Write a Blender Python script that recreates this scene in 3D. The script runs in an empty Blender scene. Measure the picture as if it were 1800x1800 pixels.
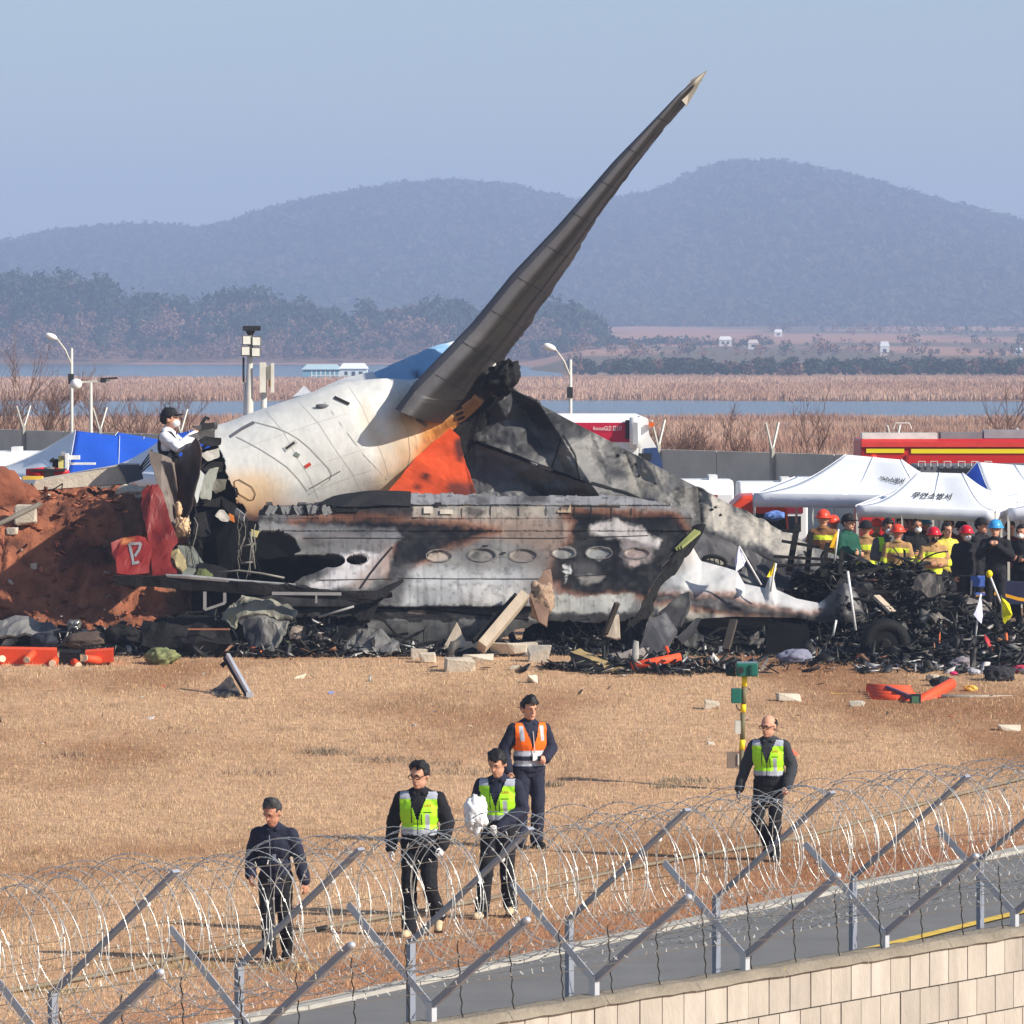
import bpy, bmesh, math, random
import numpy as np
from mathutils import Vector, Matrix
from mathutils.bvhtree import BVHTree

# ------------------------------------------------------------------ camera, sky, sun, exposure
sc = bpy.context.scene
COL = sc.collection
F, YH, H = 9000.0, 600.0, 6.0          # focal length (1/1800 of the width), horizon row, eye height
cam_d = bpy.data.cameras.new('camera'); cam = bpy.data.objects.new('camera', cam_d); COL.objects.link(cam)
cam.location = (0, 0, H); cam.rotation_euler = (math.radians(90), 0, 0)
cam_d.sensor_width = 36.0; cam_d.lens = 180.0; cam_d.shift_y = -(900-YH)/1800.0
cam_d.clip_start = 0.5; cam_d.clip_end = 30000
sc.camera = cam
SUN_EL, SUN_AZ = math.radians(32), math.radians(115)     # azimuth from +Y towards +X
w = bpy.data.worlds.new('World'); sc.world = w; w.use_nodes = True
wn = w.node_tree; bg = wn.nodes['Background']
sky = wn.nodes.new('ShaderNodeTexSky'); sky.sky_type = 'NISHITA'; sky.sun_disc = False
sky.sun_elevation = SUN_EL; sky.sun_rotation = SUN_AZ; sky.air_density = 1.0; sky.dust_density = 0.6; sky.ozone_density = 2.5
wn.links.new(sky.outputs[0], bg.inputs[0]); bg.inputs[1].default_value = 0.080
sd = bpy.data.lights.new('sun', 'SUN'); sd.energy = 4.6; sd.angle = math.radians(0.6); sd.color = (1, .93, .82)
sun = bpy.data.objects.new('sun', sd); COL.objects.link(sun)
tosun = Vector((math.sin(SUN_AZ)*math.cos(SUN_EL), math.cos(SUN_AZ)*math.cos(SUN_EL), math.sin(SUN_EL)))
sun.rotation_euler = tosun.to_track_quat('Z', 'Y').to_euler(); sun.location = (40, -30, 60)
sc.view_settings.view_transform = 'Standard'; sc.view_settings.look = 'None'
sc.view_settings.exposure = 0.6; sc.view_settings.gamma = 1
sc.cycles.use_denoising = True; sc.cycles.max_bounces = 6; sc.cycles.diffuse_bounces = 3
sc.cycles.volume_bounces = 1; sc.cycles.transparent_max_bounces = 8
sc.cycles.use_adaptive_sampling = True; sc.cycles.adaptive_threshold = 0.015

R = random.Random(11); RN = np.random.RandomState(7)

# ------------------------------------------------------------------ helpers
def P(px, py, Y): return Vector(((px-900)*Y/F, Y, H-(py-YH)*Y/F))
def sstep(a, b, x): t = np.clip((np.asarray(x, float)-a)/(b-a), 0, 1); return t*t*(3-2*t)
def lin(c):
    c = np.asarray(c, float)/255.0
    return np.where(c <= .04045, c/12.92, ((c+.055)/1.055)**2.4)
def vnoise(p, seed=0):
    p = np.asarray(p, float); i = np.floor(p).astype(np.int64); f = p-i; f = f*f*(3-2*f)
    def hsh(a, b, c):
        h = (a*374761393+b*668265263+c*1440662683+seed*1274126177) & 0xffffffff
        h = ((h ^ (h >> 13))*1274126177) & 0xffffffff
        h = ((h ^ (h >> 16))*2246822519) & 0xffffffff
        return (h ^ (h >> 15))/4294967295.0
    r = 0
    for dx in (0, 1):
        for dy in (0, 1):
            for dz in (0, 1):
                wt = (f[:, 0] if dx else 1-f[:, 0])*(f[:, 1] if dy else 1-f[:, 1])*(f[:, 2] if dz else 1-f[:, 2])
                r = r+wt*hsh(i[:, 0]+dx, i[:, 1]+dy, i[:, 2]+dz)
    return r*2-1
def fbm(p, oct=4, seed=0):
    p = np.asarray(p, float); a, s, r = 1.0, 0, 0
    for k in range(oct): r = r+a*vnoise(p*(2.03**k)+k*17.3, seed+k); s += a; a *= .5
    return r/s
def fb1(x, y, z=0, oct=3, seed=0): return float(fbm(np.array([[x, y, z]]), oct, seed)[0])

def gz(x, y):
    """height of the airfield ground"""
    y = np.asarray(y, float); x = np.asarray(x, float)
    return 1.0*sstep(60, 86, y)
def G(px, py):
    lo, hi = 20.0, 400.0
    for _ in range(50):
        m = (lo+hi)/2
        if YH+(H-float(gz(0, m)))*F/m > py: lo = m
        else: hi = m
    p = P(px, py, lo); return p

MATS = {}
def nodes(name):
    m = bpy.data.materials.new(name); m.use_nodes = True
    return m, m.node_tree, m.node_tree.nodes['Principled BSDF']
def M(name, col, rough=.75, metal=0., var=.18, scale=3., bump=0., bscale=30., spec=.3, attr=False, streak=1., trans=0., emit=0):
    """procedural material; col is an sRGB colour of the thing itself, attr=True multiplies the mesh's own colour"""
    if name in MATS: return MATS[name]
    m, nt, b = nodes(name); N, L = nt.nodes.new, nt.links.new
    tc = N('ShaderNodeTexCoord'); mp = N('ShaderNodeMapping'); L(tc.outputs['Object'], mp.inputs[0])
    mp.inputs['Scale'].default_value = (1, 1, streak)
    n = N('ShaderNodeTexNoise'); n.inputs['Scale'].default_value = scale; n.inputs['Detail'].default_value = 6; n.inputs['Roughness'].default_value = .62
    L(mp.outputs[0], n.inputs['Vector'])
    mr = N('ShaderNodeMapRange'); L(n.outputs[0], mr.inputs[0]); mr.inputs[1].default_value = .25; mr.inputs[2].default_value = .75
    mr.inputs[3].default_value = 1-var; mr.inputs[4].default_value = 1+var
    mix = N('ShaderNodeMix'); mix.data_type = 'RGBA'; mix.blend_type = 'MULTIPLY'; mix.inputs[0].default_value = 1
    if attr:
        a = N('ShaderNodeAttribute'); a.attribute_name = 'Col'; L(a.outputs['Color'], mix.inputs[6])
    else:
        mix.inputs[6].default_value = (*[float(v) for v in lin(col)], 1)
    L(mr.outputs[0], mix.inputs[7]); L(mix.outputs[2], b.inputs['Base Color'])
    b.inputs['Roughness'].default_value = rough; b.inputs['Metallic'].default_value = metal
    b.inputs['Specular IOR Level'].default_value = spec
    if trans: b.inputs['Transmission Weight'].default_value = trans
    if emit: b.inputs['Emission Color'].default_value = (*[float(v) for v in lin(col)], 1); b.inputs['Emission Strength'].default_value = emit
    if bump:
        n2 = N('ShaderNodeTexNoise'); n2.inputs['Scale'].default_value = bscale; n2.inputs['Detail'].default_value = 5
        L(mp.outputs[0], n2.inputs['Vector'])
        bp = N('ShaderNodeBump'); bp.inputs['Strength'].default_value = min(1, bump); bp.inputs['Distance'].default_value = .02*max(1, bump)
        L(n2.outputs[0], bp.inputs['Height']); L(bp.outputs[0], b.inputs['Normal'])
    MATS[name] = m; return m

def npmesh(name, V, faces, col=None, smooth=False, mi=None):
    V = np.asarray(V, np.float32); me = bpy.data.meshes.new(name)
    if isinstance(faces, np.ndarray): faces = [faces]
    cnt = [np.full(len(f), f.shape[1], np.int32) for f in faces if len(f)]
    lv = np.concatenate([f.reshape(-1) for f in faces if len(f)]).astype(np.int32)
    tot = np.concatenate(cnt); st = np.concatenate([[0], np.cumsum(tot)[:-1]]).astype(np.int32)
    me.vertices.add(len(V)); me.vertices.foreach_set('co', V.ravel())
    me.loops.add(len(lv)); me.loops.foreach_set('vertex_index', lv)
    me.polygons.add(len(tot)); me.polygons.foreach_set('loop_start', st); me.polygons.foreach_set('loop_total', tot)
    if smooth: me.polygons.foreach_set('use_smooth', np.ones(len(tot), bool))
    if mi is not None: me.polygons.foreach_set('material_index', np.asarray(mi, np.int32))
    if col is not None:
        a = me.color_attributes.new('Col', 'FLOAT_COLOR', 'POINT')
        c = np.ones((len(V), 4), np.float32); c[:, :3] = col; a.data.foreach_set('color', c.ravel())
    me.update(calc_edges=True); me.validate()
    return me

def rootloc(o):
    while o.parent: o = o.parent
    return np.array(o.location)
def tag(o, label, cat, group=None, kind=None):
    if label: o['label'] = label
    if cat: o['category'] = cat
    if group: o['group'] = group
    if kind: o['kind'] = kind
    return o
def thing(name, label, cat, loc=(0, 0, 0), group=None, rz=0):
    o = bpy.data.objects.new(name, None); o.empty_display_size = .2; COL.objects.link(o)
    o.location = loc; o.rotation_euler[2] = rz
    return tag(o, label, cat, group)
def addobj(name, me, mats, parent=None):
    o = bpy.data.objects.new(name, me); COL.objects.link(o)
    for m in (mats if isinstance(mats, (list, tuple)) else [mats]): me.materials.append(m)
    if parent: o.parent = parent
    return o

class MB:
    """collects shapes into one mesh"""
    def __init__(s): s.v = []; s.f = []; s.mi = []; s.c = None
    def add(s, V, Fs, mi=0):
        b = len(s.v); s.v.extend([tuple(v) for v in V]); s.f.extend([tuple(i+b for i in f) for f in Fs]); s.mi.extend([mi]*len(Fs)); return s
    def box(s, c, size, mi=0, rot=None, bev=0):
        c = Vector(c); x, y, z = [k/2 for k in size]; V = [Vector((a*x, b*y, d*z)) for a in (-1, 1) for b in (-1, 1) for d in (-1, 1)]
        if rot is not None: V = [rot @ v for v in V]
        return s.add([c+v for v in V], [(0, 1, 3, 2), (4, 6, 7, 5), (0, 4, 5, 1), (2, 3, 7, 6), (0, 2, 6, 4), (1, 5, 7, 3)], mi)
    def hexa(s, V, mi=0):   # 8 pts: bottom 4 loop, top 4 loop
        return s.add(V, [(3, 2, 1, 0), (4, 5, 6, 7), (0, 1, 5, 4), (1, 2, 6, 5), (2, 3, 7, 6), (3, 0, 4, 7)], mi)
    def beam(s, a, b, w, h, up=(0, 0, 1), mi=0):
        a, b = Vector(a), Vector(b); d = (b-a).normalized(); u = Vector(up)
        sx = d.cross(u)
        if sx.length < 1e-4: sx = Vector((1, 0, 0))
        sx.normalize(); uz = sx.cross(d).normalized(); sx *= w/2; uz *= h/2
        return s.hexa([a-sx-uz, b-sx-uz, b+sx-uz, a+sx-uz, a-sx+uz, b-sx+uz, b+sx+uz, a+sx+uz], mi)
    def tube(s, pts, r, n=8, mi=0, cap=True):
        pts = [Vector(p) for p in pts]; k = len(pts); rr = r if isinstance(r, (list, tuple)) else [r]*k
        V = []; Fs = []; prev = None
        for i, p in enumerate(pts):
            d = (pts[min(i+1, k-1)]-pts[max(i-1, 0)]).normalized()
            if prev is None: a = d.orthogonal().normalized()
            else:
                a = prev-d*prev.dot(d); a = a.normalized() if a.length > 1e-6 else d.orthogonal().normalized()
            prev = a; b = d.cross(a)
            for j in range(n):
                t = 2*math.pi*j/n; V.append(p+(a*math.cos(t)+b*math.sin(t))*rr[i])
        for i in range(k-1):
            for j in range(n): Fs.append((i*n+j, i*n+(j+1) % n, (i+1)*n+(j+1) % n, (i+1)*n+j))
        if cap: Fs.append(tuple(range(n))[::-1]); Fs.append(tuple((k-1)*n+j for j in range(n)))
        return s.add(V, Fs, mi)
    def ell(s, c, r, nu=14, nv=9, mi=0, rot=None, noise=0, seed=0):
        c = Vector(c); V = [Vector((0, 0, -1))]
        for i in range(1, nv):
            t = math.pi*i/nv-math.pi/2
            for j in range(nu): V.append(Vector((math.cos(t)*math.cos(2*math.pi*j/nu), math.cos(t)*math.sin(2*math.pi*j/nu), math.sin(t))))
        V.append(Vector((0, 0, 1))); Fs = []
        for j in range(nu): Fs.append((0, 1+(j+1) % nu, 1+j))
        for i in range(nv-2):
            for j in range(nu): a = 1+i*nu; Fs.append((a+j, a+(j+1) % nu, a+nu+(j+1) % nu, a+nu+j))
        t = len(V)-1; a = 1+(nv-2)*nu
        for j in range(nu): Fs.append((a+j, a+(j+1) % nu, t))
        if noise:
            q = fbm(np.array([tuple(v*1.7) for v in V]), 3, seed); V = [v*(1+noise*q[i]) for i, v in enumerate(V)]
        V = [Vector((v.x*r[0], v.y*r[1], v.z*r[2])) for v in V]
        if rot is not None: V = [rot @ v for v in V]
        return s.add([c+v for v in V], Fs, mi)
    def prism(s, poly, d, mi=0):
        """polygon (list of Vectors) pushed along vector d"""
        n = len(poly); d = Vector(d); V = [Vector(p) for p in poly]+[Vector(p)+d for p in poly]
        return s.add(V, [tuple(range(n))[::-1], tuple(range(n, 2*n))]+[(i, (i+1) % n, n+(i+1) % n, n+i) for i in range(n)], mi)
    def mesh(s, name, off=(0, 0, 0), smooth=False):
        me = bpy.data.meshes.new(name); o = np.array(off)
        me.from_pydata([tuple(np.array(v)-o) for v in s.v], [], s.f)
        me.polygons.foreach_set('material_index', s.mi)
        if smooth: me.polygons.foreach_set('use_smooth', [True]*len(s.f))
        me.update(); return me
    def part(s, name, mat, parent, smooth=False, local=False):
        return addobj(name, s.mesh(name, (0, 0, 0) if local else rootloc(parent), smooth), mat, parent)
    def top(s, name, mat, label, cat, group=None, kind=None, smooth=False):
        A = np.array([tuple(v) for v in s.v]); loc = ((A[:, 0].min()+A[:, 0].max())/2, (A[:, 1].min()+A[:, 1].max())/2, A[:, 2].min())
        o = addobj(name, s.mesh(name, loc, smooth), mat); o.location = loc; return tag(o, label, cat, group, kind)
def smooth_angle(o, deg=40):
    me = o.data; me.polygons.foreach_set('use_smooth', [True]*len(me.polygons))
    try: me.set_sharp_from_angle(angle=math.radians(deg))
    except Exception: pass
def bevel(o, wd=.01, seg=2):
    m = o.modifiers.new('bevel', 'BEVEL'); m.width = wd; m.segments = seg; m.limit_method = 'ANGLE'; return o

def polysd(px, py, poly):
    """signed distance (negative inside) to a polygon, numpy"""
    n = len(poly); best = np.full(px.shape, 1e9); ins = np.zeros(px.shape, bool)
    for i in range(n):
        x0, y0 = poly[i]; x1, y1 = poly[(i+1) % n]; dx, dy = x1-x0, y1-y0
        t = np.clip(((px-x0)*dx+(py-y0)*dy)/(dx*dx+dy*dy+1e-9), 0, 1)
        best = np.minimum(best, np.hypot(px-x0-t*dx, py-y0-t*dy))
        c = ((y0 > py) != (y1 > py)) & (px < (x1-x0)*(py-y0)/((y1-y0) if y1 != y0 else 1e-9)+x0); ins ^= c
    return np.where(ins, -best, best)
def paint(px, py, base, ops, warp=7., wscale=28., seed=0, gain=.86):
    """colour of a burnt skin: base colour, then marks (polygon | ellipse, colour, softness, strength, rust fringe)"""
    q = np.stack([px/wscale, py/wscale, px*0], 1)
    wx = px+warp*1.5*fbm(q, 5, seed)+warp*.5*fbm(q*5, 3, seed+21); wy = py+warp*1.5*fbm(q+31.7, 5, seed+5)+warp*.5*fbm(q*5+9, 3, seed+22)
    n = fbm(np.stack([px/9, py/9, px*0], 1), 3, seed+9)
    col = np.tile(lin(base), (len(px), 1))
    for op in ops:
        shp, c, soft, st = op[:4]; fr = op[4] if len(op) > 4 else 0
        if isinstance(shp[0], (int, float)):
            cx, cy, rx, ry = shp; d = (np.hypot((wx-cx)/rx, (wy-cy)/ry)-1)*min(rx, ry)
        else: d = polysd(wx, wy, shp)
        if fr:
            k = np.exp(-(np.maximum(d, 0)/fr)**2)*(d > -fr)*.75; col = col*(1-k[:, None])+lin((150, 96, 66))*k[:, None]
        k = (1-sstep(-soft/2, soft/2, d))*st*np.clip(1+.14*n, 0, 1.2); k = np.clip(k, 0, 1)
        col = col*(1-k[:, None])+lin(c)*k[:, None]
    col = col*(1+.10*n[:, None])
    return np.clip(col*gain, .004, .9)

def interp(pts, x):
    xs, ys = zip(*pts); return np.interp(x, xs, ys)
def gridsheet(name, X, Y, Z, mask, col, mat, parent, thick=.012, smooth=True, off=None):
    """(nv,nu) arrays of world points -> one mesh sheet; quads outside the mask are left out"""
    nv, nu = X.shape; off = rootloc(parent) if off is None else np.array(off)
    V = np.stack([X.ravel(), Y.ravel(), Z.ravel()], 1)-off
    idx = np.arange(nv*nu).reshape(nv, nu)
    q = np.stack([idx[:-1, :-1], idx[1:, :-1], idx[1:, 1:], idx[:-1, 1:]], -1).reshape(-1, 4)
    if mask is not None:
        mk = mask[:-1, :-1] & mask[1:, :-1] & mask[1:, 1:] & mask[:-1, 1:]; q = q[mk.ravel()]
        used = np.zeros(len(V), bool); used[q.ravel()] = True; rm = np.cumsum(used)-1; q = rm[q]; V = V[used]; col = col[used]
    o = addobj(name, npmesh(name, V, q, col, smooth), mat, parent)
    if thick:
        m = o.modifiers.new('thickness', 'SOLIDIFY'); m.thickness = thick; m.offset = -1
    return o
def plate(name, pts, mat, parent=None, thick=.03, label=None, cat=None, crumple=0., cuts=4, base=None, ops=(), seed=0, group=None, warp=4, bulge=0.):
    """a torn sheet: outline points (px,py,Y); filled, subdivided, dented, given thickness and its own colour"""
    bm = bmesh.new(); vs = [bm.verts.new(P(*p)) for p in pts]; bm.faces.new(vs)
    bmesh.ops.triangulate(bm, faces=bm.faces[:])
    if cuts: bmesh.ops.subdivide_edges(bm, edges=bm.edges[:], cuts=cuts, use_grid_fill=True)
    bm.normal_update(); A = np.array([tuple(v.co) for v in bm.verts]); nn = sum((f.normal for f in bm.faces), Vector()).normalized()
    if crumple:
        d = fbm(A*2.2, 3, seed)*crumple; d2 = np.abs(fbm(A*1.3+9, 2, seed+3))*crumple*1.6
        jx = fbm(A*9+5, 2, seed+7)*crumple*.35; jz = fbm(A*9+55, 2, seed+8)*crumple*.35
        for i, v in enumerate(bm.verts): v.co += nn*(d[i]+d2[i])+Vector((jx[i], 0, jz[i]))
    A = np.array([tuple(v.co) for v in bm.verts])
    loc = rootloc(parent) if parent else np.array([(A[:, 0].min()+A[:, 0].max())/2, (A[:, 1].min()+A[:, 1].max())/2, A[:, 2].min()])
    for v in bm.verts: v.co -= Vector(loc)
    me = bpy.data.meshes.new(name); bm.to_mesh(me); bm.free()
    if base is not None:
        px = 900+A[:, 0]*F/A[:, 1]; py = YH+(H-A[:, 2])*F/A[:, 1]; c = np.ones((len(A), 4), np.float32); c[:, :3] = paint(px, py, base, ops, warp, 14., seed)
        a = me.color_attributes.new('Col', 'FLOAT_COLOR', 'POINT'); a.data.foreach_set('color', c.ravel())
    o = addobj(name, me, mat, parent)
    if not parent: o.location = loc
    m = o.modifiers.new('thickness', 'SOLIDIFY'); m.thickness = thick; m.offset = 0
    return tag(o, label, cat, group)
def lump(name, c, r, mat, parent=None, label=None, cat=None, noise=.5, seed=0, sub=4, flat=False, rot=None, base=None, dark=None, group=None, kind=None):
    """crumpled mass: a dented icosphere"""
    bm = bmesh.new(); bmesh.ops.create_icosphere(bm, subdivisions=sub, radius=1)
    A = np.array([tuple(v.co) for v in bm.verts]); d = fbm(A*1.6+seed, 4, seed); e = np.abs(fbm(A*3.1+seed*3, 3, seed+2))+.8*np.abs(fbm(A*6.5+seed*5, 2, seed+6))-.2
    c = Vector(c); rm = rot or Matrix()
    for i, v in enumerate(bm.verts):
        k = 1+noise*d[i]-noise*.7*e[i]; p = Vector((v.co.x*r[0], v.co.y*r[1], v.co.z*r[2]))*k; v.co = rm @ p
    zmin = min(v.co.z for v in bm.verts); loc = Vector((c.x, c.y, c.z+zmin))
    off = (c-Vector(rootloc(parent))) if parent else Vector((0, 0, -zmin))
    for v in bm.verts: v.co += off
    me = bpy.data.meshes.new(name); bm.to_mesh(me); bm.free()
    me.polygons.foreach_set('use_smooth', [not flat]*len(me.polygons))
    if base is not None:
        k = sstep(-.1, .45, d+.6*e)[:, None]; cc = np.ones((len(A), 4), np.float32); cc[:, :3] = lin(base)*(1-k)+lin(dark or (28, 27, 27))*k
        a = me.color_attributes.new('Col', 'FLOAT_COLOR', 'POINT'); a.data.foreach_set('color', cc.ravel())
    o = addobj(name, me, mat, parent)
    if not parent: o.location = loc
    return tag(o, label, cat, group, kind)
def chunk(name, c, r, mat, label=None, cat=None, seed=0, n=14, group=None, parent=None, sharp=1.0):
    """broken block: hull of a few points in a box, sitting on c"""
    rr = random.Random(seed); bm = bmesh.new()
    for i in range(n):
        q = Vector([rr.choice((-1, 1))*rr.uniform(.55*sharp, 1) if rr.random() < .8 else rr.uniform(-1, 1) for _ in range(3)])
        bm.verts.new((q.x*r[0], q.y*r[1], q.z*r[2]))
    ret = bmesh.ops.convex_hull(bm, input=bm.verts[:])
    bmesh.ops.delete(bm, geom=[g for g in ret['geom_interior'] if isinstance(g, bmesh.types.BMVert)], context='VERTS')
    z0 = min(v.co.z for v in bm.verts); c = Vector(c); off = (c-Vector(rootloc(parent))) if parent else Vector()
    for v in bm.verts: v.co += Vector((0, 0, -z0))+off
    me = bpy.data.meshes.new(name); bm.to_mesh(me); bm.free(); o = addobj(name, me, mat, parent)
    if not parent: o.location = c-Vector((0, 0, .02))
    bevel(o, min(r)*.12, 1); return tag(o, label, cat, group)
def caster(objs):
    """ray caster over the evaluated geometry of objects: pixel -> (point, normal)"""
    bpy.context.view_layer.update(); V = []; Fs = []
    for o in objs:
        b = len(V); V += [o.matrix_world @ v.co for v in o.data.vertices]; Fs += [tuple(i+b for i in p.vertices) for p in o.data.polygons]
    t = BVHTree.FromPolygons(V, Fs)
    def hit(px, py, lift=.012):
        o = Vector((0, 0, H)); d = (P(px, py, 80)-o).normalized(); r = t.ray_cast(o, d)
        if r[0] is None: return None
        n = r[1] if r[1].dot(d) < 0 else -r[1]
        return r[0]+n*lift, n
    return hit
def strip_on(hit, pts, wpx, mat, name, parent, lift=.012, close=False, sub=6):
    """flat band laid on a surface along a pixel path"""
    if close: pts = pts+[pts[0]]
    path = []
    for (x0, y0), (x1, y1) in zip(pts[:-1], pts[1:]):
        for k in range(sub): path.append((x0+(x1-x0)*k/sub, y0+(y1-y0)*k/sub))
    path.append(pts[-1]); V = []; Fs = []
    for i, (x, y) in enumerate(path):
        xa, ya = path[max(i-1, 0)]; xb, yb = path[min(i+1, len(path)-1)]; l = math.hypot(xb-xa, yb-ya) or 1; nx, ny = -(yb-ya)/l, (xb-xa)/l
        a, b = hit(x+nx*wpx/2, y+ny*wpx/2, lift), hit(x-nx*wpx/2, y-ny*wpx/2, lift)
        if a is None or b is None: continue
        V += [a[0], b[0]]; k = len(V)
        if k >= 4: Fs.append((k-4, k-3, k-1, k-2))
    if Fs: return MB().add(V, Fs).part(name, mat, parent)
def text_on(hit, txt, quad, mat, name, parent, lift=.012, shear=0., bold=0.0):
    """lettering laid on a surface inside a pixel quad (top-left, top-right, bottom-right, bottom-left)"""
    cu = bpy.data.curves.new('lettering', 'FONT'); cu.body = txt; cu.size = 1; cu.resolution_u = 3; cu.offset = bold
    o = bpy.data.objects.new('lettering', cu); COL.objects.link(o); bpy.context.view_layer.update()
    me = bpy.data.meshes.new_from_object(o.evaluated_get(bpy.context.evaluated_depsgraph_get())); bpy.data.objects.remove(o)
    A = np.array([tuple(v.co) for v in me.vertices])
    if not len(A): return None
    mn, mx = A.min(0), A.max(0); off = rootloc(parent); ok = True
    for i, v in enumerate(me.vertices):
        u = (A[i, 0]-mn[0])/(mx[0]-mn[0]); t = (mx[1]-A[i, 1])/(mx[1]-mn[1]+1e-6)
        a, b, c, d = quad; x = (a[0]*(1-u)+b[0]*u)*(1-t)+(d[0]*(1-u)+c[0]*u)*t; y = (a[1]*(1-u)+b[1]*u)*(1-t)+(d[1]*(1-u)+c[1]*u)*t
        h = hit(x, y, lift)
        v.co = (h[0]-Vector(off)) if h else Vector((0, 0, -1))
    me.name = name; me.materials.clear(); return addobj(name, me, mat, parent)
# ------------------------------------------------------------------ setting: ground, road, marsh, water, hills, woods
A0 = np.array([-2.3, 45.0]); RD = np.array([8.3, 15.0]); RD = RD/np.linalg.norm(RD); RN_ = np.array([RD[1], -RD[0]])
def road_off(x, y): return (np.asarray(x)-A0[0])*RN_[0]+(np.asarray(y)-A0[1])*RN_[1]     # >0 is the road side

def sheetgrid(ys, xs_of, zf, colf, name, mat, kind='structure', smooth=True):
    S = np.linspace(-1, 1, xs_of[0]); X = np.stack([S*xs_of[1](y) for y in ys]); Y = np.repeat(ys[:, None], len(S), 1); Z = zf(X.ravel(), Y.ravel()).reshape(X.shape)
    c = colf(X.ravel(), Y.ravel(), Z.ravel()); nv, nu = X.shape; idx = np.arange(nv*nu).reshape(nv, nu)
    q = np.stack([idx[:-1, :-1], idx[:-1, 1:], idx[1:, 1:], idx[1:, :-1]], -1).reshape(-1, 4)
    o = addobj(name, npmesh(name, np.stack([X.ravel(), Y.ravel(), Z.ravel()], 1), q, c, smooth), mat); o['kind'] = kind; return o

# dry lawn
def lawn_col(x, y, z):
    n = fbm(np.stack([x/2.6, y/5, x*0], 1), 4, 3); n2 = fbm(np.stack([x/.6, y/1.3, x*0], 1), 3, 8)
    a, b, d = lin((186, 150, 118)), lin((150, 112, 82)), lin((132, 102, 74)); k = sstep(-.25, .5, n)[:, None]
    c = a*(1-k)+b*k; k2 = (sstep(.38, .62, n2)*.5)[:, None]; c = c*(1-k2)+d*k2
    r = road_off(x, y); kr = (1-sstep(.1, 2.2, np.abs(r+.6)))[:, None]*.5; c = c*(1-kr)+lin((150, 92, 66))*kr
    px = 900+x*F/y; kb = (sstep(79, 82.5, y)*sstep(1050, 1300, px))[:, None]*.75; c = c*(1-kb)+lin((104, 64, 48))*kb   # bare reddish soil by the wreck
    kw = sstep(86, 90, y)[:, None]*.5; c = c*(1-kw)+lin((128, 116, 104))*kw
    return c*1.08
mt = M('dry_lawn', (170, 130, 95), rough=.95, var=.3, scale=5, bump=1.0, bscale=26, attr=True, spec=.1)
ys = np.concatenate([np.linspace(8, 40, 20), np.linspace(40.4, 92, 260), np.linspace(93, 150, 60)])
def lawn_z(x, y): return gz(x, y)+.025*fbm(np.stack([x/1.5, y/1.5, x*0], 1), 3, 21)*(np.abs(road_off(x, y)-3) > 3.4)
sheetgrid(ys, (260, lambda y: .16*y+(12 if y < 95 else 12+(y-95)*.8)), lawn_z, lawn_col, 'ground', mt)
# grass blades
def blades(name, n, x, y, z, h, wd, col, mat, lean=.6):
    a = RN.rand(n)*2*np.pi; ln = RN.rand(n)**1.2*lean*h; la = RN.rand(n)*2*np.pi
    b = np.stack([x, y, z-.01], 1); dx = np.stack([np.cos(a), np.sin(a), a*0], 1)*(wd/2)[:, None]
    t = b+np.stack([np.cos(la)*ln, np.sin(la)*ln, h], 1); V = np.stack([b-dx, b+dx, t], 1).reshape(-1, 3)
    f = np.arange(3*n).reshape(-1, 3); o = addobj(name, npmesh(name, V, f, np.repeat(col, 3, 0)), mat); return o
n = 520000
y = np.sqrt(RN.rand(n)*(87.**2-40.**2)+40.**2); x = (RN.rand(n)*2-1)*(.107*y+.4)
ro = road_off(x, y); cl = fbm(np.stack([x/.35, y/.6, x*0], 1), 3, 5)
k = (ro < -.12-.1*RN.rand(n)) & (cl > -.42-.3*RN.rand(n)) & (RN.rand(n) < 1-.75*sstep(80, 83.5, y)); x, y, ro, cl = x[k], y[k], ro[k], cl[k]; n = len(x)
pt = .7*fbm(np.stack([x/2.6, y/5, x*0], 1), 4, 3)+.55*fbm(np.stack([x/.55, y/1.2, x*0], 1), 3, 8); hh = (.02+.05*RN.rand(n)**2)*(1+.6*np.clip(cl, 0, 1))
gc = lin((192, 164, 130))*(1-sstep(-.3, .5, pt))[:, None]+lin((154, 114, 82))*sstep(-.3, .5, pt)[:, None]
gc = gc*(.84+.28*RN.rand(n)**1.3)[:, None]; gg = RN.rand(n) < .05; gc[gg] = lin((120, 112, 66)); pale = RN.rand(n) < .03; gc[pale] = lin((228, 200, 158))
kr = (1-sstep(.0, 2.4, -ro))[:, None]*.55; gc = gc*(1-kr)+gc*np.array([.85, .62, .5])*kr
o = blades('dry_grass', n, x, y, lawn_z(x, y), hh, .005+.006*RN.rand(n), gc*1.22, M('grass_blade', (200, 150, 100), rough=.9, var=.1, attr=True, spec=.15), .9)
tag(o, 'short straw-coloured dry grass covering the airfield', 'grass', kind='stuff')
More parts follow.
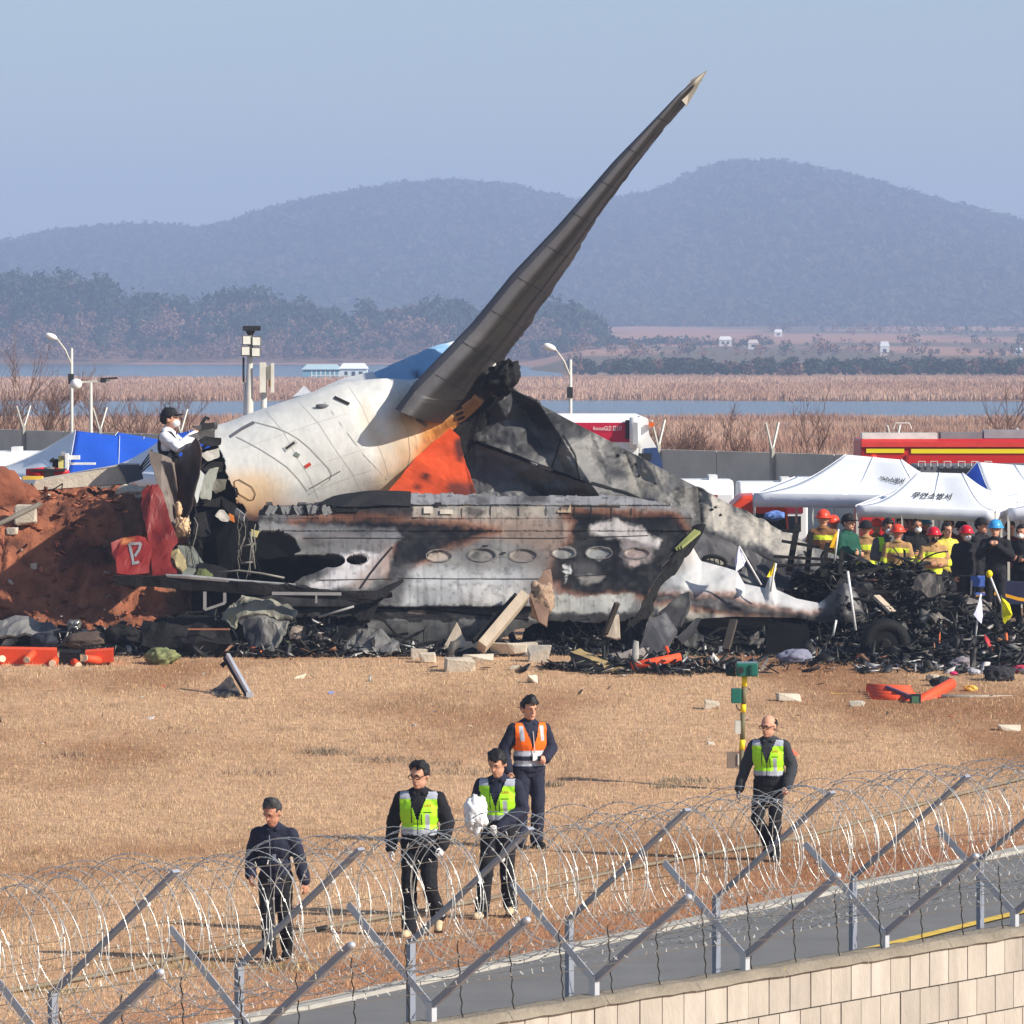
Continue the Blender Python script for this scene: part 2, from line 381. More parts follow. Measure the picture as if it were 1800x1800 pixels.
# dark weed tufts
def tuft(px, py, r, nb, colr, hmul, label):
    c = G(px, py); a = RN.rand(nb)*2*np.pi; q = r*RN.rand(nb)**.6; tx = c.x+np.cos(a)*q*1.6; ty = c.y+np.sin(a)*q
    o = blades('grass_tuft', nb, tx-c.x, ty-c.y, gz(tx, ty)-c.z, (.05+.1*RN.rand(nb))*hmul, .008+.01*RN.rand(nb), lin(colr)*(.6+.9*RN.rand(nb))[:, None]*1.15, MATS['grass_blade'], 1.4)
    o.location = c; tag(o, label, 'grass tuft', 'weedy tufts in the lawn', 'stuff')
for i, (px, py, r, c) in enumerate([(1212, 1375, .26, (96, 88, 62)), (1170, 1385, .14, (130, 110, 76)), (668, 1338, .3, (92, 76, 52)), (800, 1358, .35, (98, 78, 54)), (590, 1326, .22, (100, 84, 58)),
        (965, 1382, .14, (100, 88, 60)), (755, 1345, .3, (90, 74, 50)), (700, 1340, .25, (88, 72, 50)), (560, 1322, .2, (112, 90, 62)), (300, 1700, .3, (150, 122, 62)), (80, 1745, .35, (142, 120, 58)), (505, 1705, .22, (176, 146, 80)), (450, 1360, .3, (140, 104, 70)), (330, 1290, .3, (146, 110, 76)), (120, 1330, .3, (140, 100, 66))]):
    tuft(px, py, r, 130, tuple(int(v*.55+150*.45) for v in c), .8, ['dark weedy tuft beside the man by the instrument post', 'low dull tuft left of the dark weedy one', 'dark tuft of a line crossing the lawn, left end', 'dark tuft behind the two men in lime vests', 'short dull tuft at the start of the dark line',
        'small dark tuft right of the orange vest', 'dark tuft in the line left of the lime vests', 'dark tuft in the line above the man with glasses', 'faint brown tuft on the open lawn', 'yellowish tuft behind the left razor wire', 'yellow-green tuft at the lower left corner', 'straw tuft at the lone man\'s shoe', 'brown tuft on the middle of the lawn', 'brown tuft below the white scrap', 'brown tuft near the left edge of the lawn'][i])

# perimeter road with kerb and yellow line
def strip(o0, o1, z, name, mat, t0=-14, t1=60, th=None, parent=None, wob=0):
    m = MB(); n = 90
    for i in range(n):
        a = t0+(t1-t0)*i/n; b = t0+(t1-t0)*(i+1)/n; V = []
        for t in (a, b):
            for of in (o0, o1):
                x, y = A0+RD*t+RN_*of; V.append(Vector((x, y, float(gz(x, y))+z)))
        q = [V[0], V[1], V[3], V[2]]
        if th:
            m.hexa([v-Vector((0, 0, th)) for v in q]+q)
        else: m.add(q, [(0, 1, 2, 3)])
    o = addobj(name, m.mesh(name), mat); return o
mr = M('asphalt', (118, 117, 116), rough=.9, var=.16, scale=1.3, bump=.5, bscale=90, spec=.2)
strip(0.0, 6.5, .012, 'road', mr)['kind'] = 'structure'
mk = M('kerb_concrete', (172, 167, 158), rough=.9, var=.2, scale=3)
kerb = bpy.data.objects.new('kerb', None); COL.objects.link(kerb); kerb['kind'] = 'structure'
for i in range(60):      # kerb stones
    t = -14+i*1.0; m = MB(); V = []
    for tt in (t, t+.985):
        for of in (-.2, 0.0):
            x, y = A0+RD*tt+RN_*of; V.append(Vector((x, y, float(gz(x, y)))))
    q = [V[0], V[1], V[3], V[2]]; m.hexa([v-Vector((0, 0, .1)) for v in q]+[v+Vector((0, 0, .05)) for v in q]); m.part('kerb_stone', mk, kerb)
strip(2.45, 2.60, .035, 'road_marking', M('yellow_paint', (214, 178, 76), rough=.8, var=.3, scale=6))['kind'] = 'structure'
m = MB(); m.tube([Vector((*(A0+RD*t+RN_*(-3.05+.08*math.sin(t*.8))), float(gz(*(A0+RD*t+RN_*-3.05)))+.03)) for t in np.linspace(-8, 40, 60)], .022, 6)
m.top('ground_hose', M('hose_grey', (128, 116, 98), rough=.9), 'thin grey hose lying in the grass parallel to the road', 'hose', smooth=True)

# marsh and plain beyond the perimeter
def zfar(x, y):
    px = 900+F*x/y; sh = 8*fbm(np.stack([x/30, x*0, x*0], 1), 3, 4); rt = sstep(900, 1030, px+25*fbm(np.stack([y/90, x*0, x*0], 1), 2, 6))
    z = 1-1.6*sstep(335, 374, y+sh); z = z+.75*sstep(512, 520, y+sh*2); z = z-(1-rt)*.75*sstep(790, 835, y+sh*3); z = z+.75*(1-rt)*sstep(1325, 1345, y)
    z = z+rt*(sstep(900, 1100, y)*.4+np.maximum(0, y-1000)*.0095)+(1-rt)*np.maximum(0, y-1335)*.008
    return z+.08*fbm(np.stack([x/9, y/25, x*0], 1), 3, 13)*(y > 160)
def marsh_col(x, y, z):
    n = fbm(np.stack([x/14, y/50, x*0], 1), 4, 3); k = sstep(-.4, .5, n)[:, None]; c = lin((174, 146, 122))*(1-k)+lin((146, 116, 96))*k
    far = sstep(850, 1000, y)[:, None]; n2 = fbm(np.stack([x/60, y/160, x*0], 1), 4, 9); kk = sstep(.0, .15, n2)[:, None]
    c = c*(1-far)+(lin((176, 134, 112))*(1-kk)+lin((112, 100, 80))*kk)*far; return c*.95
ys = np.concatenate([np.linspace(150, 400, 60), np.linspace(405, 900, 80), np.geomspace(910, 9000, 60)])
sheetgrid(ys, (140, lambda y: .3*y+10), zfar, marsh_col, 'marsh_ground', M('marsh_soil', (150, 118, 100), rough=.95, var=.25, scale=.5, attr=True, spec=.1))
wm, nt, b = nodes('water'); b.inputs['Base Color'].default_value = (.05, .075, .10, 1); b.inputs['Roughness'].default_value = .16; b.inputs['IOR'].default_value = 1.33
nz = nt.nodes.new('ShaderNodeTexNoise'); nz.inputs['Scale'].default_value = .9; tc = nt.nodes.new('ShaderNodeTexCoord'); nt.links.new(tc.outputs['Object'], nz.inputs['Vector'])
bp = nt.nodes.new('ShaderNodeBump'); bp.inputs['Strength'].default_value = .35; bp.inputs['Distance'].default_value = .2; nt.links.new(nz.outputs[0], bp.inputs['Height']); nt.links.new(bp.outputs[0], b.inputs['Normal'])
o = addobj('water', npmesh('water', [(-900, 340, 0), (900, 340, 0), (900, 1360, 0), (-900, 1360, 0)], np.array([[0, 1, 2, 3]])), wm); o['kind'] = 'structure'
mreed = M('reed', (160, 125, 105), rough=.95, var=.1, attr=True, spec=.1)
n = 190000; y = np.exp(RN.rand(n)*(math.log(352)-math.log(142))+math.log(142)); x = (RN.rand(n)*2-1)*(.145*y); z = np.where(y < 150, 1.0, zfar(x, y)); k = (z > .05); x, y, z = x[k], y[k], z[k]; n = len(x)
pt = fbm(np.stack([x/5, y/14, x*0], 1), 3, 2); c = lin((178, 144, 124))*(1-sstep(-.4, .5, pt))[:, None]+lin((150, 114, 96))*sstep(-.4, .5, pt)[:, None]
o = blades('reed_field', n, x, y, z, (.16+.3*RN.rand(n))*(1+.5*pt), .02+.035*RN.rand(n), c*(.86+.22*RN.rand(n))[:, None]*1.1, mreed, .5); tag(o, 'brown dry brush and reeds behind the perimeter wall', 'reeds', kind='stuff')
n = 205000; y = 516+RN.rand(n)**1.4*290; x = (RN.rand(n)*2-1)*(.14*y); z = zfar(x, y); k = z > .02; x, y, z = x[k], y[k], z[k]; n = len(x)
pt = fbm(np.stack([x/12, y/60, x*0], 1), 3, 2); c = lin((190, 158, 138))*(1-sstep(-.4, .5, pt))[:, None]+lin((172, 138, 118))*sstep(-.4, .5, pt)[:, None]
o = blades('reed_bank', n, x, y, z, 0.25+.5*RN.rand(n), .07+.09*RN.rand(n), c*(.92+.12*RN.rand(n))[:, None]*1.05, mreed, .4); tag(o, 'tan reed bank standing between two strips of water', 'reeds', kind='stuff')

# hills
SIL = [(-900, 520), (-300, 470), (0, 440), (60, 425), (100, 412), (200, 400), (290, 398), (370, 405), (430, 390), (470, 372), (560, 350), (640, 335), (700, 325), (790, 318), (870, 325), (950, 340), (1020, 357), (1085, 352), (1150, 338), (1200, 315), (1250, 292), (1300, 284), (1370, 285), (1450, 302), (1540, 325), (1620, 350), (1700, 372), (1800, 398), (2100, 450), (2700, 520)]
Y0 = 3500.
def hill_z(x, y):
    px = 900+F*x/Y0; py = interp(SIL, px); top = 6+(600-py)*Y0/F-9
    pr = np.where(y < Y0, sstep(2150, Y0*1.02, y)/sstep(2150, Y0*1.02, np.array([Y0]))[0], 1-.6*sstep(Y0, 5000, y))
    sp = fbm(np.stack([x/260, y/420, x*0], 1), 4, 31); return 3+(top-3)*np.clip(pr*(1+.30*sp*(1-pr)*2), 0, 1)
xs = np.linspace(-1500, 1500, 240); yy = np.linspace(2100, 5000, 90); X, Y = np.meshgrid(xs, yy); Z = hill_z(X.ravel(), Y.ravel()).reshape(X.shape); Z[0] -= 12; Z[-1] = -5
idx = np.arange(X.size).reshape(X.shape); q = np.stack([idx[:-1, :-1], idx[:-1, 1:], idx[1:, 1:], idx[1:, :-1]], -1).reshape(-1, 4)
o = addobj('hill', npmesh('hill', np.stack([X.ravel(), Y.ravel(), Z.ravel()], 1), q, None, True), M('hill_soil', (84, 82, 64), rough=1, var=.3, scale=.02)); o['kind'] = 'structure'
mleaf = M('woodland_leaf', (70, 80, 55), rough=.9, var=.1, attr=True, spec=.1)
def crowns(name, X, Y, Z, Hh, Rr, cols, nt, label, tri=.28):
    """many far trees: each a cloud of leaf-clump triangles"""
    n = len(X); a = RN.rand(n, nt)*2*np.pi; u = RN.rand(n, nt)*2-1; rr = .55+.45*RN.rand(n, nt)
    cx = X[:, None]+np.cos(a)*np.sqrt(1-u*u)*Rr[:, None]*rr; cy = Y[:, None]+np.sin(a)*np.sqrt(1-u*u)*Rr[:, None]*rr; cz = Z[:, None]+Hh[:, None]*(.56+.44*u*rr)
    c = np.stack([cx, cy, cz], -1).reshape(-1, 3); s = np.repeat(Rr*tri, nt)[:, None, None]; t = (RN.rand(len(c), 3, 3)*2-1)*s*1.6
    V = (c[:, None, :]+t).reshape(-1, 3); cc = np.repeat(cols, nt, 0)*(.8+.4*RN.rand(len(c)))[:, None]; cc = np.repeat(cc, 3, 0)
    o = addobj(name, npmesh(name, V, np.arange(len(V)).reshape(-1, 3), cc), mleaf); return tag(o, label, 'woodland', kind='stuff')
n = 26000; y = 2250+RN.rand(n)**.8*1330; x = (RN.rand(n)*2-1)*.118*y; z = hill_z(x, y)
ty = fbm(np.stack([x/120, y/200, x*0], 1), 3, 77)+.5*RN.randn(n)*.4; c = np.where((ty > .0)[:, None], lin((46, 60, 48)), lin((66, 64, 54)))
crowns('hill_forest', x, y, z-1, 7+5*RN.rand(n), 3.2+2.6*RN.rand(n), c, 15, 'forest covering the two hazy hills on the horizon', .5)
NEAR = [(-300, 520), (0, 502), (60, 482), (110, 480), (170, 492), (235, 535), (280, 522), (335, 540), (400, 527), (470, 522), (540, 527), (600, 548), (680, 534), (760, 532), (830, 548), (900, 543), (960, 532), (1000, 540), (1050, 572), (1150, 590), (1400, 600)]
def near_z(x, y): px = 900+F*x/y; t = 6+(600-interp(NEAR, px))*1520/F-9.5; return np.maximum(1.2, 1+(t-1)*sstep(1345, 1520, y))
xs = np.linspace(-220, 75, 110); yy = np.linspace(1345, 1700, 30); X, Y = np.meshgrid(xs, yy); Z = near_z(X.ravel(), Y.ravel()).reshape(X.shape); Z[0] = -.6; Z[-1] = .5
idx = np.arange(X.size).reshape(X.shape); q = np.stack([idx[:-1, :-1], idx[:-1, 1:], idx[1:, 1:], idx[1:, :-1]], -1).reshape(-1, 4)
o = addobj('wooded_knoll', npmesh('wooded_knoll', np.stack([X.ravel(), Y.ravel(), Z.ravel()], 1), q, None, True), M('knoll_soil', (120, 92, 76), rough=1, var=.3, scale=.1)); o['kind'] = 'structure'
n = 2900; y = 1352+RN.rand(n)**.9*180; px = -60+RN.rand(n)*1420; x = (px-900)*y/F; z = near_z(x, y); ty = fbm(np.stack([x/16, y/30, x*0], 1), 3, 41)+.25*RN.randn(n)
pine = ty > .05; up = sstep(1352, 1530, y); pine &= RN.rand(n) < .25+.7*up
c = np.where(pine[:, None], lin((50, 66, 54)), lin((124, 100, 90))); hh = np.where(pine, 8+5*RN.rand(n), 4+5*RN.rand(n))*(.45+.6*up); low = fbm(np.stack([x/30, x*0, x*0], 1), 2, 3) > .25; hh = np.where(low & (up < .5), hh*.4, hh)
hh = np.where(px > 1060, hh*.5, hh); crowns('near_woodland', x, y, z, hh, hh*.27+.5, c, 95, 'mixed pine and bare woodland on the low shore behind the lake', .22)
n = 620; y = 870+RN.rand(n)*110; px = 1000+RN.rand(n)**.9*900; x = (px-900)*y/F; z = zfar(x, y); hh = 1.0+1.9*RN.rand(n)**1.5; c = np.where((RN.rand(n) < .8)[:, None], lin((50, 64, 50)), lin((112, 88, 76)))
crowns('shore_hedge', x, y, z, hh, hh*.5, c, 110, 'dark evergreen belt along the far marsh edge', .25)
n = 900; y = 1150+RN.rand(n)*1250; px = 990+RN.rand(n)*900; x = (px-900)*y/F; z = zfar(x, y); hh = 2+4*RN.rand(n)**2; c = np.where((RN.rand(n) < .35)[:, None], lin((56, 66, 52)), lin((128, 98, 84)))
k = fbm(np.stack([x/70, y/120, x*0], 1), 2, 3) > .12; hh = hh*.6; crowns('farm_trees', x[k], y[k], z[k], hh[k], hh[k]*.45, c[k], 40, 'scattered bare trees across the far farmland', .25)
# far buildings
def house(px, py, wpx, hpx, Y, wallc, roofc, label, ridge=.5, win=2, group=None):
    b = P(px, py, Y); s = Y/F; W, h, D = wpx*s, hpx*s, wpx*s*.6; b.z -= .3
    t = thing('farmhouse', label, 'house', b, group); h += .3
    MB().box(b+Vector((0, 0, h*.33)), (W, D, h*.66)).part('wall', M('wall_%d_%d_%d' % wallc, wallc, var=.08), t)
    m = MB(); z0 = b.z+h*.655; a = [Vector((b.x+sx*W*.54, b.y-D*.58, z0)) for sx in (-1, 1)]+[Vector((b.x+sx*W*.54, b.y+D*.58, z0)) for sx in (1, -1)]; r0, r1 = Vector((b.x-W*.4, b.y, z0+h*.34)), Vector((b.x+W*.4, b.y, z0+h*.34))
    m.add(a+[r0, r1], [(3, 2, 1, 0), (0, 1, 5, 4), (2, 3, 4, 5), (1, 2, 5), (3, 0, 4)]); m.part('roof', M('roof_%d_%d_%d' % roofc, roofc, var=.1), t)
    for i in range(win):
        MB().box(b+Vector((W*((i+.5)/win-.5)*.8, -D*.5, h*.36)), (W*.35/win, .12, h*.26)).part('window', M('far_window', (60, 70, 84), rough=.3), t)
house(1275, 607, 22, 16, 1435, (215, 212, 210), (228, 226, 224), 'small white farmhouse left of a pair below the hill')
house(1324, 612, 18, 15, 1350, (220, 216, 212), (205, 190, 182), 'small white farmhouse with pinkish roof below the hill', win=1)
house(1368, 591, 14, 12, 1745, (225, 222, 220), (235, 233, 231), 'tiny white house highest on the farmland', win=1)
house(1555, 624, 16, 24, 1190, (226, 224, 222), (214, 214, 216), 'narrow tall white house on the farmland', win=1)
house(1790, 621, 14, 10, 1210, (196, 204, 214), (206, 212, 220), 'pale blue shed at the right edge of the farmland')
house(1403, 658, 30, 22, 960, (232, 230, 228), (240, 240, 240), 'white hut among the dark evergreen belt')
house(622, 664, 48, 26, 845, (222, 230, 234), (234, 236, 236), 'white lakeside building with low pale roof', win=3)
house(566, 664, 66, 24, 850, (122, 172, 190), (176, 200, 208), 'teal lakeside shed beside the white building', win=0)
t = thing('shore_railing', 'row of white posts in front of the teal lakeside shed', 'railing', P(580, 668, 835))
for i in range(9): p = P(548+i*8, 668, 835); MB().box(p+Vector((0, 0, .6)), (.18, .1, 1.6)).part('post', M('rail_white', (232, 230, 224)), t)
t_ = MB(); p, q = P(548, 660, 835), P(612, 660, 835); t_.beam(p, q, .08, .1).part('rail', MATS['rail_white'], t)
# haze: pale air round the whole place
hz = MB().box((0, 2600, 82), (3600, 5300, 168)); o = addobj('haze', hz.mesh('haze'), []); o['kind'] = 'stuff'
hm = bpy.data.materials.new('haze_air'); hm.use_nodes = True; nt = hm.node_tree; nt.nodes.clear(); out = nt.nodes.new('ShaderNodeOutputMaterial'); pv = nt.nodes.new('ShaderNodeVolumePrincipled')
pv.inputs['Color'].default_value = (.47, .61, .92, 1); pv.inputs['Density'].default_value = 0.00042; pv.inputs['Anisotropy'].default_value = .0; nt.links.new(pv.outputs[0], out.inputs['Volume'])
o.data.materials.append(hm)
# ------------------------------------------------------------------ perimeter wall, lamps, vehicles, tents
def T(px, py, Y): return P(px, py, Y)
mwall = M('precast_wall', (198, 194, 182), rough=.95, var=.22, scale=.7, bump=.3, bscale=10)
mpost = M('galvanised_post', (206, 202, 192), rough=.6, var=.12)
mdark = M('dark_metal', (44, 44, 46), rough=.6, var=.2)
mwhite = M('white_paint', (236, 236, 234), rough=.45, var=.04)
W0, W1 = Vector((-19, 174.5, 1)), Vector((20, 116, 1)); wd = (W1-W0).normalized(); wl = (W1-W0).length; wnrm = Vector((wd.y, -wd.x, 0))
bw = thing('perimeter_wall', 'long grey precast wall behind the tents and fire trucks', 'wall', W0)
npan = int(wl/2.55)
for i in range(npan):
    c = W0+wd*((i+.5)*wl/npan); ht = 2.05 if i % 7 else 2.12
    MB().beam(c-wd*(wl/npan/2-.02)+Vector((0, 0, ht/2)), c+wd*(wl/npan/2-.02)+Vector((0, 0, ht/2)), .14, ht).part('wall_panel', mwall, bw)
    if i % 2 == 0:
        a = W0+wd*(i*wl/npan)-wnrm*.0
        MB().beam(a+Vector((0, 0, 0))+wnrm*.14, a+Vector((0, 0, 2.2))+wnrm*.14, .1, .1, up=wd).part('wall_post', M('old_post', (158, 154, 144)), bw)
        for s in (-1, 1): MB().tube([a+Vector((0, 0, 2.1))+wnrm*.14, a+Vector((0, 0, 2.85))+wnrm*.14+(wnrm+wd*.6)*s*.38], .035, 5).part('wire_arm', mpost, bw)
def lamp(px, topy, Y, head, label, h2=None):
    top = P(px, topy, Y); base = Vector((top.x, top.y, 1.0)); t = thing('street_lamp', label, 'lamp post', base)
    MB().tube([base, base+Vector((0, 0, (top.z-1)*.5)), top], [.06, .05, .04], 8).part('pole', mpost, t, True)
    if head == 'arm':
        MB().tube([top-Vector((0, 0, .5)), top+Vector((-.18, -.1, -.05)), top+Vector((-.42, -.2, .28))], .028, 6).part('arm', mpost, t, True)
        m = MB(); m.ell(top+Vector((-.58, -.25, .34)), (.19, .12, .095), rot=Matrix.Rotation(.35, 3, 'Y')); m.part('lamp_head', mwhite, t, True)
        MB().box(top+Vector((-.02, 0, -.9)), (.16, .16, .3)).part('junction_box', mdark, t)
    else:
        MB().beam(top+Vector((-.35, 0, 0)), top+Vector((.55, 0, .05)), .05, .05).part('crossbar', mpost, t)
        MB().ell(top+Vector((-.42, -.05, -.05)), (.17, .17, .16)).part('lamp_head', mwhite, t, True)
        MB().box(top+Vector((.35, 0, .06)), (.16, .12, .14)).part('camera', mdark, t)
        MB().beam(top+Vector((.3, 0, .1)), top+Vector((.75, 0, .12)), .14, .06).part('floodlight', mdark, t)
lamp(126, 612, 150, 'arm', 'tall lamp post with rounded white head over the left thicket')
lamp(160, 672, 146, 'bar', 'shorter white post with a camera crossbar above the blue tent')
lamp(1003, 632, 140, 'arm', 'lamp post with white head right of the charred fin')
# light tower + antenna mast on a white van
t = thing('light_tower', 'telescopic mast with four floodlights and a black camera on top', 'light tower', Vector((P(437, 640, 104).x, 104, 1)))
b = P(437, 740, 104); MB().tube([Vector((b.x, 104, 1)), b, P(439, 640, 104), P(440, 590, 104)], [.12, .1, .06, .05], 8).part('mast', mpost, t, True)
MB().tube([P(430, 735, 104), P(430, 672, 104)], .03, 6).part('side_rod', mpost, t); MB().tube([P(428, 672, 104), P(428, 628, 104)], .022, 6).part('antenna', mdark, t)
for x, y in ((434, 598), (451, 600), (432, 617), (450, 619)):
    c = P(x, y, 103.9); f = MB().box(c, (.19, .1, .2)).part('floodlight', M('lamp_housing', (110, 108, 104)), t); MB().box(c-Vector((0, .06, 0)), (.15, .02, .16)).part('lens', M('lamp_glass', (244, 240, 224), rough=.2), f)
MB().box(P(442, 600, 104), (.07, .07, .34)).part('bracket', mdark, t); m = MB(); m.box(P(440, 577, 104), (.3, .2, .1)); m.part('camera', mdark, t); MB().tube([P(440, 590, 104), P(440, 580, 104)], [.05, .11], 8).part('camera_mount', mdark, t)
MB().tube([P(452, 577, 104), P(458, 577, 104)], .05, 6).part('camera_lens', mdark, t)
t = thing('antenna_mast', 'pair of pale panel antennas on a short mast by the light tower', 'antenna', Vector((P(463, 700, 104).x, 104, 1)))
MB().tube([Vector((P(464, 700, 104).x, 104, 1)), P(464, 660, 104)], .06, 6).part('mast', mpost, t, True)
for x, y0, y1, wv in ((462, 637, 690, .12), (479, 638, 690, .06)): MB().beam(P(x, y1, 103.9), P(x, y0, 103.9), wv, .1, up=(0, 1, 0)).part('panel_antenna', M('cream_plastic', (228, 222, 206)), t)
MB().box(P(471, 655, 104), (.14, .1, .3)).part('radio_unit', mpost, t); MB().tube([P(474, 665, 104), P(474, 680, 104)], .03, 5).part('cable', M('brass', (170, 140, 80)), t)

def boxcar(name, label, x0, x1, ytop, ybot, Y0, Y1, depth, mats, stripes, roofr=.25):
    """vehicle seen from its side: body prism from (x0) to (x1), rounded roof edge; stripes are bands on the side"""
    a, b = P(x0, ytop, Y0), P(x1, ytop, Y1); side = Vector((b.x-a.x, b.y-a.y, 0)).normalized(); back = Vector((-side.y, side.x, 0)); zt = (a.z+b.z)/2; L = (Vector((b.x, b.y, 0))-Vector((a.x, a.y, 0))).length
    o = Vector((a.x, a.y, 1.0)); t = thing(name, label, name.replace('_', ' '), o); prof = [(0, .55), (0, zt-1-roofr), (roofr*.3, zt-1-roofr*.35), (roofr, zt-1), (depth-roofr, zt-1), (depth-roofr*.3, zt-1-roofr*.35), (depth, zt-1-roofr), (depth, .55)]
    m = MB(); m.prism([o+back*d+Vector((0, 0, z)) for d, z in prof], side*L); bd = m.part('body', mats['body'], t); bevel(bd, .04)
    for k in (.12, .8):
        for d in (.12, depth-.12):
            c = o+side*L*k+back*d+Vector((0, 0, .45)); w = MB().tube([c-back*.13, c+back*.13], .45, 18).part('wheel', M('tyre', (30, 30, 31), rough=.9), t); MB().tube([c-back*.14, c-back*.135], .24, 12).part('rim', mpost, w)
    return t, o, side, back, L
def side_band(t, o, side, u0, u1, z0, z1, mat, name, off=.015, dz=0):
    n = Vector((side.y, -side.x, 0)); m = MB(); q = [o+side*u0+Vector((0, 0, z0)), o+side*u1+Vector((0, 0, z0+dz)), o+side*u1+Vector((0, 0, z1+dz)), o+side*u0+Vector((0, 0, z1))]
    m.prism([p+n*off for p in q], -n*(off+.02)); return m.part(name, mat, t)
mred = M('fire_red', (196, 42, 36), rough=.35, var=.06); myel = M('reflective_yellow', (236, 214, 30), rough=.5, var=.04); mglass = M('dark_glass', (26, 30, 38), rough=.12, var=.05, spec=.6)
t, o, sd_, bk, L = boxcar('fire_engine', 'long red fire engine with yellow stripe behind the right tents', 1513, 2150, 772, 1000, 112, 112, 2.4, dict(body=mred), [])
zt = P(1513, 772, 112).z-1
side_band(t, o, sd_, .12, .95, zt-.30, zt-.20, myel, 'stripe', .03); side_band(t, o, sd_, 1.1, L-.2, zt-.31, zt-.21, myel, 'stripe', .03)
side_band(t, o, sd_, 0.02, L, zt-.17, zt-.06, M('fire_red_light', (214, 64, 56), rough=.3), 'cornice', .06); side_band(t, o, sd_, .98, 1.05, .7, zt-.35, M('seam_red', (150, 34, 30)), 'shutter_frame', .03)
side_band(t, o, sd_, .4, .75, zt-.72, zt-.45, mglass, 'window', .02); q = o+sd_*.27+Vector((sd_.y, -sd_.x, 0))*.03+Vector((0, 0, zt-.46)); MB().ell(q, (.1, .04, .13)).part('tail_light', M('tail_lamp', (255, 60, 40), rough=.3), t, True)
a = o+sd_*.05+bk*.5+Vector((0, 0, zt+.12)); MB().beam(a-Vector((0, 0, .06)), a+sd_*1.65-Vector((0, 0, .06)), .5, .14).part('hose_locker', M('locker_white', (222, 220, 214), rough=.5), t)
a = o+sd_*1.8+bk*.8+Vector((0, 0, zt+.16)); MB().beam(a-Vector((0, 0, .09)), a+sd_*.9-Vector((0, 0, .09)), .6, .14).part('roof_cabinet', M('roof_grey', (128, 128, 132)), t); a = o+sd_*2.75+bk*.8+Vector((0, 0, zt+.1)); MB().beam(a, a+sd_*2.5, .5, .18).part('roof_ladder', M('alu', (178, 178, 182), rough=.4, metal=.5), t)
MB().tube([o+sd_*.8+bk*1.2+Vector((0, 0, zt+.2)), o+sd_*.85+bk*1.2+Vector((0, 0, zt+.33)), o+sd_*1.15+bk*1.2+Vector((0, 0, zt+.33)), o+sd_*1.2+bk*1.2+Vector((0, 0, zt+.2))], .02, 6).part('grab_rail', mpost, t)
# equipment truck in front of the fire engine (grey bed with black tarp)
t, o, sd_, bk, L = boxcar('cargo_truck', 'grey cargo truck bed with black load between red engine and tents', 1612, 2000, 818, 960, 104, 104, 1.9, dict(body=M('truck_grey', (104, 104, 108), rough=.6)), [], .04)
zt = P(1612, 818, 104).z-1; side_band(t, o, sd_, .45, 1.62, zt-.75, zt-.06, M('tarp_black', (34, 35, 38), rough=.8, bump=.4), 'tarp', .03); side_band(t, o, sd_, 1.75, L, zt-.5, zt-.1, M('alu', (178, 178, 182)), 'side_board', .03)
for k in (.0, .28, .58, .9, 1.2, 1.5):
    a = o+sd_*(.02+k*.9)+Vector((0, -.05, zt)); MB().tube([a+Vector((0, 0, -.02)), a+Vector((0, 0, .08)), a+sd_*.14+Vector((0, 0, .08)), a+sd_*.14+Vector((0, 0, -.02))], .012, 5).part('hoop', mpost, t)
for k in (.06, .3): a = o+sd_*k+Vector((0, -.08, zt-.75)); MB().tube([a, a+Vector((0, 0, .55)), a+sd_*.07+Vector((0, 0, .6)), a+sd_*.12+Vector((0, 0, .55)), a+sd_*.12], .02, 6).part('hand_rail', mpost, t)
# airport crash tender, white over crimson, dark blue nose
mcrim = M('crimson', (190, 28, 60), rough=.4, var=.05)
t, o, sd_, bk, L = boxcar('crash_tender', 'white and crimson airport crash tender with dark blue nose behind the fin', 760, 1124, 729, 950, 116, 116, 2.6, dict(body=mwhite), [])
zt = P(1124, 729, 116).z-1; a = o+sd_*L
side_band(t, o, sd_, .2, L-.3, zt-.58, zt-.18, mcrim, 'crimson_band'); side_band(t, o, sd_, .2, L-.12, zt-.62, zt-.5, mcrim, 'lower_band', .018)
side_band(t, o, sd_, L-.32, L-.2, zt-.55, zt-.12, mdark, 'side_window', .03)
m = MB(); m.tube([a+Vector((-.1, -.12, zt-.75)), a+Vector((-.1, -.12, zt-.06))], .13, 10); m.part('mirror_housing', mwhite, t, True); MB().box(a+Vector((-.1, -.25, zt-.42)), (.12, .03, .5)).part('mirror', M('mirror_grey', (170, 172, 176), rough=.2), t)
nf = [(0, zt-.02), (.2, zt-.1), (.22, zt-.45), (.38, zt-.72), (.5, zt-1.1), (.54, zt-2.3), (0, zt-2.3)]
m = MB(); m.prism([a+sd_*u+Vector((0, 0, z)) for u, z in nf], bk*2.5); m.part('cab', mwhite, t)
m = MB(); m.prism([a+sd_*u+Vector((0, 0, z))-bk*.02 for u, z in [(.1, zt-.76), (.40, zt-.74), (.52, zt-1.1), (.56, zt-2.2), (.1, zt-2.2)]], bk*2.54); m.part('windshield', M('nose_blue', (56, 76, 120), rough=.25, var=.06), t)
MB().box(a+sd_*.27+Vector((0, -.1, zt-.22)), (.12, .12, .1)).part('marker_light', M('amber', (232, 110, 40), rough=.3), t); MB().box(a+sd_*.12+Vector((0, -.12, zt-.95)), (.3, .16, .16)).part('step_mirror', mdark, t)
cr = caster([c for c in t.children if c.name.startswith(('body', 'crimson', 'lower'))])
text_on(cr, 'RescueGLD 32111', [(1043, 750), (1092, 748), (1092, 757), (1043, 756)], mwhite, 'lettering', t, .03)
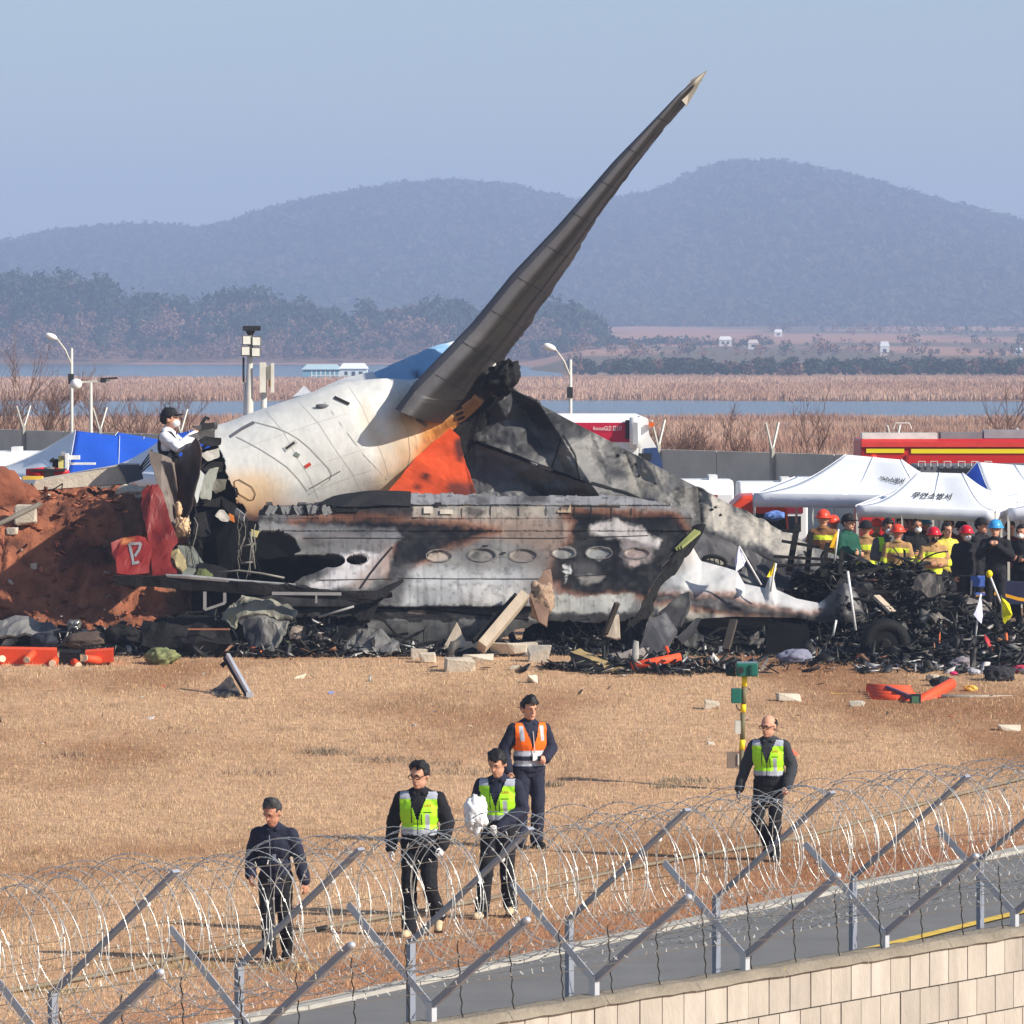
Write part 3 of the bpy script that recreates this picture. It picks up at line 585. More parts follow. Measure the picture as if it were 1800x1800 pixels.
def van(label, x0, x1, ytop, Y0, Y1, mats, grp):
    t, o, sd_, bk, L = boxcar('ambulance', label, x0, x1, ytop, 950, Y0, Y1, 2.0, dict(body=mwhite), [], .3); zt = P(x0, ytop, Y0).z-1
    side_band(t, o, sd_, .1, L*.75, zt-.42, zt-.30, M('maroon', (128, 24, 44)), 'stripe', .02); side_band(t, o, sd_, L*.2, L-.1, zt-.62, zt-.5, MATS['maroon'], 'stripe', .02); side_band(t, o, sd_, L*.35, L*.9, zt-1.0, zt-.68, mglass, 'side_window', .02)
    MB().beam(o+sd_*L*.7+bk*.6+Vector((0, 0, zt+.05)), o+sd_*L*.7+bk*1.4+Vector((0, 0, zt+.05)), .18, .1).part('light_bar', M('light_bar_white', (222, 220, 218)), t)
van('white ambulance with maroon stripes left of the tents', 1176, 1290, 845, 108, 108, None, None)
van('white ambulance with maroon flash touching the first tent', 1300, 1420, 849, 105.5, 105.5, None, None)
van('white van with maroon stripes beside the blue tents', -140, 92, 795, 111, 111, None, None)
t = thing('rescue_car', 'orange-red vehicle with dark windshield beside the left white tent', 'car', Vector((P(1318, 900, 101).x, 101, 1)))
m = MB(); c = Vector((P(1318, 900, 101).x, 101, 1)); m.prism([c+Vector((x, 0, z)) for x, z in [(-.42, .35), (-.42, 1.4), (-.36, 1.75), (-.15, 1.95), (.3, 1.97), (.75, 1.7), (.8, .35)]], (0, 1.7, 0)); bevel(m.part('body', M('car_orange', (226, 74, 44), rough=.35), t), .06)
MB().prism([c+Vector((x, -.02, z)) for x, z in [(-.38, .9), (-.36, 1.35), (-.3, 1.6), (.7, 1.6), (.75, .9)]], (0, .03, 0)).part('windshield', mglass, t)
for x in (-.3, .65): MB().tube([c+Vector((x, -.05, .33)), c+Vector((x, .2, .33))], .33, 14).part('wheel', MATS['tyre'], t)

# tents -------------------------------------------------------------
mtent = M('tent_white', (240, 242, 246), rough=.8, var=.03, scale=2); mblue = M('tent_blue', (32, 92, 206), rough=.75, var=.05)
def tent(label, fl, fr, br, bl, r0, r1, mats, val=.24, text=None, sag=.22, poles=True, group=None, up=.0):
    """hip-roofed canopy: four eave corners and two ridge ends as world points"""
    base = (fl+fr+bl+br)/4; base = Vector((base.x, base.y, 1)); t = thing('canopy_tent', label, 'tent', base, group)
    def facet(a, b, c, d, mat, name):     # a-b eave, d-c ridge
        n, k = 18, 14; V = []; Fs = []
        for j in range(k+1):
            v = j/k
            for i in range(n+1):
                u = i/n; p = a.lerp(b, u).lerp(d.lerp(c, u), v); s = sag*math.sin(math.pi*v)*(.75+.25*math.sin(math.pi*u)); w = .03*math.sin(u*9+v*3)*math.sin(math.pi*v)*math.sin(math.pi*u)
                V.append(p-Vector((0, 0, s+w)))
        for j in range(k):
            for i in range(n): q = j*(n+1)+i; Fs.append((q, q+1, q+n+2, q+n+1))
        o = MB().add(V, Fs).part(name, mat, t, True); m = o.modifiers.new('thickness', 'SOLIDIFY'); m.thickness = .006; return o
    fo = [facet(fl, fr, r1, r0, mats[0], 'roof_panel'), facet(fr, br, r1, r1, mats[1], 'roof_panel'), facet(br, bl, r0, r1, mats[2], 'roof_panel'), facet(bl, fl, r0, r0, mats[3], 'roof_panel')]
    for a, b, mm in ((fl, fr, mats[4]), (fr, br, mats[4]), (br, bl, mats[4]), (bl, fl, mats[4])):
        n = 16; V = []; nn = Vector(((b-a).y, -(b-a).x, 0)).normalized()
        for i in range(n+1):
            p = a.lerp(b, i/n); wv = nn*.015*math.sin(i*2.1)
            V += [p+nn*.035+Vector((0, 0, .012)), p+Vector((0, 0, -val*(.5)))+wv*.5+nn*.03, p-Vector((0, 0, val))+wv+nn*.02]
        o = MB().add(V, [f for i in range(n) for f in ((3*i, 3*i+1, 3*i+4, 3*i+3), (3*i+1, 3*i+2, 3*i+5, 3*i+4))]).part('valance', mm, t, True); m = o.modifiers.new('thickness', 'SOLIDIFY'); m.thickness = .006
    if poles:
        for p in (fl, fr, br, bl): MB().beam(Vector((p.x, p.y, 1)), p-Vector((0, 0, .02)), .045, .045, up=(0, 1, 0)).part('pole', mpost, t)
        mid = fl.lerp(fr, .33); MB().beam(Vector((mid.x, mid.y+.05, 1)), mid-Vector((0, 0, .1)), .035, .035, up=(0, 1, 0)).part('pole', mpost, t)
    if poles:
        for a_, b_ in ((r0, fl), (r1, fr), (r0, bl), (r1, br), (r0.lerp(r1, .5), fl.lerp(fr, .5))):
            rd_ = []
            for k in range(13): v_ = k/12; p_ = a_.lerp(b_, v_); rd_.append(p_-Vector((0, 0, sag*math.sin(math.pi*v_)*(.75 if a_ in (r0, r1) else 1.0)-.012)))
            MB().tube(rd_, .006, 5).part('roof_seam', mtent, t, True)
    if text:
        hit = caster([fo[0]]); text_on(hit, text[0], text[1], M('ink', (16, 16, 20), rough=.8), 'lettering', t, .02, bold=.018)
    return t
mval = M('tent_valance', (224, 226, 234), rough=.85, var=.05)  # darker than the roof: the eave's shadow line put into the colour
WT = [mtent]*4+[mval]
tent('left white canopy tent with blurred lettering behind the front one', T(1326, 868, 98.5), T(1640, 872, 97), T(1690, 842, 101), T(1400, 838, 102), T(1487, 799, 100.3), T(1584, 808, 99.6), WT, .25, ('여수소방서', [(1546, 838), (1592, 842), (1586, 854), (1552, 847)]))
tent('front white canopy tent lettered in black Hangul', T(1507, 889, 93.6), T(1748, 899, 92.8), T(1795, 868, 96), T(1575, 862, 96.8), T(1612, 830, 95.2), T(1692, 832, 94.8), WT, .2, ('무안소방서', [(1608, 866), (1675, 869), (1670, 881), (1601, 877)]))
tent('right white canopy tent with a blue gable', T(1760, 888, 99), T(2010, 896, 98), T(2040, 866, 102), T(1650, 852, 102.6), T(1718, 812, 101), T(1850, 822, 100.4), [mtent, mtent, mtent, mblue, mtent], .25)
tent('white canopy tent cut by the right edge of the frame', T(1773, 894, 93.2), T(2020, 902, 92.6), T(2050, 870, 96), T(1835, 866, 96.6), T(1860, 836, 95), T(1960, 838, 94.6), WT, .22)
tent('blue tent with a white end panel at the far left', T(116, 840, 101.5), T(300, 830, 100.5), T(330, 800, 105), T(-24, 832, 106), T(133, 757, 104.2), T(288, 776, 103.5), [mblue, mblue, mtent, mtent, mtent], .25, sag=.12)
tent('small blue and white tent between two larger blue ones', T(150, 815, 110), T(330, 815, 109), T(350, 790, 112), T(170, 790, 113), T(207, 760, 111.5), T(300, 776, 111), [mblue, mblue, mtent, mtent, mtent], .25, sag=.12)
tent('blue tent with white side panel behind the photographer', T(306, 838, 96.6), T(430, 832, 96.4), T(450, 800, 100), T(176, 826, 100.6), T(292, 767, 99), T(372, 748, 98.8), [mblue, mblue, mtent, mtent, mtent], .25, sag=.14)
# bare shrubs and thickets -----------------------------------------
mtwig = M('twig', (128, 98, 80), rough=.95, var=.2); mbark = M('bark', (92, 76, 66), rough=.95, var=.25)
def bare_tree(px, py, Y, h, label, seed, dens=4, spread=.55, rb=.04, leaf=0):
    r = random.Random(seed); b = P(px, py, Y); b.z = max(.3, float(zfar(np.array([b.x]), np.array([b.y]))[0]) if Y > 150 else 1.0); t = thing('bare_tree', label, 'tree', b); tr = MB(); cr = MB()
    def grow(p, d, L, rad, lv):
        q = p; pts = [p]; n = 3
        for k in range(n): d = (d+Vector((r.uniform(-.25, .25), r.uniform(-.25, .25), r.uniform(-.05, .2)))).normalized(); q = q+d*L/n; pts.append(q)
        (tr if lv == 0 else cr).tube(pts, [rad*(1-.5*k/n) for k in range(n+1)], 4 if lv < 2 else 3, cap=False)
        if lv < 4:
            for k in range(dens if lv else dens+1):
                i = r.randint(1, n); nd = (d+Vector((r.uniform(-1, 1), r.uniform(-1, 1), r.uniform(-.1, .7)))*spread*1.5).normalized(); grow(pts[i], nd, L*r.uniform(.55, .85), rad*.66, lv+1)
    grow(b-Vector((0, 0, .1)), Vector((r.uniform(-.1, .1), 0, 1)), h*.36, rb, 0); tr.part('trunk', mbark, t); cr.part('crown', mtwig, t)
for i, (px, py, Y, h, lb, dn, sp) in enumerate([(1190, 790, 156, 3.9, 'round bare shrub right of the crash tender', 5, .9), (1292, 800, 152, 3.5, 'bare shrub in the brush behind the wall, middle', 4, .7), (1432, 800, 150, 3.9, 'upright bare sapling left of the fire engine', 3, .6), (1530, 790, 155, 3.2, 'small bare shrub at the corner of the fire engine', 3, .6), (1788, 770, 150, 5.0, 'bare tree rising over the red engine at the right edge', 4, .6),
        (40, 790, 176, 6.24, 'tallest bare tree of the left thicket', 4, .5), (78, 790, 178, 5.27, 'bare tree left of the tall lamp post', 4, .55), (8, 790, 178, 4.68, 'bare tree at the left edge of the frame', 4, .55), (105, 790, 180, 4.29, 'bare tree right under the tall lamp', 4, .6), (200, 780, 176, 4.2, 'bare shrub right of the camera post', 4, .6), (260, 780, 175, 4.0, 'bare shrub left of the photographer', 4, .6), (330, 760, 176, 3.8, 'low bare shrub behind the photographer', 4, .6), (1050, 745, 240, 1.20, 'dark little shrub above the crash tender roof', 4, .4)]):
    bare_tree(px, py, Y, h, lb, 40+i, dn, sp, .04)
# ------------------------------------------------------------------ the wreck
mskin = M('burnt_skin', (200, 200, 200), rough=.55, var=.10, scale=2.2, bump=.25, bscale=14, attr=True, streak=.35, spec=.35)
mchar = M('charred', (24, 23, 23), rough=.8, var=.45, scale=6, bump=.8, bscale=18, spec=.25)
msoot = M('soot', (16, 16, 17), rough=.95, var=.3, spec=.1)
mgrey = M('bare_alloy', (150, 150, 150), rough=.5, metal=.25, var=.25, scale=5, bump=.3)
mline = M('panel_seam', (120, 116, 110), rough=.8); mseam = M('dark_seam', (40, 38, 37), rough=.9)
wreck = thing('aircraft_tail', 'broken burnt tail section of a white airliner with one stabilizer pointing skyward', 'aircraft wreck', Vector((0, 85.5, 1)))

# --- tail cone (white upper fuselage)
CN = [(392, 868, 118), (440, 850, 116), (540, 809, 112), (638, 771, 107), (700, 748, 90), (745, 730, 68), (790, 708, 54), (822, 690, 42), (880, 662, 29)]
ax = Vector((.93, 0, .36)).normalized(); upv = Vector((-.356, 0, .934)); bk_ = Vector((0, 1, 0))
nu, nv = 420, 220; s = np.linspace(0, len(CN)-1, nu); ks = np.arange(len(CN))
cxs, cys, crs = [np.interp(s, ks, [c[i] for c in CN]) for i in range(3)]
for arr in (cxs, cys, crs):        # soften the polyline
    for _ in range(40): arr[1:-1] = (arr[:-2]+2*arr[1:-1]+arr[2:])/4
Yc = 87.4+np.linspace(0, .5, nu); th = np.linspace(-.35, 2*np.pi-.35, nv)
C3 = np.stack([(cxs-900)*Yc/F, Yc, H-(cys-YH)*Yc/F], 1); rad = crs*Yc/F
TH, SS = np.meshgrid(th, np.arange(nu), indexing='ij')
dent = fbm(np.stack([SS/60., np.cos(TH)*1.3, np.sin(TH)*1.3], -1).reshape(-1, 3), 3, 5).reshape(TH.shape)*.035
cr_ = sstep(200, 260, SS)*(1-sstep(300, 360, SS)); dent = dent-.07*cr_*np.abs(fbm(np.stack([SS/16., TH*2.4, TH*0], -1).reshape(-1, 3), 3, 8).reshape(TH.shape))
rr = rad[None, :]*(1+dent); X = C3[None, :, 0]+rr*np.cos(TH)*upv.x; Z = C3[None, :, 2]+rr*np.cos(TH)*upv.z; Yv = C3[None, :, 1]-rr*np.sin(TH)*1.0
PX = 900+X*F/Yv; PY = YH+(H-Z)*F/Yv
edge = 8+28*np.abs(fbm(np.stack([TH.ravel()*3.2, TH.ravel()*0, TH.ravel()*0], 1), 4, 3)).reshape(TH.shape)
mask = (SS > edge+16*np.clip(np.sin(TH), 0, 1)) & ~((polysd(PX, PY, [(300, 900), (378, 895), (372, 862), (392, 838), (385, 826), (362, 822), (345, 780), (300, 760)]) < 0) & (np.sin(TH) > 0))
ops = [([(380, 855), (470, 880), (540, 905), (590, 905), (560, 960), (360, 960)], (205, 120, 52), 70, .8), ([(360, 890), (430, 890), (520, 925), (700, 930), (360, 990)], (70, 52, 60), 26, .9),
       ((437, 862, 60, 34), (238, 196, 140), 40, .7), ([(700, 700), (850, 640), (870, 720), (720, 880), (640, 890), (690, 800)], (206, 168, 110), 60, .75), ([(740, 770), (800, 720), (845, 690), (850, 720), (780, 790), (715, 850)], (190, 118, 44), 26, .8),
       ([(735, 745), (790, 722), (800, 752), (745, 775)], (196, 130, 50), 14, .7), ([(760, 757), (835, 695), (840, 705), (770, 770)], (120, 74, 34), 10, .6), ([(815, 700), (850, 660), (930, 610), (930, 720), (868, 745), (842, 735), (848, 700), (832, 690)], (48, 46, 45), 9, .97), ([(640, 700), (690, 800), (680, 890), (660, 890), (665, 800), (630, 730)], (214, 196, 168), 20, .6), ((372, 800, 14, 50), (176, 182, 186), 10, .6)]
col = paint(PX.ravel(), PY.ravel(), (234, 232, 226), ops, 5, 30, 3)
fus = gridsheet('fuselage', X, Yv, Z, mask, col, mskin, wreck, .05)
hitF = caster([fus])
strip_on(hitF, [(448, 742), (485, 752), (505, 760), (524, 771), (545, 788), (563, 807), (577, 822), (583, 832), (580, 843), (562, 856), (544, 868)], 1.5, M('door_line', (180, 176, 168)), 'door_seam', wreck, .008)
strip_on(hitF, [(416, 768), (436, 778), (458, 790), (482, 805), (505, 821), (525, 842), (541, 863)], 1.4, MATS['door_line'], 'door_seam', wreck, .008)
strip_on(hitF, [(405, 768), (426, 754), (447, 743)], 5.5, M('slot_grey', (104, 104, 108)), 'door_slot', wreck, .012)
strip_on(hitF, [(500, 791), (521, 776)], 9, M('slot_ring', (188, 186, 180)), 'door_handle', wreck, .012); strip_on(hitF, [(503, 789), (518, 778)], 4, mseam, 'handle_recess', wreck, .02)
strip_on(hitF, [(518, 797), (526, 802)], 7, M('vent_grey', (120, 124, 120)), 'door_vent', wreck, .014); strip_on(hitF, [(536, 821), (546, 815)], 6, M('red_mark', (196, 60, 44)), 'red_mark', wreck, .014)
strip_on(hitF, [(412, 846), (420, 843), (443, 856), (449, 868), (446, 878), (438, 879), (420, 868), (413, 857)], 1.6, M('hatch_line', (120, 90, 60)), 'hatch_seam', wreck, .01, True)
strip_on(hitF, [(588, 699), (614, 711)], 5, mseam, 'antenna_scar', wreck, .015); m = lump('dent_patch', hitF(566, 715, .01)[0], (.12, .04, .05), M('slot_grey', (104, 104, 108)), wreck, noise=.5, seed=4, sub=2)
strip_on(hitF, [(558, 690), (640, 800), (700, 862)], 1.5, M('seam_soft', (196, 192, 184)), 'panel_seam', wreck, .006); strip_on(hitF, [(706, 735), (718, 760), (722, 800), (712, 850)], 2.2, M('seam_tan', (196, 180, 150)), 'panel_seam', wreck, .008)
strip_on(hitF, [(732, 736), (750, 748)], 7, mline, 'scorched_tab', wreck, .012)
for i in range(5): strip_on(hitF, [(798+i*3, 722+i*8), (812+i*2, 716+i*8)], 4, mseam, 'burnt_lettering', wreck, .012, sub=3)
strip_on(hitF, [(545, 858), (560, 850), (580, 838), (598, 828)], 2, mline, 'crease', wreck, .01)
for a_, b_, c_ in (((468, 722), (520, 800), (560, 875)), ((520, 700), (590, 790), (640, 870)), ((610, 674), (655, 760), (690, 860))): strip_on(hitF, [a_, ((a_[0]+b_[0])/2+6, (a_[1]+b_[1])/2), b_, ((b_[0]+c_[0])/2+4, (b_[1]+c_[1])/2), c_], .8, M('seam_soft2', (208, 204, 196)), 'frame_seam', wreck, .006)
for a_, b_ in (((420, 790), (700, 700)), ((470, 850), (700, 770)), ((560, 860), (690, 815))): strip_on(hitF, [a_, ((a_[0]+b_[0])/2, (a_[1]+b_[1])/2-3), b_], .8, MATS['seam_soft2'], 'lap_seam', wreck, .006)
r3 = random.Random(31); plate('break_bulkhead', [(338, 815, 87.3), (372, 775, 87.6), (405, 765, 87.6), (420, 900, 87), (345, 905, 87)], mchar, wreck, .04, crumple=.2, cuts=5)
for i in range(15):      # ragged flaps and bent ribs round the break
    a_ = -1.0+i*.27; yb = 87.3-1.1*math.sin(a_+.6); x0 = 386-42*math.cos(a_-.2)*.4+r3.uniform(-6, 10); y0 = 858-108*math.cos(a_+.35); y0 = min(y0, 930); ln = r3.uniform(14, 40)
    plate('torn_flap', [(x0+10, y0-r3.uniform(5, 11), yb), (x0-ln*.5, y0-r3.uniform(0, 12), yb-.1), (x0-ln, y0+r3.uniform(-4, 14), yb-.2), (x0-ln*.4, y0+r3.uniform(8, 18), yb-.1), (x0+10, y0+r3.uniform(6, 12), yb)], [mskin, mchar][i % 2], wreck, .015, crumple=.08, cuts=3, base=r3.choice([(120, 118, 110), (66, 62, 60), (176, 172, 164), (96, 92, 80)]), seed=i)
for i in range(7): a_ = 780+i*24; wire_pts = [P(372+r3.uniform(-8, 8), a_, 86.6), P(352+r3.uniform(-12, 8), a_+14, 86.1), P(345+r3.uniform(-12, 12), a_+40, 85.6)]; MB().tube(wire_pts, .025, 6).part('bent_rib', mchar, wreck, True)
# blue far tailplane behind the cone
plate('blue_tailplane', [(655, 655, 88.6), (725, 626, 89.4), (800, 604, 90), (786, 640, 89.2), (730, 720, 88), (704, 735, 87.6), (690, 695, 88)], mskin, wreck, .12, crumple=.05, cuts=8, base=(146, 190, 228), ops=[([(725, 660), (740, 662), (748, 676), (734, 678)], (30, 32, 38), 6, .95), ([(780, 604), (812, 600), (800, 612), (786, 612)], (236, 238, 240), 4, .95), ([(690, 690), (712, 712), (706, 735), (690, 715)], (70, 84, 110), 6, .8)])
plate('white_fillet', [(515, 700, 88.4), (535, 680, 88.6), (548, 692, 88.4), (600, 668, 88.4), (655, 655, 88.4), (668, 672, 88)], mskin, wreck, .05, cuts=3, base=(226, 226, 228))
# --- stabilizer pointing up
LE = [(704, 724), (728, 690), (790, 628), (835, 580), (900, 500), (985, 408), (1080, 295), (1195, 165), (1240, 126)]
TE = [(800, 745), (868, 690), (893, 620), (925, 580), (1003, 462), (1050, 382), (1130, 270), (1204, 184), (1241, 129)]
ns, nc = 300, 44; t_ = np.linspace(0, len(LE)-1, ns); kk = np.arange(len(LE)); lx, ly, tx, ty = [np.interp(t_, kk, [p[i] for p in A]) for A in (LE, TE) for i in (0, 1)]
for arr in (lx, ly, tx, ty):
    for _ in range(14): arr[1:-1] = (arr[:-2]+2*arr[1:-1]+arr[2:])/4
c = np.linspace(0, 1, nc); prof = .085*(2.969*np.sqrt(c)-1.26*c-3.516*c**2+2.843*c**3-1.036*c**4)*1.0
loop = np.concatenate([c, c[::-1][1:-1]]); sgn = np.concatenate([-prof, prof[::-1][1:-1]])
Xs = lx[None, :]*(1-loop[:, None])+tx[None, :]*loop[:, None]; Ys = ly[None, :]*(1-loop[:, None])+ty[None, :]*loop[:, None]; jag = np.where((loop[:, None] > .8), 5*fbm(np.stack([t_*9, t_*0, t_*0], 1), 3, 3)[None, :], 0); Xs = Xs+jag*.5; Ys = Ys+jag*.4
yl = np.interp(t_, kk, np.linspace(86.2, 87.6, len(LE))); yt = yl+np.interp(t_, kk, [2.0, 2.0, 1.9, 1.8, 1.5, 1.2, .9, .4, .1]); Yd = yl[None, :]*(1-loop[:, None])+yt[None, :]*loop[:, None]
W3 = np.stack([(Xs-900)*Yd/F, Yd, H-(Ys-YH)*Yd/F], -1); chord = W3[nc-1]-W3[0]; span = np.gradient(W3[0], axis=0); nrm = np.cross(span, chord); nrm /= np.linalg.norm(nrm, axis=1)[:, None]+1e-9; nrm *= np.where(nrm[:, 1] > 0, 1, -1)[:, None]
cl = np.linalg.norm(chord, axis=1); W3 = W3+nrm[None]*(sgn[:, None, None]*cl[None, :, None]*1.5)
W3 = np.concatenate([W3, W3[:1]], 0); PXs = np.concatenate([Xs, Xs[:1]]); PYs = np.concatenate([Ys, Ys[:1]])
along = np.repeat(t_[None, :], W3.shape[0], 0); lp = np.concatenate([loop, loop[:1]])[:, None]+along*0
q3 = np.stack([along.ravel()*1.2, lp.ravel()*5, lp.ravel()*0], 1); nn_ = fbm(q3, 4, 12); q4 = np.stack([along.ravel()*9, lp.ravel()*1.2, lp.ravel()*0], 1); n4 = fbm(q4, 3, 15)
cc = lin((54, 50, 46))[None]*(1-.55*sstep(.0, .5, nn_))[:, None]*(1+.35*n4)[:, None]; le = (1-sstep(.03, .08, lp.ravel()))[:, None]; cc = cc*(1-le)+lin((92, 90, 94))*le
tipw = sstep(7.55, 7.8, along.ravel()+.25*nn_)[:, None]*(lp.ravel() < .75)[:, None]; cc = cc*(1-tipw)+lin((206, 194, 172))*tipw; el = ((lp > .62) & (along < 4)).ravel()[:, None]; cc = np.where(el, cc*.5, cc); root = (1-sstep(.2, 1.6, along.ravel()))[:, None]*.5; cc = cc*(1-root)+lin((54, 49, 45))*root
stab = gridsheet('horizontal_stabilizer', W3[..., 0], W3[..., 1], W3[..., 2], None, cc*.8, mskin, wreck, 0)
plate('torn_tip', [(1192, 170, 87.5), (1215, 140, 87.6), (1243, 124, 87.6), (1230, 146, 87.55), (1207, 186, 87.5)], mskin, wreck, .02, cuts=2, base=(176, 166, 150), crumple=.03)
hitB = caster([stab])
for seg in ([(770, 690), (860, 590), (960, 470), (1060, 345), (1150, 235)], [(800, 700), (880, 605), (985, 465), (1085, 330), (1165, 228)]): strip_on(hitB, seg, 1.3, mseam, 'spar_seam', stab, .01, sub=10)
for k in range(9): x0 = 760+k*48; y0 = 655-k*57; strip_on(hitB, [(x0+6, y0+4), (x0+70-k*5, y0+40-k*3)], 1.1, mseam, 'rib_seam', stab, .01)
# --- tail cone end, charred
lump('charred_tail_end', P(884, 664, 87.2), (.27, .3, .36), mchar, wreck, noise=.55, seed=3, rot=Matrix.Rotation(.6, 3, 'Y')); MB().tube([P(893, 630, 87), P(903, 640, 87), P(900, 655, 87)], .02, 6).part('bent_bracket', mchar, wreck)
# --- orange fin root
plate('orange_fin_root', [(672, 880, 86.6), (690, 856, 86.8), (732, 806, 87.1), (790, 752, 87.4), (808, 768, 87.2), (814, 800, 87), (838, 870, 86.2), (830, 885, 86.1)], mskin, wreck, .05, cuts=10, crumple=.03, base=(232, 88, 44), ops=[((751, 842, 6, 8), (40, 30, 28), 4, .95), ([(797, 775), (812, 770), (815, 812), (805, 815)], (60, 44, 40), 8, .9), ((735, 858, 5, 7), (70, 40, 30), 5, .8), ([(790, 850), (850, 850), (850, 880), (785, 880)], (70, 48, 42), 14, .8)], warp=3)
plate('charred_root', [(780, 772, 87.35), (842, 704, 87.7), (872, 690, 87.7), (850, 760, 87.3), (812, 815, 87.1)], mchar, wreck, .05, cuts=4, crumple=.06)
# --- charred fin lying to the right
TOPF = [(808, 800), (822, 765), (838, 735), (870, 705), (893, 680), (1000, 738), (1100, 790), (1190, 838), (1300, 893), (1400, 945), (1500, 990)]
BOTF = [(808, 815), (814, 850), (840, 880), (1000, 890), (1100, 905), (1190, 925), (1250, 955), (1330, 990), (1400, 1010), (1500, 1000)]
nu, nv = 460, 150; u = np.linspace(808, 1500, nu); v = np.linspace(0, 1, nv); U, V = np.meshgrid(u, v); rag = 2.5*fbm(np.stack([u/14, u*0, u*0], 1), 3, 2); TY = interp(TOPF, u)+rag*(u > 1250)*2; BY = interp(BOTF, u); PY = TY[None]*(1-V)+BY[None]*V; PX = U
Yd = 87.1-.0024*(PX-808)+(1-V)*.55
def fold(x0, y0, x1, y1, amp, wdt):
    l = math.hypot(x1-x0, y1-y0); d = np.abs((PX-x0)*(y1-y0)-(PY-y0)*(x1-x0))/l; return amp*np.maximum(0, 1-d/wdt)
for a in [(815, 765, 1180, 912, -.28, 46), (900, 690, 960, 800, .22, 30), (935, 690, 1000, 790, -.25, 26), (880, 740, 990, 720, .2, 22), (990, 790, 1080, 740, -.22, 40), (1085, 760, 1130, 880, .2, 40), (860, 800, 950, 870, .15, 35), (1160, 870, 1230, 850, -.2, 30), (1225, 850, 1235, 940, .18, 22), (820, 790, 900, 720, -.15, 22)]: Yd = Yd+fold(*a)
qq = np.stack([PX.ravel()/40, PY.ravel()/40, PX.ravel()*0], 1); Yd = Yd+.16*fbm(qq, 3, 6).reshape(PX.shape)+.02*np.abs(fbm(qq*4, 2, 9)).reshape(PX.shape)
W3 = np.stack([(PX-900)*Yd/F, Yd, H-(PY-YH)*Yd/F], -1)
ops = [([(840, 730), (893, 675), (1040, 755), (990, 792), (930, 800), (850, 775)], (64, 64, 66), 14, .9), ([(880, 740), (915, 706), (960, 720), (945, 752), (900, 760)], (104, 104, 106), 8, .7), ([(905, 700), (960, 722), (1000, 745), (965, 755), (925, 730)], (44, 44, 46), 8, .85), ([(930, 745), (975, 760), (990, 790), (950, 790)], (118, 116, 116), 8, .6), ([(812, 790), (900, 812), (930, 850), (930, 885), (815, 880)], (102, 102, 104), 10, .8), ([(985, 745), (1040, 752), (1060, 730), (990, 728)], (60, 58, 56), 8, .9),
       ([(1000, 775), (1070, 760), (1085, 850), (1030, 840), (975, 800)], (150, 148, 144), 14, .6), ((1082, 812, 28, 34), (52, 52, 54), 14, .85), ([(930, 850), (1060, 865), (1160, 890), (1150, 930), (930, 900)], (62, 62, 64), 12, .85), ([(1100, 800), (1180, 835), (1160, 880), (1110, 860)], (164, 158, 148), 18, .7), ((1200, 870, 24, 18), (112, 108, 102), 8, .7), ((1192, 868, 12, 10), (48, 46, 44), 6, .7), ([(1222, 850), (1236, 860), (1240, 945), (1215, 930)], (54, 52, 50), 10, .85), ([(1235, 870), (1300, 893), (1400, 945), (1440, 985), (1380, 985), (1290, 940), (1240, 925)], (200, 192, 180), 12, .85), ([(1240, 930), (1330, 965), (1420, 990), (1420, 1020), (1240, 1000)], (58, 56, 56), 12, .9), ([(1090, 870), (1190, 900), (1240, 935), (1090, 930)], (70, 68, 66), 12, .8)]
col = paint(PX.ravel(), PY.ravel(), (124, 122, 120), ops, 9, 26, 8); spk = fbm(np.stack([PX.ravel()/4, PY.ravel()/4, PX.ravel()*0], 1), 3, 61); col = col*.82*(1-.3*sstep(.25, .5, spk)*sstep(980, 1080, PX.ravel()))[:, None]
mask = polysd(PX, PY, [(800, 805), (835, 730), (893, 676), (1520, 985), (1520, 1030), (800, 1000)]) < 3
fin = gridsheet('vertical_fin', W3[..., 0], W3[..., 1], W3[..., 2], mask, col, mskin, wreck, .06)
hitV = caster([fin])
strip_on(hitV, [(818, 768), (930, 812), (1030, 848), (1100, 868), (1180, 905)], 4, mchar, 'fin_spar', wreck, .03); strip_on(hitV, [(990, 765), (1010, 800), (1020, 845)], 2.5, mseam, 'fin_seam', wreck, .015); strip_on(hitV, [(988, 770), (978, 800), (968, 825)], 2, mseam, 'fin_seam', wreck, .015); strip_on(hitV, [(840, 738), (870, 706), (893, 682)], 4, mseam, 'hinge_line', wreck, .02)
for x, y in ((1097, 795), (1116, 815), (1122, 835), (1250, 895), (1256, 890), (1150, 850), (1265, 905), (1085, 800)): strip_on(hitV, [(x, y), (x+3, y+3)], 3.5, msoot, 'hole', wreck, .02, sub=2)

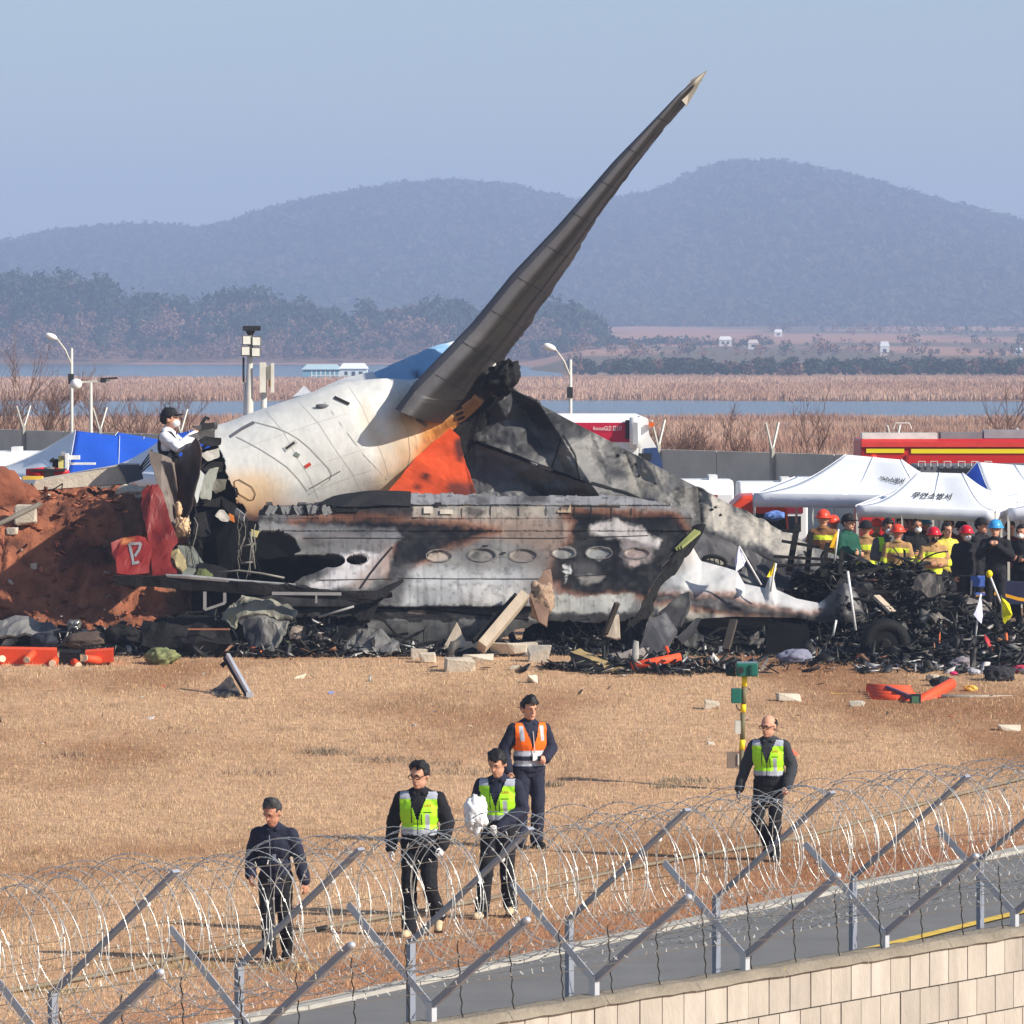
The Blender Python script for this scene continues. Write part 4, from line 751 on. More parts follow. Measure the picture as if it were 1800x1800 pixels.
# --- window skin lying along the ground
TOPW = [(440, 892), (470, 888), (560, 884), (620, 870), (720, 866), (1100, 872), (1170, 885), (1215, 905)]
BOTW = [(440, 1120), (520, 1085), (640, 1085), (660, 1150), (850, 1152), (900, 1110), (960, 1092), (1090, 1094), (1215, 1060)]
nu, nv = 700, 250; u = np.linspace(440, 1215, nu); v = np.linspace(0, 1, nv); U, V = np.meshgrid(u, v); TY, BY = interp(TOPW, u)+3.5*fbm(np.stack([u/60, u*0, u*0], 1), 3, 91)+2*np.round(fbm(np.stack([u/35, u*0, u*0], 1), 2, 92)*2), interp(BOTW, u); PX = U; PY = TY[None]+(1153-TY[None])*V
Vv = (PY-868)/(1153-868); Yd = 85.3-2.0*np.sin(np.clip(Vv, 0, 1)*np.pi*.62)-.0004*(PX-800)
Yd = Yd+.05*fbm(np.stack([PX.ravel()/70, PY.ravel()/50, PX.ravel()*0], 1), 3, 17).reshape(PX.shape)
Yd = Yd-.045*(PY < 888)-.03*((PY > 890) & (PY < 911)); Yd = Yd+.10*sstep(1066, 1070, PY)*(PX < 950)*(1-sstep(1086, 1090, PY)); Yd = Yd-.04*(np.abs(PY-934) < 1.2)*-1
Yd = Yd+.10*np.abs(fbm(np.stack([PX.ravel()/75, PY.ravel()/50, PX.ravel()*0], 1), 2, 27)).reshape(PX.shape)
WINS = [(582, 983, 21, 11), (630, 983, 17, 9), (772, 978, 22, 10), (848, 976, 24, 11), (920, 977, 24, 11), (991, 973, 20, 9), (1053, 973, 23, 10), (1120, 973, 22, 9)]
for (x_, y_, a_, b_) in WINS[2:]: Yd = Yd+.045*(1-sstep(.8, 1.0, np.hypot((PX-x_)/a_, (PY-y_)/b_)))
mask = (PY < BY[None]+4*fbm(np.stack([u/9, u*0, u*0], 1), 3, 4)[None])
mask &= ~(polysd(PX+6*fbm(np.stack([PX.ravel()/14, PY.ravel()/14, PX.ravel()*0], 1), 3, 5).reshape(PX.shape), PY, [(420, 925), (465, 935), (490, 930), (515, 945), (528, 968), (515, 975), (560, 975), (605, 982), (600, 990), (570, 998), (530, 1015), (500, 1040), (420, 1060)]) < 0)
mask &= ~((np.hypot((PX-627)/18, (PY-983)/9) < 1) | (np.hypot((PX-582)/24, (PY-985)/12) < 1))
mask &= polysd(PX, PY, [(452, 895), (470, 884), (560, 880), (620, 866), (1110, 868), (1180, 884), (1232, 912), (1190, 960), (1160, 1010), (1130, 1060), (1105, 1110), (940, 1160), (430, 1160), (430, 1010), (455, 960)])+5*fbm(np.stack([PX.ravel()/12, PY.ravel()/12, PX.ravel()*0], 1), 3, 25).reshape(PX.shape) < 0
BLK = (20, 19, 20)
ops = [([(440, 880), (700, 862), (735, 866), (720, 905), (700, 912), (560, 918), (440, 920)], (40, 39, 40), 10, .94), ([(460, 888), (585, 884), (585, 914), (460, 916)], (120, 120, 122), 6, .55), ([(715, 866), (1100, 870), (1180, 888), (1180, 893), (1100, 888), (715, 886)], (150, 150, 154), 3, .9), ((940, 877, 20, 9), (60, 58, 58), 8, .8), ((845, 876, 18, 8), (84, 82, 82), 8, .8), ([(722, 890), (960, 890), (960, 911), (722, 911)], (178, 166, 152), 4, .8), ((835, 900, 18, 9), (66, 60, 56), 8, .8), ([(985, 888), (1230, 905), (1220, 930), (985, 912)], (92, 84, 76), 8, .85),
       ([(700, 912), (1010, 912), (1000, 940), (985, 990), (930, 955), (830, 940), (720, 925)], (176, 150, 132), 18, .75), ([(520, 917), (700, 914), (830, 924), (872, 936), (830, 948), (790, 960), (760, 975), (735, 995), (690, 1022), (682, 990), (696, 958), (650, 942), (540, 938)], BLK, 16, .98, 10), ([(985, 900), (1180, 905), (1215, 940), (1180, 990), (1140, 1050), (1090, 1042), (1045, 1046), (985, 1040), (962, 1010), (970, 985), (1000, 950), (1010, 920)], BLK, 16, .97, 9), ([(1040, 925), (1075, 912), (1120, 925), (1165, 945), (1160, 962), (1100, 948), (1040, 937)], (206, 198, 194), 10, .9), ([(1090, 948), (1150, 955), (1140, 985), (1110, 1000), (1095, 975)], (160, 148, 146), 12, .8), ([(1000, 988), (1050, 990), (1052, 1012), (1010, 1012)], (74, 72, 72), 10, .8), ([(1010, 1010), (1060, 1008), (1050, 1024), (1018, 1024)], (150, 144, 138), 8, .75), ((1116, 992, 8, 6), (200, 178, 170), 5, .7),
       ([(470, 920), (690, 930), (705, 945), (690, 960), (600, 955), (530, 945)], (132, 131, 132), 12, .8), ([(540, 948), (620, 945), (690, 950), (680, 970), (640, 968), (560, 968)], (112, 110, 110), 12, .6), ([(590, 975), (650, 970), (675, 975), (660, 1010), (600, 1035), (540, 1045), (560, 1020)], (220, 214, 214), 12, .9), ([(655, 985), (690, 960), (690, 1000), (650, 1035), (610, 1038)], (176, 158, 150), 12, .7), ([(440, 1000), (560, 1000), (600, 1000), (530, 1035), (440, 1040)], (60, 58, 58), 14, .8), ([(440, 1038), (660, 1040), (690, 1030), (660, 1090), (440, 1100)], (40, 38, 38), 14, .92),
       ([(700, 1000), (760, 1000), (960, 1005), (960, 1060), (670, 1064), (690, 1030)], (190, 191, 192), 24, .8), ([(800, 1030), (960, 1020), (940, 1062), (800, 1064)], (196, 192, 188), 18, .6), ([(640, 1064), (945, 1064), (930, 1094), (650, 1092)], (26, 25, 25), 5, .95), ([(660, 1040), (700, 985), (730, 1000), (700, 1066), (650, 1066)], (54, 52, 52), 22, .8), ([(880, 925), (985, 915), (985, 1000), (940, 1060), (900, 1066), (930, 990)], (96, 82, 74), 40, .45), ((735, 1074, 14, 5), (160, 134, 116), 5, .8), ([(660, 1092), (880, 1095), (860, 1155), (660, 1155)], (110, 109, 107), 8, .9), ([(830, 1092), (960, 1090), (940, 1155), (850, 1155)], (82, 80, 78), 10, .8), ([(965, 1048), (1110, 1045), (1105, 1078), (968, 1080)], (190, 190, 184), 6, .9), ([(960, 1080), (1215, 1080), (1215, 1160), (930, 1160)], (52, 50, 50), 8, .9)]
for (x, y, a, b), cl_ in zip(WINS[2:], [(178, 162, 148), (128, 124, 120), (132, 120, 112), (160, 158, 154), (150, 150, 148), (158, 140, 134)]): ops.append(((x, y, a, b), cl_, 2.5, .85))
for (x0, x1) in ((806, 824), (832, 852), (860, 880)): ops.append(([(x0, 1025), (x1, 1025), (x1, 1032), (x0, 1032)], (132, 128, 126), 5, .55))
ops += [([(992, 993), (1001, 993), (1001, 1004), (996, 1004), (990, 997)], (226, 224, 220), 2, .95), ([(988, 1004), (1000, 1005), (998, 1011), (990, 1010)], (222, 220, 214), 2, .9), ([(988, 1014), (994, 1012), (992, 1020), (986, 1030)], (180, 178, 174), 2, .8)]
col = paint(PX.ravel(), PY.ravel(), (136, 134, 131), ops, 7, 30, 14); st = fbm(np.stack([PX.ravel()/5, PY.ravel()/70, PX.ravel()*0], 1), 3, 33); col = col*(1-.30*sstep(.0, .6, st))[:, None]; gr = fbm(np.stack([PX.ravel()/90, PY.ravel()/40, PX.ravel()*0], 1), 5, 35); col = col*(1-.45*sstep(.02, .5, gr))[:, None]; gr2 = fbm(np.stack([PX.ravel()/7, PY.ravel()/7, PX.ravel()*0], 1), 4, 36); col = col*(1-.35*sstep(.15, .5, gr2))[:, None]
W3 = np.stack([(PX-900)*Yd/F, Yd, H-(PY-YH)*Yd/F], -1)
skin = gridsheet('fuselage_side', W3[..., 0], W3[..., 1], W3[..., 2], mask, col, mskin, wreck, .05)
hitS = caster([skin])
def ring(c, rx, ry, n=22): return [(c[0]+rx*math.cos(2*math.pi*i/n), c[1]+ry*math.sin(2*math.pi*i/n)) for i in range(n)]
for i, (x, y, a, b) in enumerate(WINS[1:]):
    fr = strip_on(hitS, ring((x, y), a+1, b+1), 1.3, M('window_rim', (110, 104, 98), rough=.8), 'window', skin, .018, True, 1)
strip_on(hitS, [(700, 1017), (800, 1018), (950, 1018), (1080, 1009)], 1.3, mseam, 'lap_seam', skin, .008); strip_on(hitS, [(500, 947), (600, 946), (700, 947), (850, 946), (960, 947), (1140, 942)], 1.3, mseam, 'lap_seam', skin, .008); strip_on(hitS, [(560, 1020), (690, 1018)], 1.2, mseam, 'lap_seam', skin, .008)
strip_on(hitS, [(633, 1035), (650, 1010), (670, 985), (690, 962)], 3.5, mseam, 'tear', skin, .012); strip_on(hitS, [(650, 1067), (760, 1072), (930, 1090)], 2.5, msoot, 'lap_gap', skin, .012); strip_on(hitS, [(722, 888), (870, 888), (960, 889), (1090, 892)], 1.8, mseam, 'rail_gap', skin, .012); strip_on(hitS, [(722, 911), (812, 912)], 1.6, mseam, 'rail_gap', skin, .012)
for x in (575, 540, 505, 812, 862, 912, 960, 985, 1010, 1040, 1075, 1110): strip_on(hitS, [(x, 888+max(0, x-1000)*.06), (x, 911+max(0, x-1000)*.08)], 1.6, mseam, 'frame_gap', skin, .014, sub=3)
for x in (737, 742, 747, 788, 792, 830, 834, 838, 890, 894, 898, 978, 982, 986, 990, 1060, 1064, 1068): strip_on(hitS, [(x, 872+max(0, x-1000)*.05), (x+1.2, 873.5+max(0, x-1000)*.05)], 1.6, msoot, 'rivet_hole', skin, .014, sub=1)
for (x, y, w_, h_, mm) in ((770, 889, 12, 7, mseam), (753, 899, 16, 12, M('rail_box', (196, 184, 168))), (785, 902, 22, 8, MATS['rail_box']), (992, 896, 24, 15, M('rail_box_tan', (170, 148, 122))), (545, 897, 26, 18, mchar), (610, 895, 40, 16, mchar), (853, 962, 10, 3, mseam), (885, 974, 9, 3, mseam)): strip_on(hitS, [(x-w_/2, y), (x+w_/2, y)], h_, mm, 'rail_fitting' if y < 950 else 'placard', skin, .03, sub=3)
# burnt stringers standing on the top left rail
r2 = random.Random(5)
for i in range(16):
    x = 462+i*8; m = MB(); m.box(hitS(x+4, 901, .05)[0] if hitS(x+4, 901) else P(x, 901, 85), (.05+.03*r2.random(), .06, .12+.06*r2.random()), rot=Matrix.Rotation(r2.uniform(-.6, .6), 3, 'Y')); m.part('stringer_stub', mgrey if i % 3 else mchar, wreck)
plate('top_crest', [(560, 886, 85.1), (585, 874, 85.2), (650, 864, 85.2), (722, 865, 85.2), (722, 890, 85), (600, 892, 85)], mskin, wreck, .06, cuts=4, base=(40, 39, 40), crumple=.03)
# interior
plate('charred_interior', [(330, 880, 86.9), (470, 880, 86.6), (700, 890, 86.4), (700, 1110, 85.2), (340, 1090, 85.4)], msoot, wreck, .05, cuts=5, crumple=.25)
plate('charred_interior', [(960, 1040, 85.2), (1530, 1060, 85.2), (1530, 1150, 84.6), (900, 1150, 84.6)], msoot, wreck, .05, cuts=5, crumple=.2)

# --- right hand white skin
TOPR = [(1105, 1085), (1130, 1040), (1160, 1008), (1185, 972), (1203, 950), (1216, 958), (1232, 986), (1270, 996), (1296, 1004), (1308, 1026), (1345, 1034), (1352, 1012), (1360, 1012), (1364, 1036), (1400, 1052), (1440, 1060), (1464, 1042), (1485, 1024), (1505, 1036), (1514, 1060), (1522, 1078)]
BOTR = [(1105, 1112), (1180, 1104), (1230, 1088), (1290, 1084), (1400, 1086), (1440, 1094), (1522, 1094)]
nu, nv = 420, 110; u = np.linspace(1105, 1522, nu); v = np.linspace(0, 1, nv); U, V = np.meshgrid(u, v); TY, BY = interp(TOPR, u), interp(BOTR, u)
for _ in range(3): TY[1:-1] = (TY[:-2]+2*TY[1:-1]+TY[2:])/4
PX = U; PY = TY[None]*(1-V)+BY[None]*V; Yd = 84.3-.9*np.sin(np.clip((PY-950)/150, 0, 1)*np.pi*.6)+.10*fbm(np.stack([PX.ravel()/40, PY.ravel()/30, PX.ravel()*0], 1), 3, 19).reshape(PX.shape)-.25*np.exp(-((PX-1485)/30)**2)+.35*(1-V)**3
ops = [([(1105, 1068), (1170, 1055), (1230, 1058), (1300, 1072), (1380, 1085), (1450, 1090), (1530, 1090), (1530, 1120), (1105, 1120)], (168, 164, 154), 12, .9), ([(1150, 1038), (1210, 1046), (1290, 1046), (1310, 1062), (1400, 1078), (1460, 1074), (1522, 1060), (1522, 1095), (1400, 1092), (1300, 1080), (1200, 1062), (1140, 1056)], (64, 60, 60), 12, .9, 7), ([(1440, 1050), (1465, 1030), (1495, 1015), (1525, 1050), (1525, 1100), (1440, 1095), (1452, 1070)], (62, 60, 60), 12, .92), ([(1488, 1032), (1508, 1045), (1512, 1070), (1498, 1062)], (140, 138, 136), 5, .8), ([(1160, 1010), (1215, 952), (1232, 985), (1200, 1005)], (204, 196, 190), 12, .7), ((1210, 1046, 14, 8), (96, 94, 92), 6, .7), ([(1400, 1084), (1530, 1080), (1530, 1100), (1400, 1100)], (52, 50, 50), 8, .9)]
col = paint(PX.ravel(), PY.ravel(), (204, 203, 202), ops, 7, 24, 44); W3 = np.stack([(PX-900)*Yd/F, Yd, H-(PY-YH)*Yd/F], -1)
mask = np.ones(PX.shape, bool) & ~(np.hypot((PX-1495)/7, (PY-1066)/8) < 1)
rsk = gridsheet('curled_skin', W3[..., 0], W3[..., 1], W3[..., 2], mask, col, mskin, wreck, .035); hitR = caster([rsk])
r2 = random.Random(8)
for i in range(36):
    x, y = 1470+r2.uniform(0, 20), 1042+r2.uniform(0, 44); h_ = hitR(x, y, .01)
    if h_: MB().ell(h_[0], (.018, .018, .018), 6, 4).part('rivet_head', mchar, rsk)
# dark oval window in the gap, greenish strut, black gap strip
W_ = Matrix.Rotation(.25, 3, 'Y'); m = MB(); m.tube([P(1256+20*math.cos(a), 988+10*math.sin(a)+.12*20*math.cos(a), 84.3) for a in np.linspace(0, 2*math.pi, 25)], .035, 6, cap=False); m.part('window_frame', mchar, wreck, True)
m = MB(); m.prism([P(1256+19*math.cos(a), 988+9*math.sin(a)+2.4*math.cos(a), 84.38) for a in np.linspace(0, 2*math.pi, 20)[:-1]], (0, .02, 0)); m.part('window_pane', M('ash_pane', (176, 170, 158)), wreck); 
for k in (-9, -1, 8): MB().beam(P(1256+k, 980+.1*k, 84.25), P(1258+k, 997+.1*k, 84.25), .02, .02).part('window_bar', mchar, wreck)
plate('dark_skin', [(1205, 935, 85.4), (1240, 930, 85.4), (1340, 980, 85.4), (1400, 1000, 85.2), (1375, 1040, 84.8), (1310, 1040, 84.8), (1250, 1010, 84.8), (1210, 960, 84.9)], mskin, wreck, .03, cuts=6, crumple=.08, base=(66, 64, 66), ops=[((1318, 1020, 14, 12), (168, 164, 152), 8, .7), ([(1210, 930), (1340, 975), (1330, 985), (1210, 945)], (96, 94, 94), 6, .7)])
plate('dark_gap_strip', [(1216, 930, 84.5), (1238, 926, 84.5), (1200, 985, 84), (1160, 1050, 83.6), (1125, 1118, 83.2), (1098, 1112, 83.2), (1120, 1060, 83.4), (1165, 985, 83.9)], mchar, wreck, .16, cuts=5, crumple=.12)  # solid black strip in place of the dark gap between the two skins
for k in range(3): MB().beam(P(1188+k*5, 966-k*2, 83.9), P(1222+k*4, 932+k*1.5, 84.2), .03, .05).part('green_strut', M('primer_green', (134, 138, 84), rough=.7), wreck)

plate('shadow_plate', [(288, 1010, 84.7), (290, 815, 84.8), (300, 795, 85.6), (312, 805, 87.3), (314, 970, 87.5)], mchar, wreck, .04, crumple=.1, cuts=4)  # added plate hidden behind the torn panels, placed to cast shade on the mound
# --- torn panels at the left break
mplate = mskin
plate('torn_panel', [(265, 790, 84.2), (286, 798, 84.2), (308, 812, 84.6), (312, 850, 84.6), (318, 905, 84.4), (314, 955, 84), (300, 930, 83.9), (285, 880, 84), (274, 832, 84.1)], mplate, None, .03, 'grey-brown torn skin panel standing beside the red one', 'wreck panel', .06, 6, (122, 110, 102), [([(306, 812), (330, 840), (330, 940), (312, 940)], (104, 70, 54), 10, .8)])
plate('torn_panel', [(308, 814, 84.5), (330, 790, 84.2), (346, 768, 83.9), (356, 790, 83.9), (352, 832, 84), (340, 880, 84.1), (328, 912, 84.2), (318, 905, 84.4)], mplate, None, .03, 'dark scorched torn skin panel with a pointed top', 'wreck panel', .06, 6, (74, 64, 62), [([(322, 850), (345, 800), (352, 830), (330, 905)], (30, 28, 32), 12, .9), ([(305, 812), (322, 850), (322, 905), (312, 905)], (108, 66, 48), 8, .7)])
plate('red_panel', [(250, 862, 84.0), (268, 850, 84), (280, 852, 84), (290, 880, 83.9), (300, 915, 83.7), (313, 950, 83.5), (303, 966, 83.4), (299, 985, 83.3), (312, 1010, 83.1), (268, 1012, 83.1), (266, 985, 83.3), (258, 935, 83.6), (249, 890, 83.9)], mplate, None, .03, 'tall crumpled red skin panel at the left break', 'wreck panel', .07, 6, (128, 38, 32), [([(275, 870), (290, 900), (300, 950), (285, 940)], (90, 30, 28), 10, .6)])
rp = plate('red_panel', [(195, 952, 83.5), (215, 944, 83.6), (240, 942, 83.6), (262, 944, 83.6), (267, 965, 83.4), (262, 1006, 83.1), (230, 1010, 83), (206, 1008, 83), (204, 985, 83.2), (196, 972, 83.4)], mplate, None, .03, 'square red panel with a grey painted figure', 'wreck panel', .05, 5, (134, 36, 32), [((222, 950, 10, 5), (226, 150, 90), 4, .8)])
hr = caster([rp])
gm = M('paint_grey', (132, 130, 134), rough=.6)
for seg in ([(228, 958), (248, 957)], [(228, 958), (234, 990)], [(248, 957), (244, 970), (237, 980)], [(232, 993), (245, 990)]): strip_on(hr, seg, 5, gm, 'painted_figure', rp, .03)
plate('grey_debris', [(314, 955, 84.2), (340, 958, 84.4), (362, 1000, 84), (378, 1028, 83.6), (345, 1034, 83.4), (322, 1014, 83.6), (316, 985, 84)], mplate, None, .03, 'slanted grey-green sheet below the torn break', 'wreck panel', .05, 5, (112, 116, 108))
plate('torn_liner', [(350, 855, 84.6), (368, 825, 84.8), (386, 820, 85), (378, 850, 84.8), (370, 880, 84.6), (352, 876, 84.5)], mplate, wreck, .03, crumple=.08, cuts=4, base=(128, 130, 120))
plate('torn_liner', [(336, 850, 84.4), (348, 822, 84.5), (360, 835, 84.6), (350, 870, 84.5), (345, 885, 84.4)], mplate, wreck, .02, crumple=.05, cuts=4, base=(176, 180, 178))
plate('hanging_door', [(342, 905, 84.6), (374, 896, 84.7), (370, 942, 84.4), (342, 948, 84.3)], mchar, wreck, .04, crumple=.04, cuts=3)
plate('black_bracket', [(388, 872, 84.6), (412, 888, 84.5), (436, 915, 84.3), (432, 930, 84.2), (410, 912, 84.3), (392, 890, 84.5)], mchar, wreck, .1, crumple=.05, cuts=3)
plate('silver_bracket', [(416, 893, 84.2), (430, 905, 84.1), (428, 916, 84.1), (414, 905, 84.2)], mgrey, wreck, .05, crumple=.04, cuts=2)
plate('orange_scrap', [(402, 902, 84.1), (411, 906, 84.1), (413, 918, 84.1), (404, 914, 84.1)], M('scrap_orange', (224, 132, 62)), wreck, .02, crumple=.02, cuts=2)
plate('yellow_insulation', [(442, 930, 84.1), (456, 934, 84.1), (452, 944, 84.1), (444, 942, 84.1)], M('insulation', (216, 202, 140), rough=.9), wreck, .04, crumple=.03, cuts=2)
plate('torn_edge', [(312, 965, 83.6), (322, 975, 83.6), (328, 1000, 83.4), (320, 1010, 83.2), (305, 990, 83.3), (296, 972, 83.5)], M('foil_scrap', (150, 136, 100), rough=.4, metal=.4, var=.4), wreck, .03, crumple=.1, cuts=4)
lump('torn_insulation', P(322, 928, 84), (.12, .1, .16), M('foil_tan', (196, 164, 128), rough=.8, var=.4), wreck, noise=.7, seed=9); lump('torn_insulation', P(314, 895, 84.1), (.06, .06, .13), MATS['foil_tan'], wreck, noise=.6, seed=19)
lump('moss_sack', P(358, 1018, 83.2), (.17, .16, .17), M('olive_cloth', (86, 92, 58), rough=.95, bump=.6), wreck, noise=.3, seed=29)
def wire(pts, r=.008, mat=None, name='loose_wire', par=None): return MB().tube([P(*p) for p in pts], r, 5).part(name, mat or M('wire_grey', (128, 124, 116), rough=.5), par or wreck, True)
r2 = random.Random(21)
for i in range(20):
    x = r2.choice([r2.uniform(322, 350), r2.uniform(420, 462)]); y = r2.uniform(895, 950); pts = [(x, y, 83.95)]
    for k in range(5): x += r2.uniform(-7, 7); y += r2.uniform(8, 22); pts.append((x, min(y, 1030), 83.9))
    wire(pts, r2.uniform(.004, .008), None if r2.random() < .5 else mchar)
wire([(385, 1006, 83.1), (420, 1003, 83.1), (460, 1008, 83), (500, 1016, 83)], .02)
for a, b in (((424, 990, 84), (445, 988, 84)), ((426, 960, 84), (448, 956, 84)), ((440, 935, 84), (448, 1000, 84))): wire([a, b], .018)
# ------------------------------------------------------------------ soil mound, debris heaps, loose pieces
def hfield(name, x0, x1, y0, y1, nx, ny, zf, colf, mat, label, cat, kind='stuff', sink=.06):
    X, Y = np.meshgrid(np.linspace(x0, x1, nx), np.linspace(y0, y1, ny)); Z, keep = zf(X.ravel(), Y.ravel()); c = colf(X.ravel(), Y.ravel(), Z)
    idx = np.arange(X.size).reshape(X.shape); q = np.stack([idx[:-1, :-1], idx[:-1, 1:], idx[1:, 1:], idx[1:, :-1]], -1).reshape(-1, 4); q = q[keep[q].any(1)]
    V = np.stack([X.ravel(), Y.ravel(), Z], 1); used = np.zeros(len(V), bool); used[q.ravel()] = True; rm = np.cumsum(used)-1
    o = addobj(name, npmesh(name, V[used], rm[q], c[used], True), mat); tag(o, label, cat, kind=kind); return o
def mound_h(x, y):
    n = fbm(np.stack([x/1.6, y/1.3, x*0], 1), 4, 51); e = 1-sstep(-6.3, -4.6, x+.5*n); f = sstep(84.4, 88.3, y+.55*n)*(1-sstep(91.5, 95, y)); q = np.stack([x/.35, y/.35, x*0], 1)
    return (2.42*f*e)+(.15*fbm(q, 4, 53)-.24*np.abs(fbm(q*1.7, 4, 57)))*np.clip(f*e*3, 0, 1)*(1+sstep(-9.5, -7, x)*.3)
def mz(x, y): h_ = mound_h(x, y); return gz(x, y)+h_-.03, h_ > .03
def mc(x, y, z):
    n = fbm(np.stack([x/.5, y/.5, z/.4], 1), 4, 58); k = sstep(-.3, .45, n)[:, None]; c = lin((158, 99, 73))*(1-k)+lin((88, 56, 45))*k; g = (sstep(.28, .42, fbm(np.stack([x/1.1, y/1.1, x*0], 1), 3, 59))*.6)[:, None]; return (c*(1-g)+lin((112, 84, 66))*g)
hfield('soil_mound', -21, -3.8, 83.6, 95.5, 420, 200, mz, mc, M('red_soil', (170, 90, 60), rough=1, var=.3, scale=5, bump=1.2, bscale=20, attr=True, spec=.08), 'mound of raw red soil left of the wreck', 'soil mound')
GA = [(1430, 86, .6, .5, .8), (1550, 85.6, .8, .7, .72), (1635, 85, .6, .6, .48), (1500, 85.1, .6, .5, .35), (1600, 83.6, .9, .5, .35), (1600, 81.2, .5, .25, .12), (1500, 81.6, .5, .25, .14), (300, 83.7, .8, .45, .32), (420, 83.5, .6, .45, .3), (560, 83.1, .9, .4, .22), (480, 82.4, .9, .2, .12), (680, 82.6, .7, .2, .1), (1250, 83.9, 1.5, .35, .2), (1050, 83.7, .9, .3, .16), (1720, 82.6, .8, 1.0, .22), (1795, 81.8, .7, .9, .2), (1150, 80.2, 1.0, .4, .14), (90, 84.4, 1.2, .4, .2), (1580, 83.3, .9, .6, .2), (1690, 84.6, .5, .6, .18)]
def heap_h(x, y):
    h_ = 0*x
    for px, Y, sx, sy, a in GA: h_ = h_+a*np.exp(-.5*(((x-(px-900)*Y/F)/sx)**2+((y-Y)/sy)**2))
    return h_*(1+.35*fbm(np.stack([x/.35, y/.35, x*0], 1), 4, 71))
def hz_(x, y): h_ = heap_h(x, y); return gz(x, y)+h_-.035, h_ > .04
def hc(x, y, z): n = fbm(np.stack([x/.2, y/.2, z/.2], 1), 3, 75); k = sstep(.1, .5, n)[:, None]; return lin((17, 17, 17))*(1-k)+lin((46, 44, 42))*k
hfield('ash_heap', -9.5, 9.8, 79, 88.5, 520, 260, hz_, hc, M('ash', (50, 48, 46), rough=.95, var=.4, scale=9, bump=1.0, bscale=30, attr=True, spec=.15), 'black ash and burnt remains heaped along the foot of the wreck', 'debris')
def shards(name, n, px, Y, z, smin, smax, label, pal, flat=.25, seed=3, lift=.0):
    """broken bits: small turned boxes of every proportion"""
    rs = np.random.RandomState(seed); n = len(px); x = (px-900)*Y/F; L = np.exp(rs.uniform(math.log(smin), math.log(smax), n)); D = np.stack([L, L*np.where(rs.rand(n) < .4, rs.uniform(.03, .1, n), rs.uniform(.1, .5, n)), L*rs.uniform(.015, flat*.5, n)], 1)/2
    c = np.array([(i, j, k) for i in (-1, 1) for j in (-1, 1) for k in (-1, 1)], float); V = c[None]*D[:, None, :]*(1+.45*rs.uniform(-1, 1, (n, 8, 3)))
    a = rs.uniform(0, 2*np.pi, (n, 3)); a[:, 1] *= .3; lay = rs.rand(n) < .72; a[:, 0] = np.where(lay, rs.uniform(-.5, .5, n), a[:, 0]); a[:, 1] = np.where(lay, rs.uniform(-.4, .4, n), a[:, 1]*2)
    ca, sa = np.cos(a), np.sin(a)
    def rot(V, ax, i): j, k = [(1, 2), (0, 2), (0, 1)][ax]; W = V.copy(); W[..., j] = V[..., j]*ca[:, i, None]-V[..., k]*sa[:, i, None]; W[..., k] = V[..., j]*sa[:, i, None]+V[..., k]*ca[:, i, None]; return W
    V = rot(rot(rot(V, 0, 0), 1, 1), 2, 2)+np.stack([x, Y, z], 1)[:, None, :]
    fq = np.array([(0, 1, 3, 2), (4, 6, 7, 5), (0, 4, 5, 1), (2, 3, 7, 6), (0, 2, 6, 4), (1, 5, 7, 3)]); q = (fq[None]+8*np.arange(n)[:, None, None]).reshape(-1, 4)
    cs = np.array([lin(p[0]) for p in pal]); w_ = np.array([p[1] for p in pal], float); ci = rs.choice(len(pal), n, p=w_/w_.sum()); cc = cs[ci]*rs.uniform(.5, 1.3, n)[:, None]
    o = addobj(name, npmesh(name, V.reshape(-1, 3), q, np.repeat(cc, 8, 0)), M('debris', (60, 60, 60), rough=.6, var=.3, scale=10, attr=True, spec=.4)); return tag(o, label, 'debris', kind='stuff')
PALB = [((14, 14, 15), 54), ((28, 27, 27), 26), ((66, 63, 60), 8), ((140, 136, 130), 6), ((196, 192, 186), 3.2), ((120, 84, 62), 2.5), ((96, 102, 84), 1.2), ((222, 110, 60), .25), ((170, 50, 50), .25)]
rs = np.random.RandomState(4); pxs = []; Ys = []
for px, Y, sx, sy, a in GA:
    k = int(900*sx*sy+900*a); pxs.append(px+rs.randn(k)*sx*1.15*F/Y); Ys.append(Y+rs.randn(k)*sy*1.0-.15)
px = np.concatenate(pxs); Y = np.concatenate(Ys); x = (px-900)*Y/F; z = gz(x, Y)+heap_h(x, Y)*rs.uniform(.75, 1.12, len(x))+.03
shards('burnt_debris', 0, px, Y, z, .03, .42, 'tangle of charred fragments piled on the ash', PALB)
n = 7000; px = rs.uniform(150, 1640, n); Y = 82.9-.35*rs.rand(n)**.5*2+rs.rand(n)*.8; x = (px-900)*Y/F; shards('small_debris', 0, px, Y, gz(x, Y)+.02, 0.025, .3, 'strip of small burnt scraps along the edge of the grass', PALB+[((200, 198, 192), 6)], seed=6)
n = 700; px = rs.uniform(1500, 1830, n); Y = rs.uniform(79.5, 84, n); x = (px-900)*Y/F; shards('luggage_scraps', 0, px, Y, gz(x, Y)+.03, .05, .32, 'scattered scraps and belongings at the right of the heap', [((20, 19, 21), 40), ((46, 45, 45), 20), ((176, 172, 172), 10), ((214, 212, 210), 4), ((176, 40, 84), .8), ((186, 156, 90), 1), ((70, 80, 120), 1.2)], seed=7, flat=.6)
